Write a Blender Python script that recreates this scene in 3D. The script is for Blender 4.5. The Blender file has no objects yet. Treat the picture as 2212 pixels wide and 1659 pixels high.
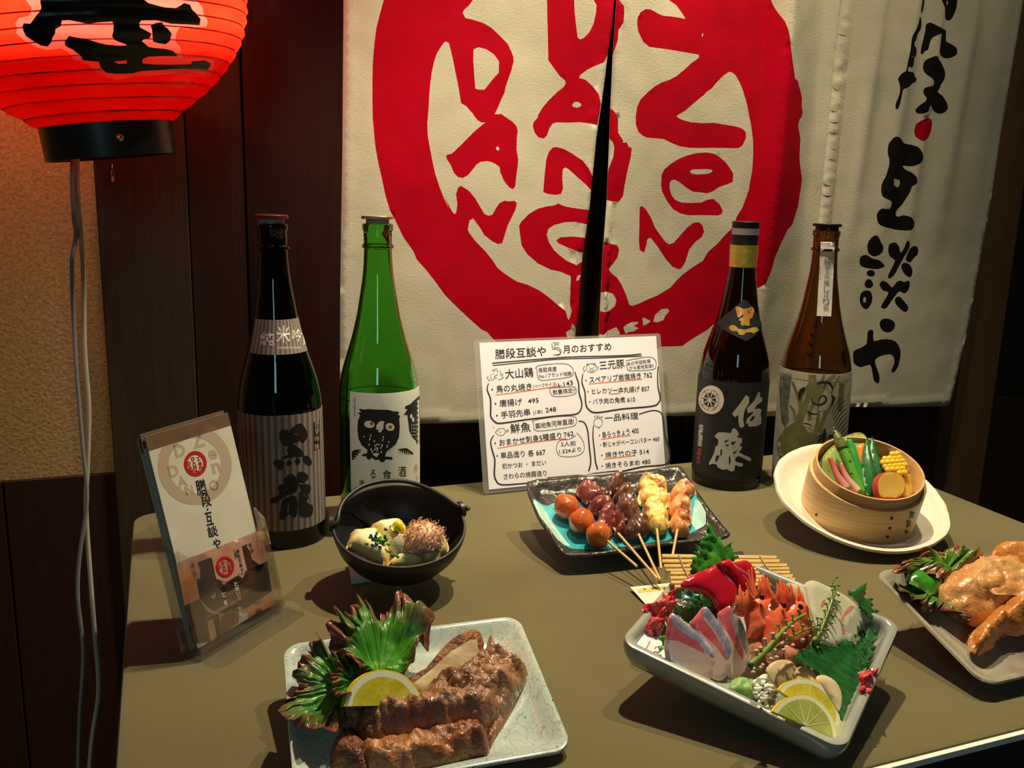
import bpy, bmesh, math, random
import numpy as np
from mathutils import Vector, Matrix, noise
from mathutils.geometry import delaunay_2d_cdt

scene = bpy.context.scene
COL = scene.collection
random.seed(7)

# ------------------------------------------------------------------ camera, light, exposure
IMW, IMH, FPX = 2212, 1659, 1950.0
TABLE = 0.80                       # height of the table top
EYE = Vector((0.0, 0.0, TABLE + 0.432))
YAW, PITCH, ROLL = [math.radians(a) for a in (21.25, 12.12, -1.59)]
_f = Vector((math.sin(YAW) * math.cos(PITCH), math.cos(YAW) * math.cos(PITCH), -math.sin(PITCH)))
_r = Vector((math.cos(YAW), -math.sin(YAW), 0.0))
_d = _f.cross(_r)
RIGHT = _r * math.cos(ROLL) + _d * math.sin(ROLL)
DOWN = -_r * math.sin(ROLL) + _d * math.cos(ROLL)
cam_data = bpy.data.cameras.new('camera')
cam = bpy.data.objects.new('camera', cam_data)
COL.objects.link(cam)
cam.matrix_world = Matrix.Translation(EYE) @ Matrix((RIGHT, -DOWN, -_f)).transposed().to_4x4()
cam_data.sensor_fit = 'HORIZONTAL'
cam_data.sensor_width = 36.0
cam_data.lens = 36.0 * FPX / IMW
cam_data.clip_start = 0.02
scene.camera = cam

world = bpy.data.worlds.new('room_air')
scene.world = world
world.use_nodes = True
world.node_tree.nodes['Background'].inputs[0].default_value = (1.0, 0.82, 0.62, 1)
world.node_tree.nodes['Background'].inputs[1].default_value = 0.028
scene.view_settings.view_transform = 'Standard'
scene.view_settings.look = 'None'
scene.view_settings.exposure = 0.0
scene.view_settings.gamma = 1.0
scene.view_settings.use_curve_mapping = False
scene.cycles.max_bounces = 10
scene.cycles.transmission_bounces = 10
scene.cycles.transparent_max_bounces = 12
scene.cycles.caustics_reflective = False
scene.cycles.caustics_refractive = False

def spot(loc, target, power, color, size, angle, blend=0.6):
    l = bpy.data.lights.new('ceiling_spot', 'SPOT')
    l.energy = power; l.color = color; l.shadow_soft_size = size
    l.spot_size = math.radians(angle); l.spot_blend = blend
    o = bpy.data.objects.new('ceiling_spot', l); COL.objects.link(o)
    o.location = loc
    o.rotation_euler = (Vector(target) - Vector(loc)).to_track_quat('-Z', 'Y').to_euler()
    return o
WARM = (1.0, 0.85, 0.56)
spot((0.62, 1.06, 2.25), (0.60, 0.98, 0.8), 92, WARM, 0.018, 78, 0.75)
spot((1.02, 1.00, 2.35), (0.70, 0.86, 0.8), 46, WARM, 0.018, 80, 0.7)
spot((0.05, 0.55, 2.25), (0.46, 1.27, 1.00), 62, (1.0, 0.86, 0.62), 0.03, 34, 1.0)
spot((-0.55, 0.75, 2.3), (-0.22, 1.34, 1.30), 20, (1.0, 0.70, 0.34), 0.03, 50, 1.0)
spot((1.30, 0.92, 2.35), (1.20, 1.27, 1.35), 15, WARM, 0.03, 46, 1.0)
# cool shop front light far behind the viewer, it shows only as small glints on the bottles
al = bpy.data.lights.new('street_light', 'AREA'); al.shape = 'RECTANGLE'; al.size = 0.35; al.size_y = 0.9
al.energy = 7; al.color = (0.45, 0.85, 1.0)
ao = bpy.data.objects.new('street_light', al); COL.objects.link(ao); ao.location = (-0.9, -2.4, 2.0)
ao.rotation_euler = (Vector((0.4, 1.0, 1.0)) - ao.location).to_track_quat('-Z', 'Y').to_euler()

# ------------------------------------------------------------------ pixel of the photograph -> point on a real surface
def ray(p):
    return (RIGHT * ((p[0] - IMW / 2) / FPX) + DOWN * ((p[1] - IMH / 2) / FPX) + _f)
def on_z(p, h=0.0):                # h above the table
    v = ray(p); return EYE + v * ((TABLE + h - EYE.z) / v.z)
def on_y(p, y):
    v = ray(p); return EYE + v * (y / v.y)
def to_px(P):
    q = Vector(P) - EYE; z = q.dot(_f)
    return (IMW / 2 + FPX * q.dot(RIGHT) / z, IMH / 2 + FPX * q.dot(DOWN) / z)

class Plane:
    """local frame: x along, y up/back, z out of the face"""
    def __init__(s, c, yaw=0, tilt=0, roll=0, spin=0):
        s.c = Vector(c)
        s.R = (Matrix.Rotation(math.radians(yaw), 3, 'Z') @ Matrix.Rotation(math.radians(tilt), 3, 'X')
               @ Matrix.Rotation(math.radians(roll), 3, 'Y') @ Matrix.Rotation(math.radians(spin), 3, 'Z'))
        s.n = s.R @ Vector((0, 0, 1))
    def loc(s, p, h=0.0):          # pixel -> local 2d
        v = ray(p); t = (s.c + s.n * h - EYE).dot(s.n) / v.dot(s.n)
        q = s.R.transposed() @ (EYE + v * t - s.c)
        return (q.x, q.y)
    def locs(s, pts, h=0.0):
        return [s.loc(p, h) for p in pts]
    def pt(s, x, y, z=0.0):
        return s.c + s.R @ Vector((x, y, z))
    def hit(s, p, h=0.0):
        return s.pt(*s.loc(p, h), h)
    def at(s, p, h=0.0, **k):      # a new plane whose origin lies on this one
        return Plane(s.hit(p, h), **k)

def Z(x0, y0, sc, pts):
    return [(x0 + a / sc, y0 + b / sc) for a, b in pts]

def sm(pts, n=3, closed=True):     # Catmull-Rom
    out = []; k = len(pts)
    rng = range(k) if closed else range(k - 1)
    for i in rng:
        if closed: p = [pts[(i + j) % k] for j in (-1, 0, 1, 2)]
        else: p = [pts[max(0, min(k - 1, i + j))] for j in (-1, 0, 1, 2)]
        for t in [j / n for j in range(n)]:
            out.append(tuple(0.5 * ((2 * p[1][c]) + (-p[0][c] + p[2][c]) * t + (2 * p[0][c] - 5 * p[1][c] + 4 * p[2][c] - p[3][c]) * t * t
                       + (-p[0][c] + 3 * p[1][c] - 3 * p[2][c] + p[3][c]) * t ** 3) for c in range(len(pts[0]))))
    if not closed: out.append(tuple(pts[-1]))
    return out

# ------------------------------------------------------------------ materials
MATS = {}
def mat(name, col, rough=0.6, col2=None, nscale=40, bump=0.0, bscale=None, metal=0.0, trans=0.0, ior=1.45, coat=0.0,
        sss=0.0, spec=0.5, detail=5, c3=None, ramp=(0.35, 0.65), stretch=None, sheen=0.0, alpha=1.0, wave=None):
    if name in MATS: return MATS[name]
    m = bpy.data.materials.new(name); m.use_nodes = True; MATS[name] = m
    nt = m.node_tree; N = nt.nodes; L = nt.links; b = N['Principled BSDF']
    def c4(c): return (c[0], c[1], c[2], 1)
    b.inputs['Base Color'].default_value = c4(col)
    b.inputs['Roughness'].default_value = rough
    b.inputs['Metallic'].default_value = metal
    b.inputs['Transmission Weight'].default_value = trans
    b.inputs['IOR'].default_value = ior
    b.inputs['Coat Weight'].default_value = coat
    b.inputs['Coat Roughness'].default_value = 0.12
    b.inputs['Specular IOR Level'].default_value = spec
    b.inputs['Sheen Weight'].default_value = sheen
    b.inputs['Alpha'].default_value = alpha
    if sss:
        b.inputs['Subsurface Weight'].default_value = sss
        b.inputs['Subsurface Radius'].default_value = (1, 0.5, 0.3)
        b.inputs['Subsurface Scale'].default_value = 0.004
    tc = N.new('ShaderNodeTexCoord'); mp = N.new('ShaderNodeMapping')
    L.new(tc.outputs['Object'], mp.inputs[0])
    if stretch: mp.inputs['Scale'].default_value = stretch
    if col2 is not None:
        n = N.new('ShaderNodeTexNoise'); n.inputs['Scale'].default_value = nscale; n.inputs['Detail'].default_value = detail
        L.new(mp.outputs[0], n.inputs['Vector'])
        r = N.new('ShaderNodeValToRGB'); r.color_ramp.elements[0].position = ramp[0]; r.color_ramp.elements[1].position = ramp[1]
        r.color_ramp.elements[0].color = c4(col); r.color_ramp.elements[1].color = c4(col2)
        if c3 is not None:
            e = r.color_ramp.elements.new(min(0.98, ramp[1] + 0.12)); e.color = c4(c3)
        L.new(n.outputs['Fac'], r.inputs[0]); L.new(r.outputs[0], b.inputs['Base Color'])
    if bump:
        n2 = N.new('ShaderNodeTexNoise'); n2.inputs['Scale'].default_value = bscale or nscale; n2.inputs['Detail'].default_value = 4
        L.new(mp.outputs[0], n2.inputs['Vector'])
        bp = N.new('ShaderNodeBump'); bp.inputs['Strength'].default_value = 1.0; bp.inputs['Distance'].default_value = bump
        L.new(n2.outputs['Fac'], bp.inputs['Height']); L.new(bp.outputs[0], b.inputs['Normal'])
        if coat: L.new(bp.outputs[0], b.inputs['Coat Normal'])
    return m

def attr_mat(name, stops, rough=0.5, bump=0.0, bscale=300, coat=0.0, sss=0.0, nscale=80, namp=0.25, trans=0.0, spec=0.5):
    """colour from the surface's own attribute 't' (0..1) through a ramp, broken up by noise"""
    m = mat(name, stops[0][1], rough, bump=bump, bscale=bscale, coat=coat, sss=sss, spec=spec)
    nt = m.node_tree; N = nt.nodes; L = nt.links; b = N['Principled BSDF']
    a = N.new('ShaderNodeAttribute'); a.attribute_name = 't'
    n = N.new('ShaderNodeTexNoise'); n.inputs['Scale'].default_value = nscale; n.inputs['Detail'].default_value = 4
    tc = N.new('ShaderNodeTexCoord'); L.new(tc.outputs['Object'], n.inputs['Vector'])
    ma = N.new('ShaderNodeMath'); ma.operation = 'MULTIPLY_ADD'; ma.inputs[1].default_value = namp
    L.new(n.outputs['Fac'], ma.inputs[0])
    sub = N.new('ShaderNodeMath'); sub.operation = 'SUBTRACT'; sub.inputs[1].default_value = namp * 0.5
    L.new(a.outputs['Fac'], sub.inputs[0]); L.new(sub.outputs[0], ma.inputs[2])
    r = N.new('ShaderNodeValToRGB'); els = r.color_ramp.elements
    while len(els) < len(stops): els.new(0.5)
    for e, (p, c) in zip(els, stops): e.position = p; e.color = (c[0], c[1], c[2], 1)
    L.new(ma.outputs[0], r.inputs[0]); L.new(r.outputs[0], b.inputs['Base Color'])
    return m

# ------------------------------------------------------------------ objects
BASE = {}
def props(o, label=None, cat=None, group=None, kind=None):
    for k, v in (('label', label), ('category', cat), ('group', group), ('kind', kind)):
        if v: o[k] = v
    return o
def thing(name, label, cat, base, group=None):
    o = bpy.data.objects.new(name, None); COL.objects.link(o)
    o.location = base; o.empty_display_size = 0.01; BASE[o.name] = Vector(base)
    return props(o, label, cat, group)
def link_mesh(name, me, mats, parent=None, smooth=True, base=None):
    b = BASE[parent.name] if parent is not None else Vector(base if base is not None else (0, 0, 0))
    me.transform(Matrix.Translation(-b))
    for m in (mats if isinstance(mats, (list, tuple)) else [mats]): me.materials.append(m)
    if smooth: me.polygons.foreach_set('use_smooth', [True] * len(me.polygons))
    o = bpy.data.objects.new(name, me); COL.objects.link(o)
    if parent is not None: o.parent = parent
    else: o.location = b
    BASE[o.name] = b
    me.update()
    return o
def pydata(verts, faces, midx=None, t=None):
    me = bpy.data.meshes.new('mesh'); me.from_pydata([tuple(v) for v in verts], [], faces); me.update()
    if midx is not None: me.polygons.foreach_set('material_index', midx)
    if t is not None:
        a = me.attributes.new('t', 'FLOAT', 'POINT'); a.data.foreach_set('value', [float(x) for x in t])
    return me
def mesh(name, verts, faces, mats, parent=None, smooth=True, base=None, midx=None, t=None, sharp=None):
    me = pydata(verts, faces, midx, t)
    o = link_mesh(name, me, mats, parent, smooth, base)
    if sharp: me.set_sharp_from_angle(angle=math.radians(sharp))
    return o
def centroid(vs):
    c = Vector((0, 0, 0))
    for v in vs: c += Vector(v)
    return c / len(vs)

class MB:                          # collects simple shapes into one mesh
    def __init__(s): s.v = []; s.f = []; s.m = []
    def add(s, v, f, m=0):
        o = len(s.v); s.v += [Vector(x) for x in v]; s.f += [tuple(i + o for i in q) for q in f]; s.m += [m] * len(f); return s
    def box(s, a, b, R=None, c=None, m=0):
        v = [Vector((x, y, z)) for z in (a[2], b[2]) for y in (a[1], b[1]) for x in (a[0], b[0])]
        if R is not None: v = [c + R @ x for x in v]
        return s.add(v, [(0, 2, 3, 1), (4, 5, 7, 6), (0, 1, 5, 4), (2, 6, 7, 3), (0, 4, 6, 2), (1, 3, 7, 5)], m)
    def tube(s, pts, r, seg=8, m=0, cap=True):
        pts = [Vector(p) for p in pts]; n = len(pts)
        rs = r if isinstance(r, (list, tuple)) else [r] * n
        t0 = (pts[1] - pts[0]).normalized()
        u = t0.orthogonal().normalized(); V = []
        for i, p in enumerate(pts):
            t = (pts[min(i + 1, n - 1)] - pts[max(i - 1, 0)]).normalized()
            u = (u - t * u.dot(t)).normalized(); w = t.cross(u)
            V += [p + (u * math.cos(2 * math.pi * k / seg) + w * math.sin(2 * math.pi * k / seg)) * rs[i] for k in range(seg)]
        F = [(i * seg + k, i * seg + (k + 1) % seg, (i + 1) * seg + (k + 1) % seg, (i + 1) * seg + k) for i in range(n - 1) for k in range(seg)]
        if cap: F += [tuple(range(seg))[::-1], tuple((n - 1) * seg + k for k in range(seg))]
        return s.add(V, F, m)
    def loft(s, rings, closed=False, cap=(True, True), m=0):
        n = len(rings[0]); V = [v for r in rings for v in r]; k = len(rings)
        F = [(i * n + j, i * n + (j + 1) % n, ((i + 1) % k) * n + (j + 1) % n, ((i + 1) % k) * n + j)
             for i in range(k if closed else k - 1) for j in range(n)]
        if not closed:
            if cap[0]: F.append(tuple(range(n))[::-1])
            if cap[1]: F.append(tuple((k - 1) * n + j for j in range(n)))
        return s.add(V, F, m)
    def build(s, name, mats, parent=None, smooth=False, base=None, sharp=None, t=None):
        return mesh(name, s.v, s.f, mats, parent, smooth, base, midx=s.m, sharp=sharp, t=t)

def pip(X, Y, poly):               # vectorised point in polygon
    inside = np.zeros(len(X), bool); n = len(poly)
    for i in range(n):
        x1, y1 = poly[i]; x2, y2 = poly[(i + 1) % n]
        if y1 == y2: continue
        c = ((y1 > Y) != (y2 > Y)) & (X < (x2 - x1) * (Y - y1) / (y2 - y1) + x1)
        inside ^= c
    return inside
def edge_dist(X, Y, poly):
    d = np.full(len(X), 1e9)
    for i in range(len(poly)):
        x1, y1 = poly[i]; x2, y2 = poly[(i + 1) % len(poly)]
        dx, dy = x2 - x1, y2 - y1; l = dx * dx + dy * dy + 1e-18
        t = np.clip(((X - x1) * dx + (Y - y1) * dy) / l, 0, 1)
        d = np.minimum(d, np.hypot(X - x1 - t * dx, Y - y1 - t * dy))
    return d
def resample(poly, sp):
    out = []; n = len(poly)
    for i in range(n):
        a, b = poly[i], poly[(i + 1) % n]; l = math.hypot(b[0] - a[0], b[1] - a[1]); k = max(1, int(l / sp))
        out += [(a[0] + (b[0] - a[0]) * j / k, a[1] + (b[1] - a[1]) * j / k) for j in range(k)]
    return out

def tess(outline, sp, paints=(), keep_min=True):
    """triangulated region; returns X, Y (np), tris, material per tri, boundary-distance"""
    out = resample(outline, sp)
    xs = [p[0] for p in out]; ys = [p[1] for p in out]
    x0, x1, y0, y1 = min(xs), max(xs), min(ys), max(ys)
    gx, gy = np.meshgrid(np.arange(x0 + sp * .5, x1, sp), np.arange(y0 + sp * .5, y1, sp))
    gx = gx.astype(float); gx[1::2] += sp * 0.5
    gx = gx.ravel(); gy = gy.ravel()
    k = pip(gx, gy, out); gx, gy = gx[k], gy[k]
    k = edge_dist(gx, gy, out) > sp * 0.45; gx, gy = gx[k], gy[k]
    verts = list(out); edges = [(i, (i + 1) % len(out)) for i in range(len(out))]
    for _, poly in paints:
        q = resample(poly, sp); o = len(verts); verts += q
        edges += [(o + i, o + (i + 1) % len(q)) for i in range(len(q))]
    verts += list(zip(gx.tolist(), gy.tolist()))
    # scale for numerical comfort
    S = 1.0 / max(x1 - x0, y1 - y0)
    vv = [Vector(((a - x0) * S, (b - y0) * S)) for a, b in verts]
    rv, re, rf, ov, oe, of = delaunay_2d_cdt(vv, edges, [], 0, 1e-6)
    X = np.array([v[0] / S + x0 for v in rv]); Y = np.array([v[1] / S + y0 for v in rv])
    T = np.array([list(f) for f in rf if len(f) == 3])
    cx = X[T].mean(1); cy = Y[T].mean(1)
    k = pip(cx, cy, out); T = T[k]; cx = cx[k]; cy = cy[k]
    M = np.zeros(len(T), int)
    for mi, poly in paints:
        M[pip(cx, cy, poly)] = mi
    used = np.unique(T); remap = -np.ones(len(X), int); remap[used] = np.arange(len(used))
    X, Y, T = X[used], Y[used], remap[T]
    # counter-clockwise
    a = (X[T[:, 1]] - X[T[:, 0]]) * (Y[T[:, 2]] - Y[T[:, 0]]) - (X[T[:, 2]] - X[T[:, 0]]) * (Y[T[:, 1]] - Y[T[:, 0]])
    T[a < 0] = T[a < 0][:, ::-1]
    return X, Y, T, M, edge_dist(X, Y, out)

def sheet(name, outline, sp, top, mats, parent=None, paints=(), bottom=None, base=None, smooth=True, side_mat=0, tfun=None, sharp=60, bot_mat=None):
    """top(x,y,d)->Vector, bottom(x,y,d)->Vector or None; one watertight body when bottom is given"""
    X, Y, T, M, D = tess(outline, sp, paints)
    V = [top(x, y, d) for x, y, d in zip(X, Y, D)]; F = [tuple(map(int, t)) for t in T]; MI = M.tolist(); n = len(V)
    tv = [tfun(x, y, d) for x, y, d in zip(X, Y, D)] if tfun else None
    if bottom:
        V += [bottom(x, y, d) for x, y, d in zip(X, Y, D)]
        F += [tuple(i + n for i in f[::-1]) for f in F[:len(T)]]
        MI += (MI[:len(T)] if bot_mat is None else [bot_mat] * len(T))
        cnt = {}
        for f in F[:len(T)]:
            for a, b in ((f[0], f[1]), (f[1], f[2]), (f[2], f[0])): cnt[(a, b)] = 1
        for (a, b) in list(cnt):
            if (b, a) not in cnt: F.append((b, a, a + n, b + n)); MI.append(side_mat)
        if tv: tv += tv
    return mesh(name, V, F, mats, parent, smooth, base, midx=MI, t=tv, sharp=sharp)

def pillow(name, pts, P, h, mat_, parent=None, sp=0.004, rough=0.0, nsc=60, thick=0.002, edge=0.012, lift=0.0, paints=(), tfun=None,
           px=True, smooth_n=2, bend=None, label=None, cat=None, group=None, power=0.5, kind=None):
    """organic body with a traced outline: domes towards +z of plane P"""
    pl = P.locs(pts, lift) if px else list(pts)
    if smooth_n > 1: pl = sm(pl, smooth_n)
    sd = random.uniform(0, 50)
    def prof(d): return min(1.0, d / edge) ** power
    def top(x, y, d):
        k = prof(d); nz = noise.fractal(Vector((x * nsc + sd, y * nsc, sd)), 0.7, 2.1, 4) * rough * min(1, d / edge * 2 + 0.15)
        b = bend(x, y) if bend else 0
        return P.pt(x, y, lift + h * k + nz + b)
    def bot(x, y, d):
        k = prof(d); b = bend(x, y) if bend else 0
        return P.pt(x, y, lift - thick * k + b)
    pp = [(mi, [P.loc(q, lift) for q in poly]) for mi, poly in paints] if px else paints
    base = None
    if parent is None: base = P.pt(*[sum(c) / len(pl) for c in zip(*pl)], lift)
    o = sheet(name, pl, sp, top, mat_, parent, pp, bot, base=base, tfun=tfun, sharp=None)
    return props(o, label, cat, group, kind)

def slab(name, pts, P, th, mat_, parent=None, sp=0.004, bev=0.0015, bend=None, paints=(), label=None, cat=None, group=None, smooth_n=2,
         lift=0.0, tfun=None, px=True, side_mat=0, rough=0.0, nsc=80):
    """flat slice with a traced outline, thickness th behind its face, softly rounded edge"""
    pl = P.locs(pts, lift) if px else list(pts)
    if smooth_n > 1: pl = sm(pl, smooth_n)
    sd = random.uniform(0, 50)
    def top(x, y, d):
        e = max(0.0, 1 - d / bev); b = bend(x, y) if bend else 0
        nz = noise.noise(Vector((x * nsc + sd, y * nsc, sd))) * rough if rough else 0
        return P.pt(x, y, lift - bev * e * e * 0.7 + b + nz)
    def bot(x, y, d):
        e = max(0.0, 1 - d / bev); b = bend(x, y) if bend else 0
        return P.pt(x, y, lift - th + bev * e * e * 0.7 + b)
    pp = [(mi, [P.loc(q, lift) for q in poly]) for mi, poly in paints] if px else paints
    base = None
    if parent is None: base = P.pt(*[sum(c) / len(pl) for c in zip(*pl)], lift)
    o = sheet(name, pl, sp, top, mat_, parent, pp, bot, base=base, tfun=tfun, side_mat=side_mat, sharp=50)
    return props(o, label, cat, group)

# ------------------------------------------------------------------ lettering
_GL = {}
def glyphs(s, bold=0.0):
    """outline text with the built-in font -> (verts2d, tris) in em units, centred"""
    key = (s, bold)
    if key in _GL: return _GL[key]
    c = bpy.data.curves.new('lettering', 'FONT'); c.body = s; c.size = 1.0; c.offset = bold; c.resolution_u = 3
    o = bpy.data.objects.new('lettering', c); COL.objects.link(o)
    bpy.context.view_layer.update()
    me = o.to_mesh()
    v = [(p.co.x, p.co.y) for p in me.vertices]; me.calc_loop_triangles()
    f = [tuple(t.vertices) for t in me.loop_triangles]
    o.to_mesh_clear(); bpy.data.objects.remove(o); bpy.data.curves.remove(c)
    if v:
        xs = [a for a, b in v]; ys = [b for a, b in v]
        bx = (min(xs), max(xs), min(ys), max(ys))
    else: bx = (0, 1, 0, 1)
    _GL[key] = (v, f, bx); return _GL[key]

class Decal:
    """flat print: shapes given in photograph pixels, laid on a real surface by hit(px)->(point, normal)"""
    def __init__(s, hit, off=0.0003, cut=0): s.hit = hit; s.off = off; s.cut = cut; s.v = []; s.f = []; s.m = []
    def tri(s, v, f, m=0):
        if s.cut:
            bm = bmesh.new(); bv = [bm.verts.new((a, b, 0)) for a, b in v]
            for q in f:
                try: bm.faces.new([bv[i] for i in q])
                except Exception: pass
            xs = [a for a, b in v]; ys = [b for a, b in v]
            x = min(xs) + s.cut
            while x < max(xs):
                bmesh.ops.bisect_plane(bm, geom=bm.verts[:] + bm.edges[:] + bm.faces[:], plane_co=(x, 0, 0), plane_no=(1, 0, 0)); x += s.cut
            y = min(ys) + s.cut * 2
            while y < max(ys):
                bmesh.ops.bisect_plane(bm, geom=bm.verts[:] + bm.edges[:] + bm.faces[:], plane_co=(0, y, 0), plane_no=(0, 1, 0)); y += s.cut * 2
            bm.verts.index_update()
            v = [(q.co.x, q.co.y) for q in bm.verts]; f = [tuple(w.index for w in q.verts) for q in bm.faces]; bm.free()
        o = len(s.v)
        for p in v:
            P, n = s.hit(p); s.v.append(P + n * (s.off * (1 + 0.35 * m)))
        s.f += [tuple(i + o for i in q) for q in f]; s.m += [m] * len(f); return s
    def poly(s, pts, m=0, sp=9, smooth_n=1):
        if smooth_n > 1: pts = sm(pts, smooth_n)
        X, Y, T, _, _ = tess(pts, sp)
        t = s.cut; s.cut = 0; s.tri(list(zip(X, Y)), [tuple(map(int, q)) for q in T], m); s.cut = t; return s
    def stroke(s, pts, w, m=0, smooth_n=3):
        if len(pts) > 2 and smooth_n > 1: pts = sm(pts, smooth_n, False)
        n = len(pts); ws = w if isinstance(w, (list, tuple)) else [w, w]
        V = []; F = []
        for i, p in enumerate(pts):
            a = pts[max(0, i - 1)]; b = pts[min(n - 1, i + 1)]
            dx, dy = b[0] - a[0], b[1] - a[1]; l = math.hypot(dx, dy) + 1e-9
            k = i / max(1, n - 1) * (len(ws) - 1); j = min(int(k), len(ws) - 2); ww = (ws[j] * (1 - (k - j)) + ws[j + 1] * (k - j)) / 2
            V += [(p[0] - dy / l * ww, p[1] + dx / l * ww), (p[0] + dy / l * ww, p[1] - dx / l * ww)]
            if i: F.append((2 * i - 2, 2 * i - 1, 2 * i + 1, 2 * i))
        return s.tri(V, F, m)
    def text(s, body, a, b, h, m=0, bold=0.0, shear=0.0):
        """body between baseline pixels a and b, em height h px"""
        v, f, bx = glyphs(body, bold)
        if not v: return s
        L = math.hypot(b[0] - a[0], b[1] - a[1]); ux, uy = (b[0] - a[0]) / L, (b[1] - a[1]) / L
        sx = L / (bx[1] - bx[0])
        out = [(a[0] + ux * (x - bx[0]) * sx + uy * y * h, a[1] + uy * (x - bx[0]) * sx - ux * y * h) for x, y in v]
        return s.tri(out, f, m)
    def char(s, ch, c, w, h, m=0, bold=0.0, rot=0.0, wob=0.0):
        v, f, bx = glyphs(ch, bold)
        if not v: return s
        cx, cy = (bx[0] + bx[1]) / 2, (bx[2] + bx[3]) / 2; gw = bx[1] - bx[0]; gh = bx[3] - bx[2]
        cr, sr = math.cos(math.radians(rot)), math.sin(math.radians(rot)); out = []
        for x, y in v:
            X = (x - cx) / gw * w; Y = -(y - cy) / gh * h
            if wob: 
                q = noise.noise_vector(Vector((x * 7, y * 7, ord(ch[0]) * .37))); X += q.x * wob; Y += q.y * wob
            out.append((c[0] + X * cr - Y * sr, c[1] + X * sr + Y * cr))
        return s.tri(out, f, m)
    def build(s, name, mats, parent, label=None):
        o = mesh(name, s.v, s.f, mats, parent, True, midx=s.m, base=None)
        if label: o['label'] = label
        return o
def plane_hit(P, h=0.0): return lambda p: (P.hit(p, h), P.n)
# ------------------------------------------------------------------ the room
WALL = 1.34
wood_dark = mat('dark_wood', (0.034, 0.012, 0.006), 0.5, (0.044, 0.016, 0.008), 22, bump=0.00015, bscale=60, stretch=(14, 14, 0.5), spec=0.3)
wood_post = mat('post_wood', (0.044, 0.026, 0.012), 0.5, (0.060, 0.036, 0.018), 22, bump=0.00015, bscale=60, stretch=(14, 14, 0.5), spec=0.3)
wood_side = mat('frame_wood', (0.14, 0.07, 0.025), 0.5, (0.17, 0.088, 0.034), 22, stretch=(14, 14, 0.5), spec=0.3)
plaster = mat('plaster', (0.42, 0.27, 0.10), 0.9, (0.58, 0.40, 0.17), 230, bump=0.0012, bscale=220, ramp=(0.35, 0.6))
black = mat('black_gap', (0.006, 0.005, 0.005), 0.6)

def wx(px, py=500): return on_y((px, py), WALL).x
def wz(px, py): return on_y((px, py), WALL).z
def board(name, x0, x1, z0, z1, m, depth, parent, front=WALL, bev=0.0015):
    mb = MB(); y0, y1 = front - depth, front + 0.03
    b = bev
    ring = [(x0, y0 + b), (x0 + b, y0), (x1 - b, y0), (x1, y0 + b), (x1, y1), (x0, y1)]
    mb.loft([[Vector((x, y, z)) for x, y in ring] for z in (z0, z1)])
    return mb.build(name, m, parent)
w = mesh('wall_back', [(-1.2, WALL + 0.02, 0), (2.9, WALL + 0.02, 0), (2.9, WALL + 0.02, 2.6), (-1.2, WALL + 0.02, 2.6),
                       (-1.2, WALL + 0.12, 0), (2.9, WALL + 0.12, 0), (2.9, WALL + 0.12, 2.6), (-1.2, WALL + 0.12, 2.6)],
         [(0, 1, 2, 3), (7, 6, 5, 4), (0, 4, 5, 1), (3, 2, 6, 7), (0, 3, 7, 4), (1, 5, 6, 2)], black, smooth=False)
w['kind'] = 'structure'
zs = wz(120, 1028)
xa, xb, xc = wx(213), wx(408), wx(533)
o = board('plaster_panel', -1.15, xa + 0.004, zs - 0.002, 2.55, plaster, 0.0, w, WALL + 0.004); o['label'] = 'sand coloured textured plaster field of the wall'
k = 0
for a, b in ((-1.15, -0.62), (-0.62, -0.218), (-0.218, xa + 0.004)):
    board('wainscot_panel', a + 0.001, b - 0.001, 0.0, zs - 0.002, wood_post if k == 5 else wood_dark, 0.006, w)
    k += 1
board('post', xa, xb, 0.0, 2.55, wood_post, 0.012, w)['label'] = 'brown wooden post beside the plaster'
board('post', xb + 0.001, xc - 0.002, 0.0, 2.55, wood_dark, 0.004, w)
x = xc
while x < 1.45:
    x2 = min(x + 0.245, 1.455)
    board('wall_panel', x + 0.001, x2 - 0.001, 0.0, 2.55, wood_dark, 0.0, w)
    x = x2
xr = on_y((2150, 640), WALL).x
board('post', 1.456, xr, 0.0, 2.55, wood_side, 0.03, w)['label'] = 'brown door post right of the cloth'
board('wall_panel', xr + 0.001, 2.85, 0.0, on_y((2150, 857), WALL).z, wood_dark, 0.006, w)
board('wall_panel', xr + 0.001, 2.85, on_y((2150, 857), WALL).z + 0.002, 2.55, black, -0.004, w)  # flat black sheet standing in for the unlit opening beyond the post
fl = MB().box((-1.2, -1.6, -0.05), (2.9, WALL + 0.12, 0)).build('floor', mat('floor_stone', (0.03, 0.028, 0.026), 0.6, (0.06, 0.055, 0.05), 20))
fl['kind'] = 'structure'
# small hook on the post under the lantern
hk = on_y((243, 362), WALL - 0.014)
o = thing('wall_hook', 'tiny metal hook screwed into the brown post below the lantern', 'hook', hk)
mb = MB(); mb.tube([hk + Vector((0, 0.004, 0.004)), hk + Vector((0, -0.006, 0.004)), hk + Vector((0, -0.008, -0.004)), hk + Vector((0, -0.004, -0.01)), hk + Vector((0, 0.001, -0.008))], 0.0011, 8)
mb.build('hook', mat('dull_steel', (0.35, 0.3, 0.26), 0.4, metal=1), o, True)
mb = MB(); q = on_y((243, 378), WALL - 0.014); mb.box((-0.0018, -0.0006, -0.008), (0.0018, 0.0006, 0.006), Matrix.Identity(3), q)
mb.build('tag', mat('tag_paper', (0.5, 0.42, 0.36), 0.7), o)

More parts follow.
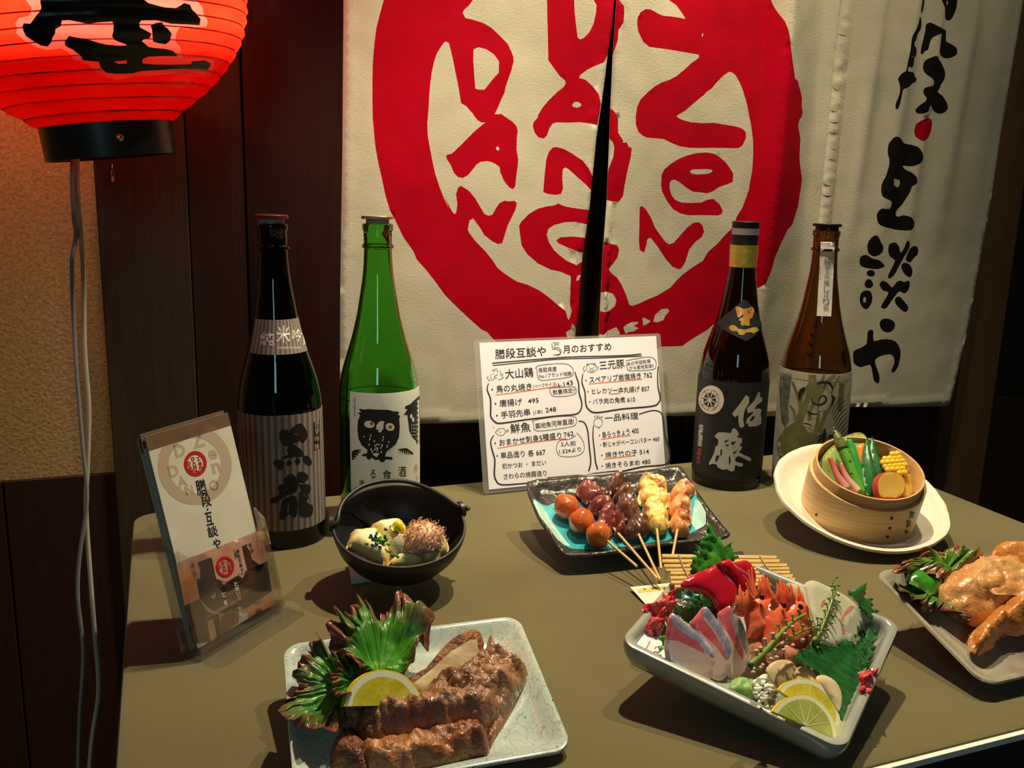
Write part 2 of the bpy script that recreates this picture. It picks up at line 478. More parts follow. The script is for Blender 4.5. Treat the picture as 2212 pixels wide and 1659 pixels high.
# ------------------------------------------------------------------ the table
cloth_m = mat('table_cloth', (0.160, 0.133, 0.057), 0.95, (0.125, 0.100, 0.041), 6, bump=0.00025, bscale=900, ramp=(0.3, 0.75), sheen=0.15, detail=8)
TX0, TX1, TY0, TY1 = -0.053, 1.100, 0.481, 1.232
tb = thing('display_table', 'display table with a rounded top covered in olive green cloth', 'table', (0.52, 0.86, 0.0))
def rrect(x0, x1, y0, y1, r, n=8):
    out = []
    for cx, cy, a0 in ((x1 - r, y0 + r, -90), (x1 - r, y1 - r, 0), (x0 + r, y1 - r, 90), (x0 + r, y0 + r, 180)):
        for i in range(n + 1):
            a = math.radians(a0 + 90 * i / n); out.append((cx + r * math.cos(a), cy + r * math.sin(a)))
    return out
mb = MB(); rings = []
for ins, z in ((0.004, 0.789), (0.0, 0.7905), (0.0, 0.796), (0.0015, 0.7988), (0.005, 0.8)):
    rings.append([Vector((x, y, z)) for x, y in rrect(TX0 + ins, TX1 - ins, TY0 + ins, TY1 - ins, 0.03)])
mb.loft(rings); mb.build('tabletop', cloth_m, tb, True, sharp=40)
mb = MB(); rings = []
mb.box((TX0 + 0.03, TY0 - 0.0040, 0.7920), (TX1 - 0.03, TY0 + 0.0005, 0.7975)); mb.build('edge_trim', mat('white_edge', (0.9, 0.88, 0.8), 0.5), tb)
leg_m = mat('dark_paint', (0.02, 0.018, 0.016), 0.5)
mb = MB(); mb.box((TX0 + 0.02, TY0 + 0.012, 0.70), (TX1 - 0.02, TY1 - 0.012, 0.789)); mb.build('apron', leg_m, tb)
for sx in (TX0 + 0.06, TX1 - 0.10):
    for sy in (TY0 + 0.06, TY1 - 0.10):
        mb = MB(); mb.box((sx, sy, 0.0), (sx + 0.04, sy + 0.04, 0.70)); mb.build('leg', leg_m, tb)
# ------------------------------------------------------------------ the hanging cloth (noren)
NY = 1.272
A_ = lambda pts: Z(700, 0, 3.6867, pts)
B_ = lambda pts: Z(1250, 0, 3.6867, pts)
C_ = lambda pts: Z(700, 400, 3.0717, pts)
D_ = lambda pts: Z(1200, 400, 3.6867, pts)
E_ = lambda pts: Z(1750, 0, 4.147, pts)
F_ = lambda pts: Z(1750, 400, 3.0173, pts)
ring_out = (A_([(470,0),(440,110),(410,230),(395,350),(383,500),(380,620),(380,800),(383,950),(395,1080),(403,1170),(425,1290),(455,1420),(485,1560),(515,1659)])
 + C_([(432,165),(465,225),(520,340),(590,440),(610,490),(680,570),(750,660),(800,730),(880,810),(960,885),(1040,955),(1080,975),(1110,1010)])
 + [(1100,765),(1160,800),(1250,815),(1330,800),(1385,775),(1425,748)]
 + D_([(920,1280),(1000,1278),(1050,1240),(1130,1190),(1200,1150),(1400,960),(1590,775),(1640,660),(1665,560),(1720,450),(1780,350),(1830,310),(1860,230),(1885,170),(1900,80),(1915,0)])
 + B_([(1700,1600),(1728,1480),(1733,1420),(1700,1300),(1695,1250),(1700,1100),(1665,1010),(1680,960),(1705,940),(1717,900),(1700,850),(1702,790),(1680,740),(1640,660),(1610,645),(1600,600),(1575,500),(1550,370),(1535,200),(1520,110),(1505,0)])
 + [(1640,-90),(1600,-170),(1520,-235),(1400,-275),(1250,-285),(1100,-260),(980,-210),(900,-140),(850,-70)])
interior = (A_([(1180,0),(1150,45),(1110,80),(1095,105),(1100,130),(1120,150),(985,345),(960,335),(945,345),(920,380),(890,430),(870,490),(850,580),(840,660),(830,760),(825,870),(815,980),(820,1090),(840,1200),(860,1300),(880,1390),(910,1480),(940,1560),(985,1659)])
 + C_([(790,60),(815,120),(845,175),(862,195),(955,310),(1000,370),(1060,430),(1110,490),(1150,550),(1200,590),(1280,640),(1350,660),(1430,700),(1490,745),(1540,790),(1590,832),(1600,880),(1608,890),(1615,860),(1620,840)])
 + [(1262,600),(1290,620)] + D_([(400,665),(430,700),(470,730),(510,790),(545,870),(560,920),(570,950),(600,957),(650,940),(700,915),(800,875),(900,815),(950,760),(1000,710),(1080,650),(1160,600),(1200,530),(1280,460),(1330,400),(1400,330),(1430,240),(1470,180),(1500,100),(1520,50),(1530,0)])
 + B_([(1310,1600),(1335,1520),(1350,1440),(1365,1350),(1372,1230),(1370,1130),(1355,1010),(1340,930),(1325,850),(1310,790),(1285,710),(1260,650),(1230,600),(1200,578),(1180,575),(940,455),(828,148),(800,105),(760,50),(690,0)])
 + [(1400,-60),(1330,-120),(1220,-140),(1110,-110),(1050,-50)])
W_, Rd, Bk = 0, 1, 2
letters = [
 A_([(900,250),(1095,105),(1120,148),(1180,160),(1260,185),(1330,225),(1400,290),(1460,350),(1490,410),(1505,450),(1508,490),(1490,560),(1465,630),(1445,690),(1435,740),(1410,790),(1385,850),(1355,912),(1410,908),(1440,930),(1500,970),(1530,1000),(1543,1040),(1535,1100),(1532,1190),(1545,1270),(1540,1330),(1530,1400),(1520,1490),(1500,1507),(1470,1490),(1430,1440),(1400,1370),(1395,1330),(1360,1305),(1330,1290),(1290,1283),(1240,1290),(1210,1310),(1180,1350),(1140,1395),(1100,1418),(1060,1410),(1030,1380),(1000,1310),(975,1275),(963,1245),(975,1232),(1010,1225),(1080,1160),(1130,1110),(1190,1050),(1280,975),(1250,977),(1220,960),(1195,930),(1180,905),(1155,880),(1130,850),(1085,822),(1065,700),(1040,580),(1020,480),(1000,400),(985,345),(960,335)]),
 C_([(870,60),(885,15),(905,5),(960,40),(1000,90),(1030,140),(1060,190),(1090,203),(1115,195),(1140,150),(1160,120),(1195,102),(1225,108),(1262,103),(1278,120),(1270,160),(1240,220),(1215,270),(1200,320),(1180,385),(1150,390),(1110,370),(1060,330),(1030,280),(1000,240),(985,220),(960,235),(950,290),(955,312),(900,290),(850,190),(868,190),(875,165),(880,120)]),
 A_([(1775,-150),(1780,150),(1785,300),(1788,480),(1830,540),(1880,610),(1920,645),(2020,625),(2030,600),(2080,560),(2140,530)]) + [(1299,136),(1310,117),(1318,60),(1325,0),(1326,-40)],
 A_([(1922,670),(1900,700),(1860,730),(1790,800),(1740,860),(1710,910),(1700,940),(1668,975),(1665,1010),(1680,1060),(1710,1095),(1750,1103),(1775,1080),(1795,1020),(1820,985),(1850,975),(1940,978),(2030,975),(2100,985),(2150,1000),(2170,910),(2182,830),(2165,755),(2120,690),(2070,640),(2030,625),(1915,635)]),
 A_([(1745,1530),(1755,1400),(1770,1270),(1790,1210),(1820,1175),(1850,1170),(1900,1185),(1960,1220),(2040,1280),(2080,1340),(2120,1420),(2100,1515),(2060,1470),(2000,1410),(1940,1350),(1915,1332),(1895,1350),(1890,1420),(1895,1500),(1880,1545),(1840,1552),(1780,1545)]),
 C_([(1293,270),(1310,240),(1360,190),(1420,155),(1480,140),(1520,135),(1550,122),(1590,140),(1640,150),(1745,165),(1737,262),(1650,242),(1590,245),(1520,265),(1485,290),(1475,330),(1490,380),(1520,430),(1550,460),(1600,500),(1655,528),(1685,505),(1722,500),(1712,560),(1700,640),(1675,900),(1665,1010),(1600,1010),(1590,960),(1618,900),(1625,830),(1615,790),(1622,600),(1560,572),(1500,560),(1420,520),(1350,460),(1310,400),(1300,330)]),
 C_([(1535,365),(1560,345),(1640,338),(1730,350),(1722,445),(1660,435),(1600,410),(1550,385)]),
 B_([(265,-80),(275,0),(300,15),(330,60),(335,130),(325,190),(290,250),(285,330),(260,400),(235,480),(240,300),(260,100)]),
 B_([(218,862),(260,900),(285,960),(285,1060),(325,1120),(325,1140),(355,1135),(370,1170),(397,1182),(390,1250),(360,1370),(340,1480),(330,1560),(295,1607),(240,1603),(180,1590),(190,1440),(205,1340),(240,1250),(250,1180),(240,1140),(210,1105)]),
 D_([(335,445),(400,460),(470,475),(487,510),(475,570),(440,620),(400,665),(430,700),(470,730),(510,790),(545,870),(575,957),(600,1050),(400,1250),(290,1250)]),
 B_([(440,200),(445,150),(470,105),(510,80),(550,82),(610,115),(650,132),(740,140),(825,155),(1000,100),(1260,300),(1260,560),(1170,580),(1130,610),(1090,650),(1040,710),(1000,735),(980,760),(940,790),(880,840),(830,885),(770,920),(763,930),(780,945),(820,960),(880,975),(960,983),(1060,980),(1180,1000),(1250,1012),(1290,1030),(1312,1055),(1312,1100),(1285,1160),(1250,1182),(1170,1180),(1060,1178),(960,1180),(860,1178),(780,1165),(720,1140),(660,1110),(590,1103),(520,1098),(480,1080),(450,1050),(430,990),(430,930),(440,860),(465,800),(520,745),(580,695),(640,660),(700,640),(760,610),(820,560),(880,505),(930,470),(940,455),(935,440),(850,425),(760,410),(700,400),(600,388),(540,380),(490,340),(480,320),(450,260)]),
 B_([(640,1390),(660,1350),(720,1300),(780,1265),(850,1238),(920,1220),(1000,1215),(1060,1225),(1110,1255),(1160,1300),(1190,1340),(1215,1385),(1210,1450),(1160,1470),(1100,1490),(1050,1525),(1005,1540),(960,1532),(890,1525),(840,1495),(790,1455),(750,1432),(720,1435),(705,1460),(705,1500),(720,1550),(750,1590),(800,1612),(880,1617),(960,1612),(1010,1590),(1055,1583),(1106,1625),(1131,1675),(1126,1700),(1096,1715),(1016,1713),(856,1713),(796,1700),(736,1665),(696,1615),(666,1565),(646,1525),(636,1475)]),
 D_([(650,175),(670,165),(700,190),(740,250),(780,340),(830,410),(860,450),(890,470),(930,455),(970,410),(1030,340),(1080,300),(1125,293),(1155,320),(1167,370),(1150,410),(1100,450),(1050,510),(1035,560),(1020,610),(990,660),(970,667),(920,650),(860,580),(800,490),(750,425),(735,418),(715,430),(710,470),(695,525),(680,533),(655,510),(648,440),(650,300)]),
]
holes = [
 A_([(1185,395),(1225,378),(1290,395),(1350,435),(1390,490),(1388,580),(1350,620),(1310,670),(1275,715),(1230,715),(1200,708),(1190,600),(1182,480)]),
 A_([(1367,1175),(1380,1165),(1393,1180),(1393,1195),(1378,1200),(1368,1190)]),
 A_([(1985,-60),(1990,100),(2000,200),(2012,300),(2030,318),(2060,305),(2100,260),(2130,200),(2150,110),(2155,50),(2130,0),(2080,-60)]),
 A_([(1968,835),(1985,815),(2010,812),(2035,830),(2035,848),(2005,860),(1975,852)]),
 C_([(1652,625),(1660,595),(1682,590),(1670,620),(1658,632)]),
 C_([(1590,970),(1615,950),(1625,910),(1640,930),(1650,960),(1645,1008),(1595,1005)]),
 D_([(300,845),(380,840),(440,860),(468,910),(455,960),(410,995),(350,998),(290,985)]),
 D_([(550,1105),(600,1085),(645,1085),(640,1100),(610,1115),(650,1135),(610,1160),(570,1165),(545,1180),(525,1130)]),
 D_([(680,1050),(710,1060),(745,1080),(720,1100),(685,1115)]),
 D_([(765,1085),(780,1030),(830,985),(880,980),(895,1000),(860,1040),(850,1070),(800,1088)]),
 D_([(270,1200),(310,1170),(340,1180),(400,1155),(470,1125),(495,1165),(500,1185),(400,1200)]),
 B_([(865,1365),(890,1350),(1000,1347),(1045,1352),(1048,1368),(1010,1385),(920,1390),(880,1383)]),
 B_([(960,290),(963,275),(970,268),(972,285),(966,298)]),
]
ink = [
 E_([(975,-150),(965,0),(955,60),(948,100),(962,128),(980,110),(993,50),(997,0),(1010,-150)]),
 E_([(1110,-150),(1122,0),(1130,50),(1170,110),(1190,160),(1200,183),(1240,185),(1265,150),(1290,80),(1300,0),(1310,-150)]),
 E_([(930,165),(950,165),(968,200),(965,250),(945,285),(905,320),(880,370),(858,395),(860,430),(890,435),(910,475),(900,510),(865,530),(870,580),(860,605),(830,618),(808,610),(800,650),(850,655),(895,660),(905,690),(928,705),(915,740),(880,750),(850,770),(790,800),(765,810),(755,860),(745,920),(728,980),(712,980),(715,930),(735,870),(745,800),(738,740),(735,710),(760,665),(785,645),(800,560),(815,480),(828,380),(840,330),(870,280),(900,230),(915,190)]),
 E_([(1015,230),(1040,208),(1060,212),(1090,245),(1120,262),(1195,268),(1203,300),(1203,370),(1240,395),(1275,430),(1280,480),(1260,510),(1220,525),(1180,520),(1145,490),(1127,440),(1130,380),(1140,320),(1110,315),(1060,340),(1040,380),(1030,430),(1020,455),(1000,465),(985,490),(965,480),(970,430),(995,340),(1012,270)]),
 E_([(985,600),(1000,550),(1040,520),(1070,512),(1110,530),(1150,550),(1180,600),(1197,660),(1185,720),(1160,760),(1145,800),(1130,825),(1170,860),(1200,920),(1205,980),(1165,1020),(1110,1010),(1080,980),(1045,950),(1020,960),(1010,1000),(970,1023),(930,1015),(920,985),(960,940),(990,910),(995,880),(980,840),(985,800),(1010,782),(1050,775),(1050,730),(1010,680),(990,640)]),
 E_([(660,1290),(690,1240),(720,1227),(760,1245),(810,1285),(880,1298),(930,1320),(965,1380),(978,1425),(950,1460),(890,1490),(840,1488),(800,1488),(830,1520),(880,1545),(915,1590),(920,1640)]) + F_([(640,10),(630,45),(605,90),(580,130),(545,165),(540,195),(560,205),(590,195),(640,210),(665,250),(645,292),(560,292),(500,280),(430,260),(410,220),(412,180),(440,150),(490,155),(505,110),(480,95),(440,70),(437,0)]) + E_([(630,1590),(655,1500),(660,1430),(650,1380),(652,1330)]),
 F_([(350,380),(370,345),(400,325),(420,335),(440,375),(455,400),(445,440),(400,462),(365,450),(350,420)]),
 F_([(297,490),(310,460),(345,452),(380,475),(430,487),(462,515),(465,530),(420,545),(360,540),(310,525)]),
 F_([(345,570),(360,552),(390,553),(403,575),(390,592),(360,590)]),
 F_([(333,640),(345,615),(370,610),(390,635),(390,655),(365,670),(340,660)]),
 F_([(303,730),(315,695),(345,683),(375,690),(388,730),(380,770),(355,803),(330,800),(308,770)]),
 F_([(490,410),(500,380),(540,373),(565,400),(575,440),(600,400),(612,365),(630,365),(635,395),(620,430),(590,480),(560,540),(530,590),(500,607),(490,595),(510,550),(540,490),(510,470),(492,440)]),
 F_([(612,470),(640,410),(680,395),(695,420),(690,450),(660,480),(640,505),(615,490)]),
 F_([(580,530),(595,505),(630,510),(655,545),(650,590),(630,597),(600,575)]),
 F_([(435,640),(455,620),(490,635),(520,665),(550,630),(580,620),(600,630),(630,620),(638,640),(630,680),(600,705),(570,690),(540,720),(510,760),(480,800),(450,800),(448,780),(480,730),(495,695),(460,685),(440,660)]),
 F_([(538,740),(565,722),(600,755),(628,795),(610,825),(580,810),(545,775)]),
 F_([(435,905),(450,872),(490,866),(530,885),(538,915),(520,945),(490,957),(455,945)]),
 F_([(355,960),(375,938),(395,950),(395,1010),(440,1002),(490,1000),(540,1015),(570,1060),(573,1110),(560,1170),(540,1205),(520,1218),(512,1200),(530,1160),(528,1120),(500,1098),(440,1110),(405,1135),(410,1170),(430,1230),(433,1270),(420,1288),(395,1265),(385,1210),(370,1165),(310,1182),(270,1160),(262,1140),(262,1080),(300,1060),(350,1030)]),
]
ink_holes = [E_([(1190,20),(1205,5),(1220,30),(1205,55),(1190,40)]), [(1920,386),(1928,387),(1937,390),(1937,399),(1932,405),(1921,401)], F_([(325,740),(335,722),(345,735),(342,762),(328,760)]), E_([(830,520),(836,512),(843,520),(836,527)])]
red_dot = E_([(912,1150),(925,1110),(970,1075),(1030,1062),(1070,1070),(1078,1110),(1070,1170),(1040,1230),(990,1265),(950,1262),(915,1225),(908,1180)])

def weave(name, col, col2):
    return mat(name, col, 0.95, col2, 14, bump=0.00035, bscale=420, ramp=(0.3, 0.7), spec=0.08, detail=9)
white_cloth = weave('cotton', (0.52, 0.48, 0.37), (0.47, 0.43, 0.325))
red_dye = weave('cotton_red_dye', (0.40, 0.000, 0.011), (0.34, 0.000, 0.009))
black_dye = weave('cotton_black_dye', (0.006, 0.005, 0.006), (0.010, 0.008, 0.008))
TOPZ = 1.60
def up_ext(p, dz=0): return p
def xz(p):
    q = on_y(p, NY); return (q.x, q.z)
def gauss(x, c, w): return math.exp(-((x - c) / w) ** 2)
xf = xz((1655, 300))[0]; xs3 = xz((1770, 450))[0]
def relief(x, z):
    """how far the cloth stands out towards the viewer (metres)"""
    d = 0.0012 * noise.noise(Vector((x * 9, z * 7, 1.7))) + 0.0006 * noise.noise(Vector((x * 30, z * 24, 5.1)))
    # slit lips of the first two panels curl forward
    t = max(0.0, min(1.0, (z - 0.85) / 0.75))
    xsl = xz((1300, 400))[0]
    d += 0.020 * gauss(x, xsl - 0.010, 0.055) * (1 - 0.5 * t) if x < xsl + 0.01 else 0
    # long soft waves
    d += 0.006 * math.sin((x - 0.25) * 9.0 + 0.6 * z) * (0.4 + 0.6 * t)
    # pronounced vertical fold through the right side of the printed ring, fading out near the hem
    k = 0.25 + 0.75 * max(0, min(1, (z - 0.92) / 0.35))
    if x > xsl + 0.01:
        w = 0.020 + 0.012 * (1.3 - z); u = x - xf - 0.012 * (1.3 - z)
        if u < -w: f = 0.35 * (-w - u) / max(0.05, (xf - w - xsl)) 
        elif u < 0: s_ = (u + w) / w; f = s_ * s_ * (3 - 2 * s_)
        else: f = max(0.0, 1 - u / 0.085); f = f * f * (3 - 2 * f) * 0.3 + 0.7 * f
        d += 0.036 * f * k
    # gathers at the top of the third panel
    if x > xs3:
        g = max(0, min(1, (z - 1.12) / 0.35))
        for cx, wv, am in ((0.055, 0.014, 0.010), (0.125, 0.018, 0.014), (0.185, 0.012, 0.012), (0.255, 0.022, 0.016), (0.33, 0.03, 0.008)):
            d += am * gauss(x - 0.02 * (1.4 - z), xs3 + cx + 0.05 * (z - 1.1), wv) * g
    return d
def seam_x(z): return xs3 + (z - xz((1770, 450))[1]) * 0.12
def panel(name, outline, lift, label, holes_=()):
    ol = [xz(p) for p in outline]
    paints = [(Rd, [xz(p) for p in ring_out]), (W_, [xz(p) for p in interior])] if lift != 2 else []
    if lift != 2:
        paints += [(Rd, [xz(p) for p in L]) for L in letters] + [(W_, [xz(p) for p in L]) for L in holes]
    else:
        paints += [(Bk, [xz(p) for p in sm(L, 2)]) for L in ink] + [(W_, [xz(p) for p in L]) for L in ink_holes] + [(Rd, [xz(p) for p in red_dot])]
    # keep only prints that touch this panel
    bx0, bx1 = min(p[0] for p in ol), max(p[0] for p in ol)
    paints = [(m, q) for m, q in paints if min(a for a, b in q) < bx1 and max(a for a, b in q) > bx0]
    off = 0.004 * lift if lift != 2 else 0.006
    def hem(x, z, d):
        h = 0.0
        if lift == 2 and d < 0.020 and x < seam_x(z) + 0.03:
            return 0.0035 * (1 if d > 0.003 else d / 0.003) + 0.0022 * math.sin(z * 420 + 3 * noise.noise(Vector((z * 30, 0, 2)))) * math.sin(math.pi * d / 0.020)
        if d < 0.013:
            h = 0.0012 * (1 if d > 0.002 else d / 0.002) + 0.0011 * (0.5 + 0.5 * math.sin((x * 1.0 + z) * 330)) * (d / 0.013)
        return h
    top = lambda x, z, d: Vector((x, NY - off - relief(x, z) - hem(x, z, d), z))
    bot = lambda x, z, d: Vector((x, NY - off + 0.0007 - relief(x, z), z))
    cx = (bx0 + bx1) / 2
    b = Vector((cx, NY, min(q[1] for q in ol)))
    return sheet(name, ol, 0.0085, top, [white_cloth, red_dye, black_dye], NOREN, paints, bot, smooth=True, sharp=None, bot_mat=0)
NOREN = thing('noren_curtain', 'off white split curtain printed with a big red ring of letters and black brush writing', 'curtain', on_y((1290, 905), NY))
T = -330
panel('panel', sm([(744, T), (741, 0), (739, 300), (735, 600), (734, 900)], 2, False) + sm([(737, 905), (820, 909), (905, 914), (1030, 912), (1140, 908), (1234, 906)], 2, False)
      + [(1235, 725), (1241, 685), (1251, 552), (1266, 450), (1282, 298), (1295, 217), (1308, 122), (1318, 60), (1324, 0), (1327, T)], 0, '')['label'] = 'left panel with the left half of the red ring'
panel('panel', [(1329, T), (1325, 0), (1323, 27), (1316, 130), (1310, 244), (1301, 434), (1292, 536), (1281, 725), (1272, 900)]
      + [(1340, 902), (1440, 898), (1500, 897), (1600, 897), (1690, 896), (1745, 893), (1762, 700), (1775, 450), (1790, 280), (1803, 100), (1812, 0), (1835, T)], 1, '')['label'] = 'middle panel with the right half of the red ring'
panel('panel', [(1830, T), (1806, 0), (1790, 150), (1778, 300), (1766, 420), (1752, 540), (1742, 650), (1730, 780), (1722, 872)]
      + [(1829, 877), (1950, 878), (2035, 877), (2048, 874), (2053, 862), (2068, 798), (2091, 698), (2118, 549), (2144, 400), (2160, 289), (2184, 145), (2209, 0), (2255, T)], 2, '')['label'] = 'right panel with black brush characters and a red dot'
za = on_y((1500, T), NY).z
mb = MB(); mb.tube([(xz((700, T))[0], NY - 0.002, xz((742, T))[1] + 0.012), (xz((2300, T))[0], NY - 0.002, xz((2255, T))[1] + 0.012)], 0.011, 12)
mb.build('rod', mat('bamboo_rod', (0.16, 0.09, 0.04), 0.5, (0.22, 0.13, 0.06), 20), NOREN, True, sharp=40)
# ------------------------------------------------------------------ red paper lantern
LY = 1.10
lc = on_y((243, 341), LY)                      # middle of the base ring
tiltL = Matrix.Rotation(math.radians(-6.5), 3, 'Y')
k_ = lambda px: px / FPX * (Vector(lc) - EYE).dot(_f)   # pixel length -> metres at the lantern
prof = [(0, k_(131)), (k_(20), k_(158)), (k_(45), k_(195)), (k_(70), k_(229)), (k_(100), k_(262)), (k_(145), k_(297)), (k_(190), k_(318)), (k_(235), k_(328)), (k_(280), k_(328))]
full = prof + [(2 * k_(255) - h, r) for h, r in reversed(prof)]
full = sm(full, 6, False)
def lr(h):
    for (a, ra), (b, rb) in zip(full, full[1:]):
        if a <= h <= b or b <= h <= a: return ra + (rb - ra) * (h - a) / (b - a + 1e-9)
    return full[0][1] if h < 0 else full[-1][1]
HT = 2 * k_(255); ring_h = k_(64)
def L3(x, y, h): return lc + tiltL @ Vector((x, y, h + ring_h))
axis = tiltL @ Vector((0, 0, 1))
def lhit(p):
    """pixel -> (angle, height) on the paper"""
    v = ray(p); c0 = lc
    n = Vector((EYE.x - c0.x, EYE.y - c0.y, 0)).normalized()
    q = EYE + v * ((c0 - EYE).dot(n) / v.dot(n)) - c0
    q = tiltL.transposed() @ q
    side = Vector((n.y * -1, n.x, 0)); a = q.dot(side); h = q.z - ring_h
    for _ in range(4):
        r = lr(h); s_ = max(-0.97, min(0.97, a / r)); dep = r * math.cos(math.asin(s_))
        # nearer points appear shifted: step forward along the ray
        q2 = EYE + v * ((c0 + n * dep - EYE).dot(n) / v.dot(n)) - c0
        q2 = tiltL.transposed() @ q2; a = q2.dot(side); h = q2.z - ring_h
    return (math.asin(max(-0.97, min(0.97, a / lr(h)))), h)
fa = math.atan2(EYE.y - lc.y, EYE.x - lc.x)    # direction of the viewer seen from the lantern
G_ = lambda pts: Z(0, 0, 2.962, pts)
l_ink = G_([(255,-40),(262,45),(235,90),(215,125),(190,150),(150,148),(135,165),(140,190),(165,230),(220,270),(260,290),(303,298),(320,270),(335,235),(352,215),(355,185),(385,165),(395,130),(440,128),(560,148),(640,140),(720,135),(730,150),(725,200),(718,230),(735,255),(770,270),(800,280),(812,290),(760,292),(680,285),(620,270),(550,245),(470,235),(440,228),(410,262),(415,285),(430,300),(470,320),(520,360),(530,385),(600,392),(632,395),(645,430),(680,465),(750,472),(850,470),(900,455),(980,450),(1100,440),(1200,435),(1300,440),(1345,450),(1345,405),(1310,385),(1270,390),(1235,390),(1225,410),(1100,413),(1000,412),(915,405),(912,380),(950,362),(1050,358),(1140,358),(1145,345),(1110,325),(1050,310),(1000,308),(950,300),(935,285),(912,262),(925,250),(965,240),(970,215),(900,175),(895,150),(905,130),(1000,130),(1100,150),(1200,155),(1283,160),(1285,120),(1260,80),(1230,60),(1215,30),(1180,18),(1130,50),(1060,45),(950,20),(890,-40)])
l_dot = G_([(975,160),(1000,145),(1040,140),(1075,180),(1100,215),(1095,260),(1060,283),(1020,275),(985,265),(975,220)])
l_hole = G_([(730,395),(810,385),(812,405),(760,408)])
l_halo = G_([(165,-60),(165,0),(200,50),(180,100),(120,115),(95,150),(100,210),(150,260),(230,300),(300,320),(390,310),(430,330),(470,380),(560,410),(620,460),(680,490),(750,510),(850,490),(1000,480),(1200,460),(1310,475),(1370,450),(1370,380),(1250,370),(1180,370),(1150,300),(1130,260),(1130,210),(1160,175),(1330,170),(1330,120),(1300,70),(1270,0),(1270,-60)])
l_inner = G_([(390,300),(350,260),(360,215),(400,170),(520,185),(660,185),(690,200),(640,240),(560,225),(440,215),(400,245)])
def paper(name, col, tcol, w=0.65):
    m = bpy.data.materials.new(name); m.use_nodes = True; nt = m.node_tree; N = nt.nodes; L = nt.links
    N.remove(N['Principled BSDF']); d = N.new('ShaderNodeBsdfDiffuse'); t = N.new('ShaderNodeBsdfTranslucent'); g = N.new('ShaderNodeBsdfGlossy')
    d.inputs[0].default_value = (*col, 1); t.inputs[0].default_value = (*tcol, 1); g.inputs['Roughness'].default_value = 0.25; g.inputs[0].default_value = (1, 1, 1, 1)
    mx = N.new('ShaderNodeMixShader'); mx.inputs[0].default_value = w; L.new(d.outputs[0], mx.inputs[1]); L.new(t.outputs[0], mx.inputs[2])
    m2 = N.new('ShaderNodeMixShader'); m2.inputs[0].default_value = 0.03; L.new(mx.outputs[0], m2.inputs[1]); L.new(g.outputs[0], m2.inputs[2])
    L.new(m2.outputs[0], N['Material Output'].inputs[0])
    tc = N.new('ShaderNodeTexCoord'); n = N.new('ShaderNodeTexNoise'); n.inputs['Scale'].default_value = 14; n.inputs['Detail'].default_value = 6
    mp = N.new('ShaderNodeMapping'); mp.inputs['Scale'].default_value = (1, 1, 5); L.new(tc.outputs['Object'], mp.inputs[0]); L.new(mp.outputs[0], n.inputs[0])
    r = N.new('ShaderNodeValToRGB'); r.color_ramp.elements[0].position = 0.3; r.color_ramp.elements[1].position = 0.7
    r.color_ramp.elements[0].color = (tcol[0] * .8, tcol[1] * .5, tcol[2] * .5, 1); r.color_ramp.elements[1].color = (*tcol, 1)
    L.new(n.outputs['Fac'], r.inputs[0]); L.new(r.outputs[0], t.inputs[0])
    bp = N.new('ShaderNodeBump'); bp.inputs['Distance'].default_value = 0.001; L.new(n.outputs['Fac'], bp.inputs['Height'])
    for q in (d, t, g): L.new(bp.outputs[0], q.inputs['Normal'])
    return m
red_paper = paper('red_paper', (0.60, 0.012, 0.010), (1.0, 0.040, 0.016))
pale_paper = paper('pale_paper', (0.55, 0.40, 0.38), (1.0, 0.16, 0.15))
black_ink = mat('lantern_ink', (0.006, 0.003, 0.004), 0.35)
LAN = thing('paper_lantern', 'glowing red paper lantern with a black brush character and black base ring', 'lantern', L3(0, 0, -ring_h))
NR = 21; pitch = HT / (NR + 1)
def ltop(a, h, d):
    ph = h / pitch
    r = lr(h) - 0.0030 * (1 - abs(math.sin(math.pi * (ph + 0.12 * noise.noise(Vector((a * 3, h * 20, 1))))))) + 0.0009 * noise.noise(Vector((a * 9, h * 90, 3))) + 0.0012 * noise.noise(Vector((a * 2.3, h * 500, 8)))
    g = fa + a
    return L3(r * math.cos(g), r * math.sin(g), h)
sgn = 1
def conv(poly): return [(-a if sgn < 0 else a, h) for a, h in [lhit(p) for p in poly]]
out = [(-math.pi + 1e-4, 0), (math.pi - 1e-4, 0), (math.pi - 1e-4, HT), (-math.pi + 1e-4, HT)]
# local angle runs so that +angle is to the right of the picture
X, Y, T_, M, D = tess([(a * 0.16, h) for a, h in out], 0.0034,
    [(1, [(a * 0.16, h) for a, h in conv(l_halo)]), (2, [(a * 0.16, h) for a, h in conv(l_ink)]), (2, [(a * 0.16, h) for a, h in conv(l_dot)]), (1, [(a * 0.16, h) for a, h in conv(l_hole)])])
mesh('paper_body', [ltop(a / 0.16, h, 0) for a, h in zip(X, Y)], [tuple(map(int, t)) for t in T_], [red_paper, pale_paper, black_ink], LAN, True, midx=M.tolist())
blk = mat('black_lacquer', (0.008, 0.012, 0.010), 0.35, coat=0.2)
def lring(r, h, n=64): return [L3(r * math.cos(2 * math.pi * i / n), r * math.sin(2 * math.pi * i / n), h) for i in range(n)]
rb = k_(131)
mb = MB(); mb.loft([lring(rb + 0.0005, -ring_h), lring(rb + 0.001, 0.004), lring(rb - 0.003, 0.004), lring(rb - 0.003, -ring_h)], closed=True)
mb.build('base_ring', blk, LAN, True, sharp=40)
mb = MB(); mb.loft([lring(rb + 0.0005, HT + ring_h), lring(rb + 0.001, HT - 0.004), lring(rb - 0.003, HT - 0.004), lring(rb - 0.003, HT + ring_h)], closed=True)
mb.build('top_ring', blk, LAN, True, sharp=40)
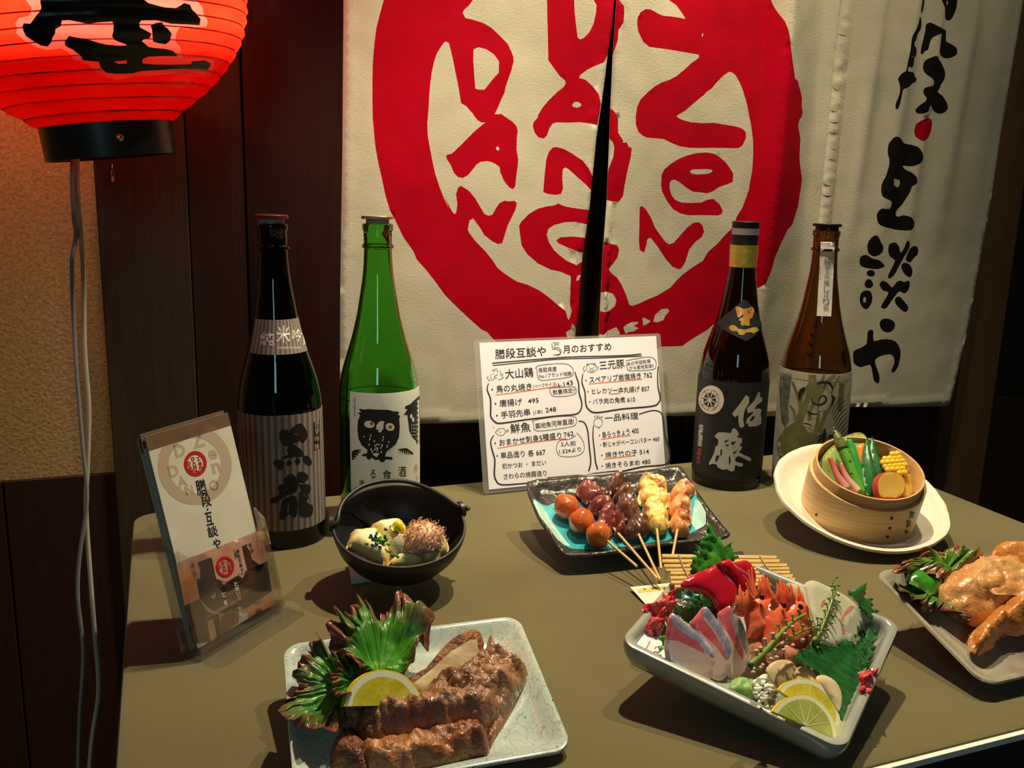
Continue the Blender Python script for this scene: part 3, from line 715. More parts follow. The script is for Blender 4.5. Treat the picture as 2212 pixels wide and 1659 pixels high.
# stud on the base ring
ps = lhit((253, 250)); g = fa + ps[0]
sp_ = L3((rb + 0.001) * math.cos(g), (rb + 0.001) * math.sin(g), -ring_h * 0.45); nn = (tiltL @ Vector((math.cos(g), math.sin(g), 0)))
u_ = nn.orthogonal().normalized(); w_ = nn.cross(u_); mb = MB()
mb.loft([[sp_ + nn * (0.003 * math.sin(t)) + (u_ * math.cos(2 * math.pi * i / 16) + w_ * math.sin(2 * math.pi * i / 16)) * 0.0042 * math.cos(t) for i in range(16)] for t in (0, 0.4, 0.8, 1.2, 1.5)])
mb.build('stud', mat('brass', (0.65, 0.6, 0.25), 0.25, metal=1), LAN, True)
wire = mat('rib_wire', (0.03, 0.01, 0.008), 0.7)
for i in range(1, NR + 1):
    h = i * pitch; mb = MB(); n = 96; r = lr(h) - 0.0036; ph0 = i * 0.9
    pts = [L3(r * math.cos(2 * math.pi * j / n), r * math.sin(2 * math.pi * j / n), h + 0.0006 * math.sin(3 * 2 * math.pi * j / n + ph0)) for j in range(n)]
    rings = []
    for j, p in enumerate(pts):
        c = L3(0, 0, h); o_ = (p - c).normalized(); rings.append([p + (o_ * math.cos(t) + axis * math.sin(t)) * 0.0007 for t in (0, 1.57, 3.14, 4.71)])
    mb.loft(rings, closed=True); mb.build('rib', wire, LAN, True)
# socket with its shade disc and the bulb
mb = MB(); mb.loft([lring(0.014, -ring_h * .2, 20), lring(0.014, HT * .42, 20), lring(0.050, HT * .43, 20), lring(0.050, HT * .44, 20), lring(0.012, HT * .445, 20)]); mb.build('socket', blk, LAN)
mb = MB(); mb.box((-rb + 0.004, -0.006, -0.002), (rb - 0.004, 0.006, 0.002), tiltL, L3(0, 0, -ring_h * .3)); mb.build('cross_bar', blk, LAN)
bulb = bpy.data.lights.new('lantern_bulb', 'POINT'); bulb.energy = 7.0; bulb.color = (1.0, 0.72, 0.42); bulb.shadow_soft_size = 0.012
bo = bpy.data.objects.new('lantern_bulb', bulb); COL.objects.link(bo); bo.location = L3(0, 0, HT * .52)
# cords
cw = mat('grey_flex', (0.30, 0.30, 0.30), 0.5); cc = mat('white_flex', (0.62, 0.55, 0.46), 0.5)
def cord(name, pts, y, r, m, label):
    P = [on_y(p, yy) for p, yy in zip(pts, y)]
    P3 = [Vector(q) for q in sm([tuple(p) for p in P], 5, False)]
    b = P3[-1]; mb = MB(); mb.tube(P3, r, 8)
    o = mb.build(name, m, None, True, base=b); return props(o, label, 'cord', 'lantern cords')
p1 = [(158,330),(157,400),(160,470),(164,510),(156,560),(157,640),(165,800),(178,960),(188,1080),(172,1200),(168,1290),(180,1410),(172,1550),(168,1700),(170,1900)]
p2 = [(165,330),(168,440),(176,520),(181,620),(183,760),(192,880),(190,980),(186,1100),(194,1230),(204,1360),(213,1490),(198,1600),(190,1720),(188,1900)]
ys = [1.10] * 3 + [1.19] * 2 + [1.23] * 10
cord('power_cord', p1, ys, 0.0026, cw, 'grey power cord hanging below the lantern, left of the two')
cord('power_cord', p2, [1.115] * 2 + [1.20] + [1.25] * 12, 0.0030, cc, 'cream power cord hanging below the lantern, right of the two')
# ------------------------------------------------------------------ sake bottles
def glass(name, col, rough=0.03):
    m = mat(name, col, rough, trans=1.0, ior=1.45, spec=0.5); return m
BH = 0.397
BP = [(0.0, 0.044), (0.002, 0.049), (0.006, 0.0515), (0.012, 0.0525), (0.155, 0.0525), (0.170, 0.0522), (0.188, 0.0503), (0.205, 0.0466), (0.222, 0.0415), (0.240, 0.0360), (0.258, 0.0312),
      (0.276, 0.0272), (0.295, 0.0240), (0.315, 0.0208), (0.330, 0.0190), (0.345, 0.0180), (0.3555, 0.0176)]
NECK = [(0.3560, 0.0176), (0.3575, 0.0200), (0.3605, 0.0200), (0.362, 0.0177), (0.3780, 0.0177), (0.3795, 0.0193), (0.3855, 0.0193), (0.3870, 0.0180)]
class Bottle:
    def __init__(s, name, label, px, scale, gm, lean=0.0, liquid=None):
        s.c = on_z(px, 0.0); s.sc = scale; s.fa = math.atan2(EYE.y - s.c.y, EYE.x - s.c.x); s.lean = lean
        s.prof = sm(BP, 4, False)
        s.o = thing(name, label, 'bottle', s.c)
        mb = MB(); n = 64; rings = []
        outer = s.prof + NECK
        inner = [(h + (0.006 if h < 0.01 else 0), max(0.004, r - 0.0028)) for h, r in reversed([p for p in outer if p[0] > 0.003 and not 0.3565 < p[0] < 0.3615 and not 0.379 < p[0] < 0.3865])]
        inner = inner + [(0.0085, 0.030), (0.0085, 0.004)]
        rings = [s.ring(0.001, 0.004)] + [s.ring(0.0015, 0.03)] + [s.ring(h, r) for h, r in outer] + [s.ring(h, r) for h, r in inner]
        mb.loft(rings); mb.build('glass_body', gm, s.o, True, sharp=50)
    def ring(s, h, r, n=64): return [s.pt(2 * math.pi * i / n, h, r) for i in range(n)]
    def pt(s, a, h, r): 
        return s.c + Vector((math.cos(a) * r * s.sc + s.lean * h, math.sin(a) * r * s.sc, h))
    def r(s, h):
        P = s.prof + NECK
        if h <= P[0][0]: return P[0][1]
        for (a, ra), (b, rb_) in zip(P, P[1:]):
            if a <= h <= b: return ra + (rb_ - ra) * (h - a) / (b - a + 1e-9)
        return P[-1][1]
    def hit(s, p):
        v = ray(p); c = s.c; n = Vector((EYE.x - c.x, EYE.y - c.y, 0)).normalized(); side = Vector((-n.y, n.x, 0)); dep = 0.03
        a = h = 0
        for _ in range(6):
            q = EYE + v * ((c + n * dep - EYE).dot(n) / v.dot(n)) - c
            a = q.dot(side) - s.lean * q.z * side.x; h = q.z; r = s.r(h) * s.sc
            k = max(-0.985, min(0.985, a / r)); dep = r * math.cos(math.asin(k))
        th = s.fa + math.asin(k)
        e = 0.001; r1, r0 = s.r(h + e), s.r(h - e)
        nn = Vector((math.cos(th), math.sin(th), -(r1 - r0) / (2 * e))).normalized()
        return (s.pt(th, h, s.r(h)), nn)
    def paper(s, name, a0, a1, top, bot, mats, off=0.0005, n=40, m=8, label=None, midx=None):
        """wrapped paper label between angles (deg, 0 = towards viewer, + = picture right); top/bot heights as functions of u"""
        V = []; F = []
        for lay in (off, off * 0.3):
            for j in range(m + 1):
                for i in range(n + 1):
                    u = i / n; h = bot(u) + (top(u) - bot(u)) * j / m; a = s.fa + math.radians(a0 + (a1 - a0) * u)
                    V.append(s.pt(a, h, s.r(h) + lay / s.sc))
        k = (n + 1) * (m + 1)
        for j in range(m):
            for i in range(n):
                q = j * (n + 1) + i; F.append((q, q + 1, q + n + 2, q + n + 1)); F.append((q + k, q + n + 1 + k, q + n + 2 + k, q + 1 + k))
        rim = [i for i in range(n + 1)] + [j * (n + 1) + n for j in range(1, m + 1)] + [m * (n + 1) + i for i in range(n - 1, -1, -1)] + [j * (n + 1) for j in range(m - 1, 0, -1)]
        for a, b in zip(rim, rim[1:] + rim[:1]): F.append((b, a, a + k, b + k))
        o = mesh(name, V, F, mats, s.o, True, sharp=60)
        if label: o['label'] = label
        return o
    def band(s, name, h0, h1, r0, r1, m, th=0.0012, top=False, label=None):
        mb = MB()
        if top: mb.loft([s.ring(h0, r0), s.ring(h1 - 0.0006, r1), s.ring(h1, r1 - 0.0008)])
        else: mb.loft([s.ring(h0, r0), s.ring(h1, r1), s.ring(h1, r1 - th), s.ring(h0, r0 - th)], closed=True)
        o = mb.build(name, m, s.o, True, sharp=35)
        if label: o['label'] = label
        return o
W1 = lambda z: (lambda u: z)
brown_glass = glass('dark_brown_glass', (0.11, 0.04, 0.012))
black_glass = glass('smoky_black_glass', (0.02, 0.022, 0.02))
amber_glass = glass('amber_glass', (0.40, 0.235, 0.06))
green_glass = glass('green_glass', (0.26, 0.66, 0.18))
ink_b = mat('printing_ink', (0.012, 0.011, 0.012), 0.5)
silver_ink = mat('silver_ink', (0.55, 0.56, 0.52), 0.4, metal=0.2)
white_ink = mat('cream_ink', (0.75, 0.70, 0.62), 0.6)
gold = mat('gold_foil', (0.66, 0.56, 0.10), 0.30, (0.80, 0.36, 0.08), 25, metal=0.45, bump=0.0006, bscale=120, ramp=(0.45, 0.6), coat=0.5)
red_ink = mat('red_ink', (0.45, 0.06, 0.04), 0.6)

def striped(name, c1, c2, freq):
    m = mat(name, c1, 0.75, bump=0.0001, bscale=500); nt = m.node_tree; N = nt.nodes; L = nt.links; b = N['Principled BSDF']
    tc = N.new('ShaderNodeTexCoord'); sep = N.new('ShaderNodeSeparateXYZ'); L.new(tc.outputs['Object'], sep.inputs[0])
    at = N.new('ShaderNodeMath'); at.operation = 'ARCTAN2'; L.new(sep.outputs[1], at.inputs[0]); L.new(sep.outputs[0], at.inputs[1])
    mu = N.new('ShaderNodeMath'); mu.operation = 'MULTIPLY'; mu.inputs[1].default_value = freq; L.new(at.outputs[0], mu.inputs[0])
    si = N.new('ShaderNodeMath'); si.operation = 'SINE'; L.new(mu.outputs[0], si.inputs[0])
    no = N.new('ShaderNodeTexNoise'); no.inputs['Scale'].default_value = 300; L.new(tc.outputs['Object'], no.inputs[0])
    ad = N.new('ShaderNodeMath'); ad.operation = 'ADD'; L.new(si.outputs[0], ad.inputs[0]); L.new(no.outputs['Fac'], ad.inputs[1])
    r = N.new('ShaderNodeValToRGB'); r.color_ramp.elements[0].position = 0.2; r.color_ramp.elements[1].position = 0.95
    r.color_ramp.elements[0].color = (*c1, 1); r.color_ramp.elements[1].color = (*c2, 1); L.new(ad.outputs[0], r.inputs[0]); L.new(r.outputs[0], b.inputs['Base Color'])
    return m
# --- 1: black bottle with striped labels
b1 = Bottle('sake_bottle', 'black sake bottle with grey striped labels and two big black characters', (617, 1155), 0.955, black_glass, lean=-0.016)
b1.band('stopper', 0.387, 0.3925, 0.0150, 0.0150, mat('stopper_white', (0.35, 0.33, 0.32), 0.5), top=True)
b1.band('cap', 0.3925, 0.3965, 0.0200, 0.0203, mat('maroon_cap', (0.12, 0.02, 0.02), 0.35, metal=0.4), top=True)
st = striped('striped_paper', (0.30, 0.26, 0.235), (0.15, 0.105, 0.098), 40)
def bz(b, px): return (b.hit(px)[0] - b.c).z
lab1 = b1.paper('lower_label', -86, 88, W1(bz(b1, (613, 898))), W1(bz(b1, (622, 1147))), st)
zt, zb = bz(b1, (600, 691)), bz(b1, (605, 766))
lab1b = b1.paper('shoulder_label', -64, 80, W1(zt), W1(zb), st)
d = Decal(b1.hit, 0.0007, 6)
for pl_ in ([(430,560),(445,535),(500,530),(520,560),(528,550),(520,530),(560,500),(600,475),(630,480),(665,530),(680,580),(670,610),(640,645),(610,625),(590,640),(560,645),(560,665),(600,690),(640,730),(645,760),(620,772),(560,775),(500,785),(445,795),(440,785),(490,760),(510,750),(495,710),(515,680),(470,675),(440,640),(428,600)],
            [(375,820),(410,800),(455,805),(472,835),(455,885),(430,888),(395,865)], [(490,825),(510,805),(535,815),(540,835),(515,852),(495,848)], [(565,805),(590,785),(612,795),(615,825),(590,838),(570,825)], [(635,775),(660,762),(700,780),(718,830),(695,850),(660,835),(640,800)],
            [(460,990),(500,940),(540,925),(578,960),(580,985),(595,1000),(590,1060),(580,1090),(560,1090),(530,1110),(480,1125),(450,1150),(400,1185),(355,1185),(345,1165),(370,1140),(430,1110),(415,1060),(425,1025),(470,1015),(465,1000)],
            [(450,1165),(520,1130),(560,1120),(590,1150),(592,1240),(575,1310),(550,1318),(520,1290),(500,1300),(470,1335),(435,1335),(428,1310),(440,1250)],
            [(585,970),(590,920),(620,905),(650,915),(680,935),(685,965),(665,990),(640,1010),(690,1020),(708,1050),(700,1090),(680,1110),(690,1140),(670,1165),(690,1195),(720,1205),(728,1240),(720,1290),(690,1310),(640,1312),(605,1290),(600,1200),(605,1130),(600,1100),(620,1070),(600,1020)]):
    d.poly(Z(500, 800, 4.147, sm(pl_, 2)), 0, 6)
d.build('lettering', [ink_b], lab1, 'two big black brush characters')
d = Decal(b1.hit, 0.0010, 6)
for pts in ([(560,560),(575,575),(590,562)], [(600,1010),(640,1015)], [(510,1190),(505,1270)], [(640,1110),(660,1130)], [(500,1060),(470,1075)], [(575,1140),(600,1180)]): d.stroke(Z(500, 800, 4.147, pts), [1.2, 2.2], 0)
d.build('lettering_gap', [st], lab1)['kind'] = 'stuff'
d = Decal(b1.hit, 0.0007, 6)
for ch, c, w, h in (('純', (578, 732), 30, 30), ('米', (612, 722), 30, 38), ('吟', (640, 724), 22, 26), ('醸', (661, 728), 12, 34)): d.char(ch, c, w, h, 0, 0.012, 0, wob=2)
d.text('黒龍酒造株式会社', (598, 754), (650, 753), 6)
d.build('lettering', [white_ink], lab1b, 'cream brush characters')
d = Decal(b1.hit, 0.0007, 5); d.poly([(676, 911), (689, 906), (690, 970), (678, 974)], 0); 
for i, ch in enumerate('純米吟醸'): d.char(ch, (683, 919 + i * 15), 9, 12, 1)
d.build('seal_strip', [ink_b, mat('strip_ink', (0.35, 0.25, 0.16), 0.6)], lab1)
# --- 2: green bottle with owl label
b2 = Bottle('sake_bottle', 'green glass sake bottle with an owl drawing on a white label', (822, 1120), 0.985, green_glass, lean=-0.006)
b2.band('stopper', 0.387, 0.3925, 0.0145, 0.0145, mat('stopper_cream', (0.65, 0.58, 0.42), 0.5), top=True)
b2.band('cap', 0.3925, 0.3965, 0.0200, 0.0203, mat('gold_cap', (0.75, 0.62, 0.42), 0.25, metal=0.9), top=True)
lab_w = mat('white_label_paper', (0.72, 0.74, 0.66), 0.7, bump=0.0001, bscale=300)
def ang(b, px):
    P = b.hit(px)[0]; return math.degrees((math.atan2(P.y - b.c.y, P.x - b.c.x - b.lean * (P.z - b.c.z)) - b.fa + math.pi) % (2 * math.pi) - math.pi)
lab2 = b2.paper('label', ang(b2, (757, 950)), 84, W1(bz(b2, (825, 850))), W1(bz(b2, (825, 1085))), lab_w)
H_ = lambda pts: Z(500, 800, 4.147, pts)
d = Decal(b2.hit, 0.0007, 6)
owl = H_([(1150,340),(1180,350),(1230,345),(1300,350),(1400,352),(1450,365),(1500,370),(1490,400),(1512,405),(1500,430),(1505,500),(1500,590),(1470,660),(1420,700),(1385,730),(1375,770),(1440,775),(1440,800),(1380,795),(1365,820),(1335,820),(1325,800),(1285,800),(1260,780),(1235,800),(1215,790),(1210,770),(1170,765),(1175,750),(1215,740),(1220,710),(1170,670),(1140,610),(1130,530),(1135,450),(1155,400),(1135,380),(1165,370),(1148,355)])
d.poly(owl, 0, 5)
d.poly(H_([(1683,225),(1640,260),(1600,300),(1555,320),(1550,340),(1575,345),(1540,400),(1572,395),(1580,450),(1590,540),(1620,600),(1650,630),(1655,665),(1665,635),(1683,665)]), 0, 5)
for a, b, c_, w in (((1090, 800), (1110, 740), (1160, 712), 60), ((1490, 710), (1560, 720), (1625, 745), 50)):
    P = H_([a, b, c_]); d.stroke(P, [2, w / 4.147, 2], 0)
for ch, c, w, h in (('る', (1268, 928), 52, 80), ('食', (1392, 935), 78, 95), ('酒', (1526, 905), 72, 92), ('造', (1170, 1010), 45, 60)): d.char(ch, H_([c])[0], w / 4.147, h / 4.147, 0, 0.003, 0, wob=1.0)
for i, ch in enumerate('全量山田錦純米酒'): d.char(ch, H_([(1107, 245 + i * 22)])[0], 3.4, 4.4, 0)
d.build('owl_print', [ink_b], lab2, 'black owl, leaves and characters')
d = Decal(b2.hit, 0.001, 6)
for c, w, h, rt in (((1238, 482), 92, 66, -5), ((1418, 505), 80, 72, 8)):
    x, y = H_([c])[0]; d.poly([(x + w / 8.3 * math.cos(t) , y + h / 8.3 * math.sin(t + 0.1)) for t in [i * math.pi / 8 for i in range(16)]], 0, 4)
d.poly(H_([(1340,450),(1370,455),(1362,480),(1360,520),(1335,555),(1315,550),(1318,530),(1295,525),(1300,490),(1320,462)]), 0, 4)
d.poly(H_([(1265,745),(1300,735),(1318,755),(1300,775),(1275,760)]), 0, 4)
random.seed(3)
for i in range(46):
    x = random.uniform(1165, 1475); y = random.uniform(560, 735)
    if abs(x - 1320) > 150 - (y - 560) * 0.62: continue
    l = random.uniform(14, 26); d.stroke(H_([(x, y), (x - 4, y + l / 2), (x - 8, y + l)]), [0.8, 3.0, 0.8], 0, 1)
for c in ((1605, 410), (1622, 440)): x, y = H_([c])[0]; d.poly([(x + 2.6 * math.cos(t), y + 5 * math.sin(t)) for t in [i * math.pi / 6 for i in range(12)]], 0, 4)
for i in range(12): x, y = H_([(1612 + (i % 3) * 18, 480 + (i // 3) * 30)])[0]; d.stroke([(x, y), (x - .5, y + 2), (x - 1, y + 4)], [0.5, 1.6, 0.5], 0, 1)
for i in range(6): x, y = H_([(1505 + i * 17, 722 + i * 4)])[0]; d.stroke([(x, y - 3), (x - 1.5, y + 4)], 1.0, 0)
for i in range(4): x, y = H_([(1108 + i * 14, 785 - i * 20)])[0]; d.stroke([(x - 3, y - 2), (x + 5, y + 2)], 1.0, 0)
d.build('owl_highlight', [lab_w], lab2)['kind'] = 'stuff'
d = Decal(b2.hit, 0.0013, 6)
for c in ((1257, 472), (1421, 505)): x, y = H_([c])[0]; d.poly([(x + 3.6 * math.cos(t), y + 3.4 * math.sin(t)) for t in [i * math.pi / 6 for i in range(12)]], 0, 4)
d.char('の', H_([(1645, 870)])[0], 7, 14, 0); d.char('す', H_([(1655, 965)])[0], 5, 11, 0)
d.build('red_marks', [red_ink], lab2)['kind'] = 'stuff'
# --- 3: brown bottle, black label
b3 = Bottle('shochu_bottle', 'dark brown bottle with gold foil neck, black label and silver characters', (1567, 1038), 1.0, brown_glass, lean=-0.0)
J_ = lambda pts: Z(1470, 460, 4.88, pts); K_ = lambda pts: Z(1470, 780, 5.53, pts)
b3.band('gold_collar', bz(b3, (1602, 578)), 0.3625, b3.r(bz(b3, (1602, 578))) + 0.0007, 0.0206, gold, label='crinkled gold foil collar')
b3.band('cap_sleeve', 0.3625, 0.3775, 0.0187, 0.0192, mat('cap_black', (0.01, 0.009, 0.01), 0.5))
b3.band('cap_band', 0.3775, 0.3895, 0.0194, 0.0196, mat('cap_grey', (0.30, 0.30, 0.31), 0.45))
b3.band('cap', 0.3870, 0.3965, 0.0196, 0.0200, mat('cap_black_top', (0.015, 0.012, 0.01), 0.35, metal=0.3), top=True)
lab_k = mat('black_label_paper', (0.012, 0.013, 0.015), 0.55)
lab3 = b3.paper('label', -89, 87, W1(bz(b3, (1580, 826))), W1(0.018), lab_k)
d = Decal(b3.hit, 0.0009, 6)
d.poly(J_([(370,1165),(520,1040),(660,915),(700,925),(770,1010),(862,1185),(790,1290),(690,1352),(600,1310),(450,1230)]), 0, 6)
dia = d.build('shoulder_diamond', [lab_k], b3.o, 'black diamond shaped shoulder label')
d = Decal(b3.hit, 0.0013, 6)
d.poly(J_([(580,990),(620,988),(650,1010),(700,1008),(745,990),(768,1010),(765,1060),(750,1110),(725,1115),(722,1150),(726,1190),(650,1192),(630,1170),(640,1150),(615,1130),(620,1115),(660,1095),(655,1070),(620,1105),(600,1095),(598,1070),(585,1030)]), 0, 5)
d.poly(J_([(517,1200),(540,1180),(580,1190),(610,1222),(680,1232),(760,1205),(795,1205),(820,1240),(760,1275),(740,1258),(690,1262),(660,1290),(620,1285),(598,1250),(540,1245),(518,1225)]), 0, 5)
d.build('gold_character', [gold], dia)
d = Decal(b3.hit, 0.0013, 6)
d.poly(J_([(700,1030),(742,1008),(748,1035),(722,1062),(702,1060)]), 0, 4); d.build('gold_gap', [lab_k], dia)
d = Decal(b3.hit, 0.0010, 6)
for poly in ([(778,402),(815,430),(815,500),(770,570),(755,620),(745,700),(760,770),(730,798),(700,780),(690,720),(690,640),(650,670),(615,630),(640,590),(700,520)],
             [(925,362),(945,380),(940,430),(970,430),(968,480),(900,530),(880,570),(940,565),(962,580),(950,640),(960,690),(955,750),(900,778),(810,780),(800,740),(780,745),(790,690),(850,630),(870,600),(800,620),(790,560),(830,520),(870,480),(890,440),(905,410)],
             [(455,850),(520,850),(600,860),(620,805),(650,800),(685,840),(695,880),(665,905),(730,920),(735,960),(700,1010),(735,1020),(720,1060),(690,1085),(760,1120),(835,1155),(842,1180),(820,1195),(750,1160),(690,1130),(650,1160),(655,1200),(740,1220),(742,1250),(720,1260),(650,1240),(640,1310),(600,1315),(560,1290),(500,1295),(450,1270),(430,1230),(380,1225),(352,1240),(342,1215),(380,1150),(410,1080),(420,1020),(450,1000),(455,940),(412,900),(420,880)]):
    d.poly(K_(poly), 0, 6)
d.build('lettering', [silver_ink], lab3, 'large silver brush characters')
d = Decal(b3.hit, 0.0014, 6)
for poly in ([(850,660),(880,650),(870,690),(830,720),(820,705)], [(525,950),(580,935),(570,950),(530,975)], [(600,965),(660,955),(640,990),(610,1000)], [(535,1000),(590,995),(560,1020)], [(430,1130),(470,1120),(440,1190),(415,1200)], [(590,1120),(600,1200),(580,1240),(575,1160)], [(620,1090),(680,1060),(640,1110)], [(480,1060),(500,1050),(495,1110),(478,1130)]):
    d.poly(K_(poly), 0, 5)
d.build('lettering_gap', [lab_k], lab3)['kind'] = 'stuff'
d = Decal(b3.hit, 0.0010, 5)
ec = K_([(372, 462)])[0]
def ell(c, rx, ry, n=28, rot=0, a0=0, a1=360):
    t = math.radians(rot); return [(c[0] + rx * math.cos(a) * math.cos(t) - ry * math.sin(a) * math.sin(t), c[1] + rx * math.cos(a) * math.sin(t) + ry * math.sin(a) * math.cos(t)) for a in [math.radians(a0 + (a1 - a0) * i / n) for i in range(n)]]
d.poly(ell(ec, 27, 31), 0, 5); d.build('emblem', [white_ink], lab3, 'round cream wheel emblem')
d = Decal(b3.hit, 0.0014, 5); e2 = (ec[0] - 3, ec[1])
for rad in (13.5, 20.5):
    pts = ell(e2, rad * 0.95, rad * 1.1, 36)
    for i in range(36):
        if rad > 15 and i % 9 < 2: continue
        d.stroke([pts[i], pts[(i + 1) % 36]], 0.9, 0)
for i in range(8):
    a = i * math.pi / 4 + 0.2; d.stroke([(e2[0] + 13 * math.cos(a), e2[1] + 15 * math.sin(a)), (e2[0] + 21 * math.cos(a), e2[1] + 24 * math.sin(a))], 0.9, 0)
for i in range(8):
    a = i * math.pi / 4; w = 0.27
    d.poly([(e2[0] + 3 * math.cos(a), e2[1] + 3.4 * math.sin(a)), (e2[0] + 12 * math.cos(a - w), e2[1] + 14 * math.sin(a - w)), (e2[0] + 12.5 * math.cos(a + w), e2[1] + 14.5 * math.sin(a + w))], 0, 5)
d.build('emblem_lines', [ink_b], lab3)['kind'] = 'stuff'
d = Decal(b3.hit, 0.0010, 5)
for i, ch in enumerate('佐藤酒造'): d.char(ch, K_([(252 - i * 5, 785 + i * 66)])[0], 10, 12, 0, 0.012)
for i, ch in enumerate('有限会社'): d.char(ch, K_([(235 - i * 4, 1062 + i * 46)])[0], 9, 8.5, 1, 0.012)
d.build('maker_line', [white_ink, red_ink], lab3)
# --- 4: amber bottle with woodland label
b4 = Bottle('sake_bottle', 'amber sake bottle with a pale woodland label behind the bamboo steamer', (1742, 1040), 1.01, amber_glass, lean=-0.022)
b4.band('stopper', 0.387, 0.3925, 0.0165, 0.0160, mat('cap_dark', (0.012, 0.01, 0.009), 0.4), top=True)
b4.band('cap', 0.3925, 0.3965, 0.0200, 0.0203, mat('cap_dark_top', (0.02, 0.016, 0.012), 0.3, metal=0.4), top=True)
lab_g = mat('woodland_label', (0.50, 0.50, 0.40), 0.7, (0.38, 0.38, 0.29), 60)
lab4 = b4.paper('label', -80, 84, W1(bz(b4, (1758, 806))), W1(0.02), lab_g)
moss = mat('moss_ink', (0.15, 0.16, 0.055), 0.7, (0.22, 0.22, 0.09), 60); dkg = mat('grey_tree_ink', (0.10, 0.10, 0.08), 0.7, (0.2, 0.2, 0.16), 120)
d = Decal(b4.hit, 0.0007, 6)
d.poly(K_([(1180,900),(1250,800),(1340,740),(1400,700),(1470,770),(1530,850),(1600,850),(1640,880),(1700,900),(1800,900),(1880,900),(1880,1200),(1200,1200),(1150,1000)]), 0, 8)
for pts, w in (([(1560,160),(1555,300),(1500,500),(1420,720)], [10, 12, 14]), ([(1600,160),(1610,330),(1580,450)], [6, 9, 8]), ([(1340,240),(1400,400),(1440,560),(1410,700)], [5, 8, 11]), ([(1850,160),(1760,220),(1700,330),(1560,560),(1540,700)], [5, 7, 8]),
               ([(1840,420),(1780,560),(1700,700),(1660,850)], [5, 8, 10]), ([(1530,280),(1450,420),(1440,520)], [4, 6, 6]), ([(1650,590),(1640,700),(1610,850)], [6, 7, 9]), ([(1720,160),(1650,300),(1620,420)], [5, 7, 8]), ([(1900,170),(1840,270),(1800,380)], [3, 5, 4]), ([(1310,520),(1360,600),(1380,700)], [3, 6, 7])):
    d.stroke(K_(pts), w, 0)
d.poly(K_([(1898,228),(1962,230),(1925,598),(1872,592)]), 0, 6)
d.build('tree_print', [moss], lab4, 'olive green tree silhouettes')
d = Decal(b4.hit, 0.0009, 6)
d.poly(K_([(1200,140),(1330,150),(1320,300),(1290,520),(1300,700),(1250,780),(1210,700),(1195,500),(1190,300)]), 0, 7)
d.build('tree_bark', [dkg], lab4)
d = Decal(b4.hit, 0.0012, 6)
for pts, w in (([(1490,310),(1450,350),(1425,400),(1430,450)], [4, 9, 6, 2]), ([(1625,270),(1700,250),(1780,265),(1815,330)], [3, 6, 6, 3]), ([(1800,400),(1825,450),(1800,530)], [2, 6, 2]), ([(1565,440),(1580,490),(1640,520),(1700,510),(1740,460),(1720,415),(1680,420),(1650,480),(1640,560)], [2, 4, 4, 4, 3, 2]), ([(1515,590),(1560,625),(1640,630)], [3, 4, 2]), ([(1720,590),(1700,640)], [3, 1]),
               ([(1460,745),(1520,745),(1570,770)], [2, 3, 1.5]), ([(1720,800),(1715,880),(1700,960)], [3, 8, 3]), ([(1645,895),(1700,880),(1740,870)], [3, 5, 3]), ([(1645,960),(1690,900)], [3, 4]), ([(1765,895),(1820,890)], [6, 5])):
    d.stroke(K_(pts), w, 0)
for i in range(9):
    x = 1800 + i * 18; d.stroke(K_([(x + 150 - i * 8, 420 + i * 45), (x + 60 - i * 5, 500 + i * 45), (x - i * 6, 620 + i * 40)]), [0.6, 1.6, 0.8], 0)
d.build('brush_writing', [ink_b], lab4)
d = Decal(b4.hit, 0.0009, 6); d.poly(J_([(1482,303),(1625,305),(1585,1088),(1437,1083)]), 0, 6); strip = d.build('neck_strip', [mat('strip_paper', (0.62, 0.60, 0.55), 0.6)], b4.o, 'narrow white neck strip')
d = Decal(b4.hit, 0.0013, 6)
for i, (ch, y, s_) in enumerate((('純', 510, 70), ('米', 570, 50), ('大', 620, 40), ('吟', 670, 50), ('醸', 735, 60), ('し', 800, 60), ('ぼ', 860, 50), ('り', 930, 70), ('華', 1000, 60))):
    d.char(ch, J_([(1548 - i * 2, y)])[0], s_ / 5.4, s_ / 4.9, 0)
d.build('strip_writing', [mat('grey_ink', (0.12, 0.12, 0.12), 0.6)], strip)
d = Decal(b4.hit, 0.0013, 6); d.text('山形', J_([(1495, 370)])[0], J_([(1550, 370)])[0], 7); d.build('strip_seal', [red_ink], strip)
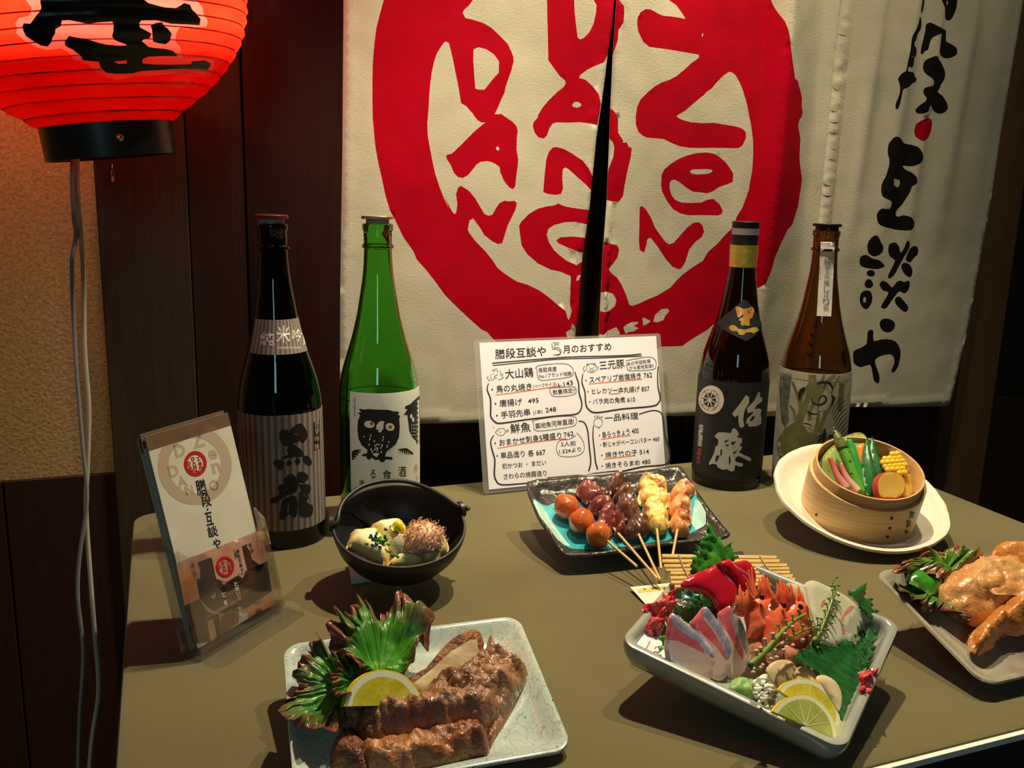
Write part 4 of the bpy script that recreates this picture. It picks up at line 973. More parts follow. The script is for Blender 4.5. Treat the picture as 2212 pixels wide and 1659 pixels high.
# ------------------------------------------------------------------ menu sheet on a wire stand
MP = Plane(Vector((0.5707, 1.1979, TABLE + 0.110)), 0.7, 75.4, 0)
ME = thing('menu_sheet', 'laminated handwritten white menu sheet propped on a small wire stand', 'menu', Vector((0.5707, 1.17, TABLE)))
paper_w = mat('menu_paper', (0.86, 0.84, 0.90), 0.6, (0.83, 0.81, 0.87), 8)
def clear_plastic(name, tint, haze, gl=0.5):
    m = bpy.data.materials.new(name); m.use_nodes = True; nt = m.node_tree; N = nt.nodes; L = nt.links; N.remove(N['Principled BSDF'])
    tr = N.new('ShaderNodeBsdfTransparent'); tr.inputs[0].default_value = (*tint, 1); g = N.new('ShaderNodeBsdfGlossy'); g.inputs['Roughness'].default_value = 0.06
    df = N.new('ShaderNodeBsdfDiffuse'); df.inputs[0].default_value = (0.8, 0.78, 0.74, 1); fr = N.new('ShaderNodeFresnel'); fr.inputs[0].default_value = 1.5
    a = N.new('ShaderNodeMixShader'); a.inputs[0].default_value = haze; L.new(tr.outputs[0], a.inputs[1]); L.new(df.outputs[0], a.inputs[2])
    mu = N.new('ShaderNodeMath'); mu.operation = 'MULTIPLY'; mu.inputs[1].default_value = gl; L.new(fr.outputs[0], mu.inputs[0])
    b = N.new('ShaderNodeMixShader'); L.new(mu.outputs[0], b.inputs[0]); L.new(a.outputs[0], b.inputs[1]); L.new(g.outputs[0], b.inputs[2]); L.new(b.outputs[0], N['Material Output'].inputs[0])
    return m
lam = clear_plastic('clear_film', (0.96, 0.96, 0.95), 0.16)
hw, hd = 0.1558, 0.1116
mb = MB(); r_ = [Vector((x, y, 0)) for x, y in rrect(-hw, hw, -hd, hd, 0.005, 4)]
mb.loft([[MP.c + MP.R @ (v + Vector((0, 0, z))) for v in r_] for z in (-0.0012, -0.0006)]); mb.build('laminate', lam, ME)
mb = MB(); mb.box((-hw + 0.0085, -hd + 0.006, -0.0005), (hw - 0.0085, hd - 0.004, -0.0001), MP.R, MP.c); MS = mb.build('sheet', paper_w, ME)
pen = mat('marker_ink', (0.035, 0.03, 0.035), 0.6); orange = mat('orange_marker', (0.95, 0.25, 0.10), 0.6)
M_ = lambda pts: Z(1000, 700, 4.366, pts)
d = Decal(plane_hit(MP), 0.0003)
def T(s, a, b, h, bo=0.006):
    p, q = M_([a, b]); d.text(s, p, q, h / 4.366 * 1.08, 0, min(bo, 0.007))
T('膳段互談や', (305, 322), (785, 292), 92, .012); T('月のおすすめ', (945, 270), (1400, 240), 76, .012)
T('大山鶏', (400, 510), (665, 490), 92, .016); T('鳥取県産', (712, 455), (885, 440), 46); T('No.1ブランド地鶏!', (720, 508), (1030, 480), 40)
T('・鳥の丸焼き', (270, 645), (650, 615), 68, .012); T('(ハーフサイズ)', (662, 600), (885, 578), 36); T('1.143', (905, 600), (1040, 570), 56, .01)
T('数量限定!!', (848, 662), (1060, 642), 46); T('・唐揚げ', (300, 778), (560, 758), 66, .01); T('495', (615, 748), (715, 738), 56, .01)
T('・手羽先串', (315, 890), (635, 855), 66, .01); T('(1本)', (665, 850), (750, 838), 40); T('248', (780, 832), (880, 822), 56, .01)
T('鮮魚', (450, 1025), (640, 1005), 92, .016); T('築地魚河岸直送!', (685, 985), (1050, 935), 54)
T('・おまかせ刺身5種盛り', (300, 1150), (930, 1075), 64, .012); T('762', (955, 1065), (1045, 1050), 56, .01)
T('2人前', (925, 1150), (1065, 1140), 44); T('1.524より', (910, 1222), (1115, 1195), 44)
T('・単品造り 各 667', (318, 1268), (780, 1230), 62, .01); T('初かつお ・ まだい', (372, 1362), (785, 1325), 52); T('さわらの焼霜造り', (385, 1460), (790, 1425), 54)
T('三元豚', (1290, 425), (1525, 405), 84, .014); T('あの平田牧場', (1550, 392), (1770, 362), 38); T('から産地直送!!', (1570, 430), (1800, 405), 36)
T('・スペアリブ岩塩焼き 762', (1155, 555), (1785, 500), 60, .01); T('・ヒレカツ一本丸揚げ 857', (1175, 660), (1760, 630), 56, .008); T('・バラ肉の角煮 610', (1190, 755), (1625, 730), 54, .008)
T('一品料理', (1340, 915), (1655, 890), 66, .012); T('・島らっきょう 400', (1285, 1075), (1660, 1025), 60, .01)
T('・新じゃがベーコンバター 460', (1295, 1160), (1855, 1100), 50, .008); T('・焼き竹の子 514', (1305, 1260), (1755, 1220), 54, .01); T('・焼きそらまめ 480', (1310, 1360), (1770, 1315), 54, .008)
def K(pts, w=2.0, m=0, n=3): d.stroke(M_(pts), w, m, n)
K([(838,180),(845,235),(880,235),(920,265),(905,285),(850,290)], 1.1); K([(850,175),(905,178)], 1.1); K([(858,192),(905,195)], 1.1); K([(860,200),(862,222),(895,222),(925,250),(915,285),(880,295)], 1.1)
K([(275,368),(600,340),(1000,310),(1400,300),(1600,290),(1680,280)], [2, 2.2]); K([(280,390),(600,358),(900,330),(1300,318),(1690,300)], [1.5, 1.8])
K([(240,560),(228,620),(258,700),(262,800),(262,870),(300,920),(360,935),(600,900),(900,865),(1060,850),(1110,810),(1120,740),(1095,650),(1090,560),(1070,500),(1055,450)], [2.2, 3.4, 3.2, 2.8, 2.8, 3.2, 2.0])
K([(1130,470),(1122,550),(1150,640),(1158,750),(1185,805),(1260,835),(1500,800),(1780,775),(1845,740),(1860,690),(1840,600),(1835,480),(1840,400)], [2.2, 3, 3, 3, 3, 2])
K([(290,1050),(262,1100),(270,1170),(300,1280),(295,1400),(310,1470),(370,1515),(600,1500),(800,1490)], [2, 3, 3.6, 3, 2]); K([(1090,915),(1140,925),(1175,1000),(1190,1150),(1205,1300),(1185,1385)], [2, 3, 3.2])
K([(1230,960),(1225,1060),(1240,1200),(1250,1300),(1270,1370)], [2, 3, 3]); K([(1660,850),(1780,815),(1860,830),(1890,900),(1905,1050),(1945,1180),(1945,1290),(1880,1330),(1700,1345),(1500,1390)], [2, 2.4, 3, 3.2])
for q in ([(688,410),(720,390),(850,375),(970,375),(1030,410),(1040,470),(1000,500),(850,520),(740,530),(705,500),(698,430),(680,412)], [(815,605),(830,660),(870,682),(1000,675),(1065,650),(1060,600),(1020,590),(860,600),(815,605)], [(650,915),(720,895),(900,870),(1040,870),(1070,900),(1060,950),(980,975),(760,1005),(690,1005),(668,980),(665,930),(650,915)],
          [(1535,345),(1640,325),(1760,310),(1815,340),(1820,400),(1780,430),(1600,440),(1555,430),(1540,370)], [(1070,1025),(1120,1080),(1145,1160),(1120,1220),(1040,1248),(920,1245),(885,1200),(885,1140),(920,1095),(1000,1085),(1065,1050)]):
    K(q, 1.0)
# small drawings: hen, pig, fish, turnip
for q in ([(275,440),(295,425),(290,450),(315,415),(325,450),(330,440)], [(265,470),(262,510),(285,530),(300,490),(330,480)], [(300,490),(305,515),(320,505)], [(240,490),(225,510),(245,520),(240,535),(262,530)], [(345,440),(360,460),(350,480),(380,470),(365,495),(385,500),(355,520),(330,525)],
          ell((1210, 415), 48, 42, 20) + [(1258, 415)], [(1170,395),(1165,372),(1190,385)], [(1225,380),(1245,368),(1250,395)], ell((1213, 432), 18, 12, 12) + [(1231, 432)], [(1150,395),(1130,420),(1150,440),(1135,455)], [(1262,395),(1280,410),(1265,435)],
          [(305,1020),(340,985),(385,985),(405,1010),(425,990),(432,1015),(405,1015),(380,1045),(340,1050),(305,1020)], [(360,1010),(350,1030)], [(285,965),(290,980)], ell((1275, 930), 42, 42, 20) + [(1317, 930)], [(1245,885),(1240,870),(1262,865),(1265,885),(1280,860),(1290,885),(1315,868),(1310,890)], [(1270,970),(1290,985)]):
    K(q, 0.9, 0, 2)
for c in ((1190,410),(1232,408),(285,470),(325,465),(335,1010)): K([(c[0]-3,c[1]),(c[0]+4,c[1])], 1.4, 0, 1)
d.build('handwriting', [pen], MS)
for q in ([(305,668),(600,630),(930,578)], [(330,1170),(650,1115),(975,1078)], [(1185,565),(1450,540),(1690,518)], [(1380,660),(1480,652)], [(1300,1088),(1440,1065),(1580,1048)], [(1330,1272),(1480,1255),(1630,1238)]):
    d = Decal(plane_hit(MP), 0.0002); d.stroke(M_(q), [1.4, 2.2], 0); d.build('orange_underline', [orange], MS)
# wire stand
steel = mat('bright_wire', (0.6, 0.57, 0.5), 0.25, metal=1)
S = thing('menu_stand', 'small bent steel wire stand holding the menu sheet', 'stand', MP.pt(0, -hd, 0.003))
a, b = M_([(795, 1452)])[0], M_([(1465, 1385)])[0]
A1, B1 = MP.hit(a, 0.004), MP.hit(b, 0.004)
dz = MP.R @ Vector((0, 1, 0)); fz = Vector((0, -0.035, 0))
mb = MB(); la = MP.pt(*[c for c in MP.loc(a, 0.004)], 0.004)
P = [Vector((A1.x, A1.y + 0.09, TABLE + 0.002)), Vector((A1.x, A1.y + 0.02, TABLE + 0.002)), Vector((A1.x, A1.y - 0.012, TABLE + 0.002)), A1, B1, Vector((B1.x, B1.y - 0.012, TABLE + 0.002)), Vector((B1.x, B1.y + 0.02, TABLE + 0.002)), Vector((B1.x, B1.y + 0.09, TABLE + 0.002)),
     MP.pt(MP.loc(b)[0], 0.02, -0.004), MP.pt(MP.loc(a)[0], 0.02, -0.004), Vector((A1.x, A1.y + 0.09, TABLE + 0.002))]
mb.tube(P, 0.0014, 8); mb.build('wire', steel, S, True)

# ------------------------------------------------------------------ leaflet holder with leaflets
BPl = Plane(Vector((0.0330, 0.8720, TABLE + 0.1065)), 43.9, 75.4, 0)
BW, BD = 0.0531, 0.1015
acry = clear_plastic('clear_acrylic', (0.985, 0.985, 0.98), 0.012, 0.35)
HB = thing('leaflet_holder', 'clear acrylic leaflet holder at the left end of the table', 'holder', Vector((0.05, 0.85, TABLE)))
def bx(mb, a, b): return mb.box(a, b, BPl.R, BPl.c)
hw2 = BW + 0.004; z0, z1 = -0.016, 0.0075; t = 0.0022; yb = -BD - 0.003
mb = MB(); bx(mb, (-hw2, yb, z0 - t), (hw2, BD - 0.09, z0)); mb.build('back_wall', acry, HB)
mb = MB(); bx(mb, (-hw2, yb - t, z0 - t), (hw2, yb, z1 + t)); mb.build('bottom', acry, HB)
def side(s):
    x0 = s * hw2; prof_ = [(yb, z0), (yb, z1 + t), (-0.012, z1 + t), (0.0, z0 + 0.016), (0.008, z0)]
    mb = MB(); mb.loft([[BPl.pt(x0 + dx, y, z) for y, z in prof_] for dx in (0, s * t)]); mb.build('side_wall', acry, HB)
side(-1); side(1)
# front wall with a deep curved cut-out
fo = [(-hw2, yb), (hw2, yb), (hw2, -0.012), (hw2 - 0.004, -0.012), (hw2 - 0.011, -0.020), (hw2 - 0.013, -0.055), (hw2 - 0.019, -0.0625), (hw2 - 0.028, -0.064), (-0.008, -0.064), (-0.016, -0.062), (-0.021, -0.055), (-0.022, -0.028), (-0.028, -0.019), (-0.036, -0.0175), (-hw2 + 0.010, -0.016), (-hw2, -0.006)]
sheet('front_wall', fo, 0.006, lambda x, y, dd: BPl.pt(x, y, z1 + t), acry, HB, (), lambda x, y, dd: BPl.pt(x, y, z1))
# foot: flat flange in front and the two rear spurs
fp = Plane(Vector((BPl.pt(0, yb, z1).x, BPl.pt(0, yb, z1).y, TABLE + 0.004)), 43.9, 0, 0)
fo2 = rrect(-hw2 - 0.004, hw2 + 0.006, -0.026, 0.02, 0.006, 5)
sheet('foot', fo2, 0.012, lambda x, y, dd: fp.pt(x, y, 0), acry, HB, (), lambda x, y, dd: fp.pt(x, y, -0.0035))
for i in range(7):
    mb = MB(); mb.box((-hw2 + 0.012, -0.020 + i * 0.004, 0), (hw2 - 0.004, -0.0185 + i * 0.004, 0.0008), fp.R, fp.c); mb.build('rib', acry, HB)
for s_ in (-1, 1):
    mb = MB(); mb.loft([[fp.pt(s_ * (hw2 - 0.001) + dx, y, z) for y, z in ((0.0, -0.0035), (0.0, 0.008), (0.045, -0.0005), (0.052, -0.0035))] for dx in (-0.001, 0.001)]); mb.build('spur', acry, HB)
# leaflets: three sheets standing together
leaf_w = mat('leaflet_paper', (0.62, 0.60, 0.52), 0.35, (0.56, 0.53, 0.44), 20); lf_br = mat('leaflet_brown', (0.13, 0.075, 0.045), 0.4, (0.18, 0.11, 0.07), 40)
lf_gh = mat('leaflet_beige_print', (0.44, 0.34, 0.26), 0.4); lf_red = mat('leaflet_red_print', (0.45, 0.01, 0.015), 0.4); lf_or = mat('leaflet_orange_print', (0.55, 0.19, 0.06), 0.4, (0.62, 0.27, 0.11), 60)
lf_dk = mat('leaflet_dark_print', (0.035, 0.018, 0.014), 0.4, (0.07, 0.03, 0.02), 40); lf_pk = mat('leaflet_pink_print', (0.50, 0.30, 0.22), 0.4, (0.42, 0.2, 0.13), 50)
for i, (dx, dy, dzz) in enumerate(((-0.003, -0.0005, -0.0062), (-0.0016, 0.0028, -0.0034), (0, 0, 0))):
    lb = 'front shop leaflet in the acrylic holder, its red ring emblem in view' if i == 2 else ('second shop leaflet, showing as a thin edge behind the front one' if i == 1 else 'rearmost shop leaflet of the three in the acrylic holder')
    c = BPl.pt(dx, -BD + dy, dzz); LF = thing('leaflet', lb, 'leaflet', c, 'leaflets in the acrylic holder')
    mb = MB(); bx(mb, (-BW + dx, -BD + dy, dzz - 0.0012), (BW + dx, BD + dy, dzz)); LS = mb.build('sheet', leaf_w, LF)
    mb = MB(); bx(mb, (-BW + dx, BD + dy - 0.0135, dzz), (BW + dx, BD + dy, dzz + 0.00015)); mb.build('top_stripe', lf_br, LS)
V_ = lambda pts: Z(290, 870, 2.911, pts); U_ = lambda pts: Z(300, 1180, 6.144, pts)
d = Decal(plane_hit(BPl), 0.00012)
def ringp(dd, c, ro, ri, m, asp=1.0, n=40, gap=None):
    p = []; 
    for i in range(n + 1):
        a = 2 * math.pi * i / n; p.append((math.cos(a), math.sin(a)))
    V = [(c[0] + x * ro, c[1] + y * ro * asp) for x, y in p] + [(c[0] + x * ri, c[1] + y * ri * asp) for x, y in p]
    dd.tri(V, [(i, i + 1, i + n + 2, i + n + 1) for i in range(n)], m)
gc = V_([(380, 395)])[0]
ringp(d, gc, 80, 57, 0, 1.06)
for ch, c, s_ in (('Z', (400, 235), 95), ('e', (492, 325), 62), ('n', (515, 410), 66), ('D', (285, 300), 80), ('D', (245, 430), 75), ('A', (300, 495), 75), ('N', (345, 550), 60), ('O', (500, 520), 70)):
    d.char(ch, V_([c])[0], s_ / 3.4, s_ / 2.9, 0, 0.03, -14)
d.build('ghost_emblem', [lf_gh], LS, 'large faint beige ring emblem')
d = Decal(plane_hit(BPl), 0.0003)
ringp(d, V_([(383, 383)])[0], 24.5, 17.5, 0, 1.12)
for ch, c in (('Z', (403, 352)), ('e', (413, 383)), ('n', (418, 410)), ('D', (368, 352)), ('A', (374, 378)), ('N', (380, 402)), ('G', (382, 424)), ('o', (400, 436)), ('D', (344, 382)), ('A', (350, 405)), ('N', (358, 425))):
    d.char(ch, V_([c])[0], 7, 8, 0, 0.03, -14)
d.build('red_emblem', [lf_red], LS, 'small red ring emblem')
d = Decal(plane_hit(BPl), 0.0004)
for ch, c, w, h in (('膳', (420, 530), 22, 34), ('段', (450, 612), 21, 28), ('・', (460, 670), 4, 4), ('互', (470, 728), 16, 28), ('談', (492, 808), 22, 24), ('や', (518, 885), 17, 21)):
    d.char(ch, V_([c])[0], w, h, 0, 0.008, -12)
d.build('brush_name', [ink_b], LS)
# printed shop-front picture, as flat colour fields
d = Decal(plane_hit(BPl), 0.00015)
d.poly(V_([(262,1010),(795,800),(885,1215),(360,1500)]), 2, 8)           # warm base
d.build('photo_base', [lf_or, lf_dk, lf_pk], LS)
d = Decal(plane_hit(BPl), 0.0003)
def q(pts, m): d.poly(U_(pts), m, 12)
q([(520,330),(690,285),(760,440),(800,690),(600,790)], 0)
q([(775,215),(950,150),(1010,240),(1060,420),(1150,560),(1120,720),(860,760),(800,690),(765,450),(810,420)], 1)
q([(1160,480),(1430,320),(1700,200),(1760,600),(1440,810),(1140,900),(1000,870),(860,760)], 1)
q([(1360,0),(1440,-30),(1500,180),(1640,270),(1690,330),(1420,320)], 1)
q([(600,790),(800,700),(900,870),(1060,900),(1080,1180),(960,1260),(700,1290)], 1)
q([(960,150),(1260,20),(1300,390),(1150,480),(1020,430)], 2)
q([(1250,20),(1355,-20),(1430,320),(1300,385)], 2)
q([(1440,820),(1770,620),(1800,770),(1450,945)], 0)
q([(1100,920),(1310,860),(1320,1000),(1080,1190),(1040,1050)], 3)
q([(900,1000),(980,960),(1030,1200),(950,1270)], 2)
q([(670,250),(700,215),(740,210),(780,240),(810,330),(810,430),(760,440),(720,400)], 2)
q([(1430,10),(1440,-60),(1480,-75),(1520,-40),(1530,40),(1480,80)], 2)
d.build('photo_fields', [lf_or, lf_dk, lf_pk, mat('leaflet_rust_print', (0.16, 0.05, 0.02), 0.4)], LS)
d = Decal(plane_hit(BPl), 0.0010)
ringp(d, U_([(1135, 270)])[0], 19.5, 14.5, 0, 1.15)
for ch, c in (('Z', (1175, 215)), ('e', (1190, 270)), ('n', (1195, 320)), ('D', (1110, 215)), ('A', (1120, 270)), ('N', (1130, 320)), ('D', (1065, 270))): d.char(ch, U_([c])[0], 6.5, 7.5, 0, 0.03, -14)
d.poly(U_([(1380,610),(1485,548),(1490,562),(1385,628)]), 0, 10)
d.build('photo_emblem', [lf_red], LS)['kind'] = 'stuff'
d = Decal(plane_hit(BPl), 0.0010)
for i, ch in enumerate('膳段互談や'): d.char(ch, U_([(1305 + i * 14, 65 + i * 62)])[0], 6.5, 8, 0, 0.02, -12)
for i, ch in enumerate('居酒屋'): d.char(ch, U_([(705 + i * 17, 250 + i * 65)])[0], 7, 9, 0, 0.02, -12); d.char(ch, U_([(1465 + i * 16, -20 + i * 45)])[0], 6, 7, 0, 0.02, -12)
d.build('photo_writing', [ink_b], LS)
d = Decal(plane_hit(BPl), 0.0010)
for i, ch in enumerate('と旨い酒'): d.char(ch, U_([(1280 + i * 15, 500 + i * 62)])[0], 8, 9, 0, 0.02, -12)
for i, ch in enumerate('や蔵'): d.char(ch, U_([(1330 + i * 15, 830 + i * 75)])[0], 9, 10, 0, 0.02, -12)
for i, ch in enumerate('と肴'): d.char(ch, U_([(1115 + i * 25, 640 + i * 110)])[0], 8, 11, 0, 0.02, -12)
d.build('photo_sign_writing', [white_ink], LS)
# ------------------------------------------------------------------ dishes, all tipped towards the viewer on small props
prop_m = mat('prop_black', (0.012, 0.011, 0.010), 0.6)
def prop(P, hw, hd, under, label, m=None):
    """wedge between the table and the underside of a tipped dish"""
    cs = [P.pt(x, y, -under) for x, y in ((-hw, -hd), (hw, -hd), (hw, hd), (-hw, hd))]
    c = P.pt(0, 0, -under); o = thing('dish_prop', label, 'stand', Vector((c.x, c.y, TABLE)))
    mb = MB(); mb.add([Vector((v.x, v.y, TABLE + 0.0003)) for v in cs] + [v - P.n * 0.0006 for v in cs], [(3, 2, 1, 0), (4, 5, 6, 7), (0, 1, 5, 4), (1, 2, 6, 5), (2, 3, 7, 6), (3, 0, 4, 7)])
    mb.build('wedge', m or prop_m, o)
    return o
def rect_dish(name, label, P, hw, hd, prof_, r, mats, n=10, wob=0.0, fn=None, base=None, part='dish_body'):
    """prof_: (inset, z) from under the foot, round the rim, to the inside floor"""
    o = thing(name, label, 'plate', base or P.pt(0, 0, min(z for _, z in prof_)))
    rings = []
    for k, (ins, z) in enumerate(prof_):
        R = []
        for x, y in rrect(-hw + ins, hw - ins, -hd + ins, hd - ins, max(0.003, r - ins * 0.6), n):
            # extra points along sides come from the corner arcs only; add gentle unevenness
            w = wob * noise.noise(Vector((x * 18, y * 18, 2.3)))
            dz = fn(x, y) if fn else 0
            R.append(P.pt(x * (1 + w), y * (1 + w), z + w * 0.03 + dz))
        rings.append(R)
    mb = MB(); mb.loft(rings); ob = mb.build(part, mats, o, True, sharp=55)
    return o
# round white plate + bamboo steamer
WP = Plane(Vector((0.845, 0.892, TABLE + 0.050)), 0, 19.0, -4.6)
plate_w = mat('white_glaze', (0.84, 0.80, 0.70), 0.22, (0.80, 0.74, 0.60), 26, bump=0.0012, bscale=60, coat=0.3, ramp=(0.35, 0.75))
pl = thing('round_plate', 'round uneven white plate tipped up under the bamboo steamer', 'plate', WP.pt(0, 0, -0.021))
mb = MB(); rings = []
for r, z in ((0.050, -0.021), (0.058, -0.021), (0.066, -0.019), (0.095, -0.008), (0.1085, -0.0005), (0.1125, 0.0), (0.1115, 0.0032), (0.107, 0.0035), (0.1015, -0.0010), (0.0945, -0.0070), (0.086, -0.0125), (0.074, -0.0142), (0.03, -0.0142)):
    R = []
    for i in range(80):
        a = 2 * math.pi * i / 80; w = noise.noise(Vector((math.cos(a) * 1.6, math.sin(a) * 1.6, 0.5))) * 0.0035 + noise.noise(Vector((math.cos(a) * 6, math.sin(a) * 6, 9))) * 0.0013
        k = max(0, (r - 0.07) / 0.04); R.append(WP.pt((r + w * k) * math.cos(a), (r + w * k) * math.sin(a), z + w * 0.5 * k))
    rings.append(R)
mb.loft(rings); mb.build('dish_body', plate_w, pl, True, sharp=60)
prop(WP, 0.030, 0.050, 0.0215, 'black wedge propping up the round white plate')
SP = Plane(Vector((0.831, 0.867, TABLE + 0.098)), 0, 19.0, -6.6)
bam = mat('steamer_wood', (0.78, 0.56, 0.27), 0.45, (0.60, 0.40, 0.17), 12, bump=0.0003, bscale=60, stretch=(1.2, 1.2, 26), ramp=(0.35, 0.65))
bam_in = mat('steamer_wood_inner', (0.66, 0.42, 0.18), 0.5, (0.55, 0.33, 0.13), 10, stretch=(1.2, 1.2, 22))
stm = thing('bamboo_steamer', 'round bamboo steamer basket on the white plate, filled with vegetables', 'steamer', SP.pt(0, 0, -0.0655))
def cyl(name, prof_, m, label=None, n=80, P=SP, parent=stm):
    mb = MB(); mb.loft([[P.pt(r * math.cos(2 * math.pi * i / n), r * math.sin(2 * math.pi * i / n), z) for i in range(n)] for r, z in prof_], closed=True)
    o = mb.build(name, m, parent, True, sharp=40)
    if label: o['label'] = label
cyl('inner_ring', [(0.0670, -0.053), (0.0670, 0), (0.0665, 0.0006), (0.0645, 0.0006), (0.0640, 0), (0.0640, -0.053)], bam_in)
cyl('outer_band', [(0.0715, -0.0655), (0.0720, -0.065), (0.0720, -0.0135), (0.0715, -0.0130), (0.0680, -0.0130), (0.0675, -0.0135), (0.0675, -0.0655)], bam)
mb = MB(); n = 48; mb.loft([[SP.pt(0.0675 * math.cos(2 * math.pi * i / n), 0.0675 * math.sin(2 * math.pi * i / n), z) for i in range(n)] for z in (-0.0580, -0.0550)]); mb.build('bottom_grid', bam_in, stm)
S_ = lambda pts: Z(1650, 900, 4.916, pts)
def steam_hit(p):
    v = ray(p); R = SP.R.transposed(); o_ = R @ (EYE - SP.c); d_ = R @ v
    a = d_.x ** 2 + d_.y ** 2; b = 2 * (o_.x * d_.x + o_.y * d_.y); c = o_.x ** 2 + o_.y ** 2 - 0.072 ** 2
    t = (-b - math.sqrt(max(0, b * b - 4 * a * c))) / (2 * a); q = o_ + d_ * t
    return (SP.c + SP.R @ q, (SP.R @ Vector((q.x, q.y, 0))).normalized())
burn = mat('branding_brown', (0.05, 0.018, 0.01), 0.6)
for c, w, h in (((560, 1040), 24, 26), ((1358, 1077), 34, 28), ((1337, 1183), 34, 26), ((1311, 1274), 32, 26)):
    d = Decal(steam_hit, 0.0004); x, y = S_([c])[0]; w /= 9.8; h /= 9.8
    d.poly([(x - w, y - h), (x + w, y - h * 1.0), (x + w * .9, y + h), (x - w * 1.1, y + h)], 0, 3); d.build('peg_mark', [burn], stm)
d = Decal(steam_hit, 0.0004, 4)
d.text('', (0, 0), (1, 0), 5)
for ch, c, w, h, rt in (('蒸', (1572, 1045), 62, 78, 8), ('籠', (1535, 1135), 50, 84, 8), ('や', (1512, 1225), 48, 60, 8)): d.char(ch, S_([c])[0], w / 4.9, h / 4.9, 0, 0.05, rt)
d.build('branded_writing', [burn], stm)

# iron pot with handle
BW_ = Plane(Vector((0.2265, 0.908, TABLE + 0.073)), 0, 17.3, -1.8)
iron = mat('cast_iron', (0.014, 0.013, 0.015), 0.42, (0.020, 0.019, 0.021), 60, bump=0.0001, bscale=500, spec=0.5)
pot = thing('iron_pot', 'black cast iron pot with a hoop handle, tipped towards the viewer', 'pot', BW_.pt(0, 0, -0.056))
mb = MB(); R0 = 0.0721
pr_ = [(0.006, -0.0555), (0.028, -0.0555), (0.030, -0.0530), (0.044, -0.0475), (0.057, -0.0370), (0.0665, -0.0230), (0.0712, -0.0090), (0.0725, 0.0), (0.0720, 0.0012), (0.0700, 0.0012), (0.0692, -0.0005), (0.0680, -0.0090), (0.0635, -0.0220), (0.0545, -0.0350), (0.042, -0.0445), (0.026, -0.0500), (0.006, -0.0505)]
mb.loft([[BW_.pt(r * math.cos(2 * math.pi * i / 80), r * math.sin(2 * math.pi * i / 80), z) for i in range(80)] for r, z in pr_]); mb.build('bowl', iron, pot, True, sharp=60)
N_ = lambda pts: Z(680, 1000, 5.184, pts)
eL, eR = BW_.hit(N_([(190, 690)])[0], 0.0), BW_.hit(N_([(1705, 520)])[0], 0.0)
for E0 in (eL, eR):
    q = BW_.R.transposed() @ (E0 - BW_.c); a = math.atan2(q.y, q.x); mb = MB(); rr = []
    for t in (-0.0022, 0.0022):
        rr.append([])
        for k in range(16):
            b = 2 * math.pi * k / 16; rr[-1].append((0.0730 + t, 0.010 * math.cos(b), 0.002 + 0.0085 * math.sin(b)))
    mb.loft([[BW_.pt(r * math.cos(a) - s_ * math.sin(a), r * math.sin(a) + s_ * math.cos(a), z) for r, s_, z in rg] for rg in rr]); mb.build('ear', iron, pot, True, sharp=40)
hp = [(172, 695), (215, 690), (255, 650), (268, 570), (300, 470), (380, 370), (520, 270), (700, 215), (850, 200), (1000, 205), (1150, 240), (1300, 300), (1450, 380), (1560, 455), (1640, 500), (1700, 505), (1722, 525)]
hh = [0.003, 0.004, 0.006, 0.009, 0.011, 0.012, 0.012, 0.012, 0.012, 0.012, 0.012, 0.012, 0.011, 0.009, 0.006, 0.004, 0.003]
P_ = [tuple(BW_.hit(p, h)) for p, h in zip(N_(hp), hh)]
mb = MB(); mb.tube([Vector(q) for q in sm(P_, 4, False)], 0.0026, 10); mb.build('handle', iron, pot, True)
o = thing('folded_prop', 'small white folded prop poking out under the left of the iron pot', 'prop', BW_.pt(-0.012, -0.02, -0.062))
pc = on_z(N_([(520, 1330)])[0], 0.0)
mb = MB(); mb.add([Vector((pc.x + x, pc.y + y, TABLE + z)) for x, y, z in ((-0.012, -0.004, 0.0004), (0.014, -0.004, 0.0004), (0.020, 0.045, 0.0004), (-0.006, 0.045, 0.0004), (-0.012, -0.003, 0.007), (0.014, -0.003, 0.004), (0.020, 0.045, 0.012), (-0.006, 0.045, 0.012))],
       [(3, 2, 1, 0), (4, 5, 6, 7), (0, 1, 5, 4), (1, 2, 6, 5), (2, 3, 7, 6), (3, 0, 4, 7)]); mb.build('wedge', mat('white_card', (0.7, 0.68, 0.62), 0.6), o)

# long black and turquoise plate with skewers
KP = Plane(Vector((0.5276, 0.9490, TABLE + 0.050)), -3.0, 17.2, -2.1)
k_px = lambda pts: Z(1120, 1000, 4.809, pts)
blkg = mat('black_glaze', (0.030, 0.024, 0.021), 0.3, (0.055, 0.046, 0.040), 50, bump=0.0025, bscale=90, coat=0.4)
turq = mat('turquoise_glaze', (0.04, 0.42, 0.50), 0.12, (0.10, 0.62, 0.66), 22, coat=0.6, c3=(0.62, 0.85, 0.80), ramp=(0.42, 0.60))
aqua = mat('pale_aqua_glaze', (0.60, 0.80, 0.72), 0.15, (0.45, 0.75, 0.72), 16, coat=0.6)
sk = thing('skewer_plate', 'dark rough rectangular plate with a turquoise glazed middle holding five skewers', 'plate', KP.pt(0, 0, -0.015))
ko = k_px([(88,195),(350,165),(600,138),(1000,112),(1400,62),(1650,28),(1700,60),(1760,130),(1850,280),(1960,440),(2080,590),(2185,720),(2190,745),(2100,778),(1800,812),(1500,842),(1100,905),(820,945),(620,955),(480,945),(400,850),(330,740),(220,590),(150,430)])
kl = KP.locs(ko); 
def ktop(x, y, d):
    t = min(1, d / 0.020); s_ = t * t * (3 - 2 * t); w = noise.noise(Vector((x * 60, y * 60, 4))) * 0.0012 * (1 if d < 0.022 else 0.25)
    return KP.pt(x, y, -0.010 * s_ + w)
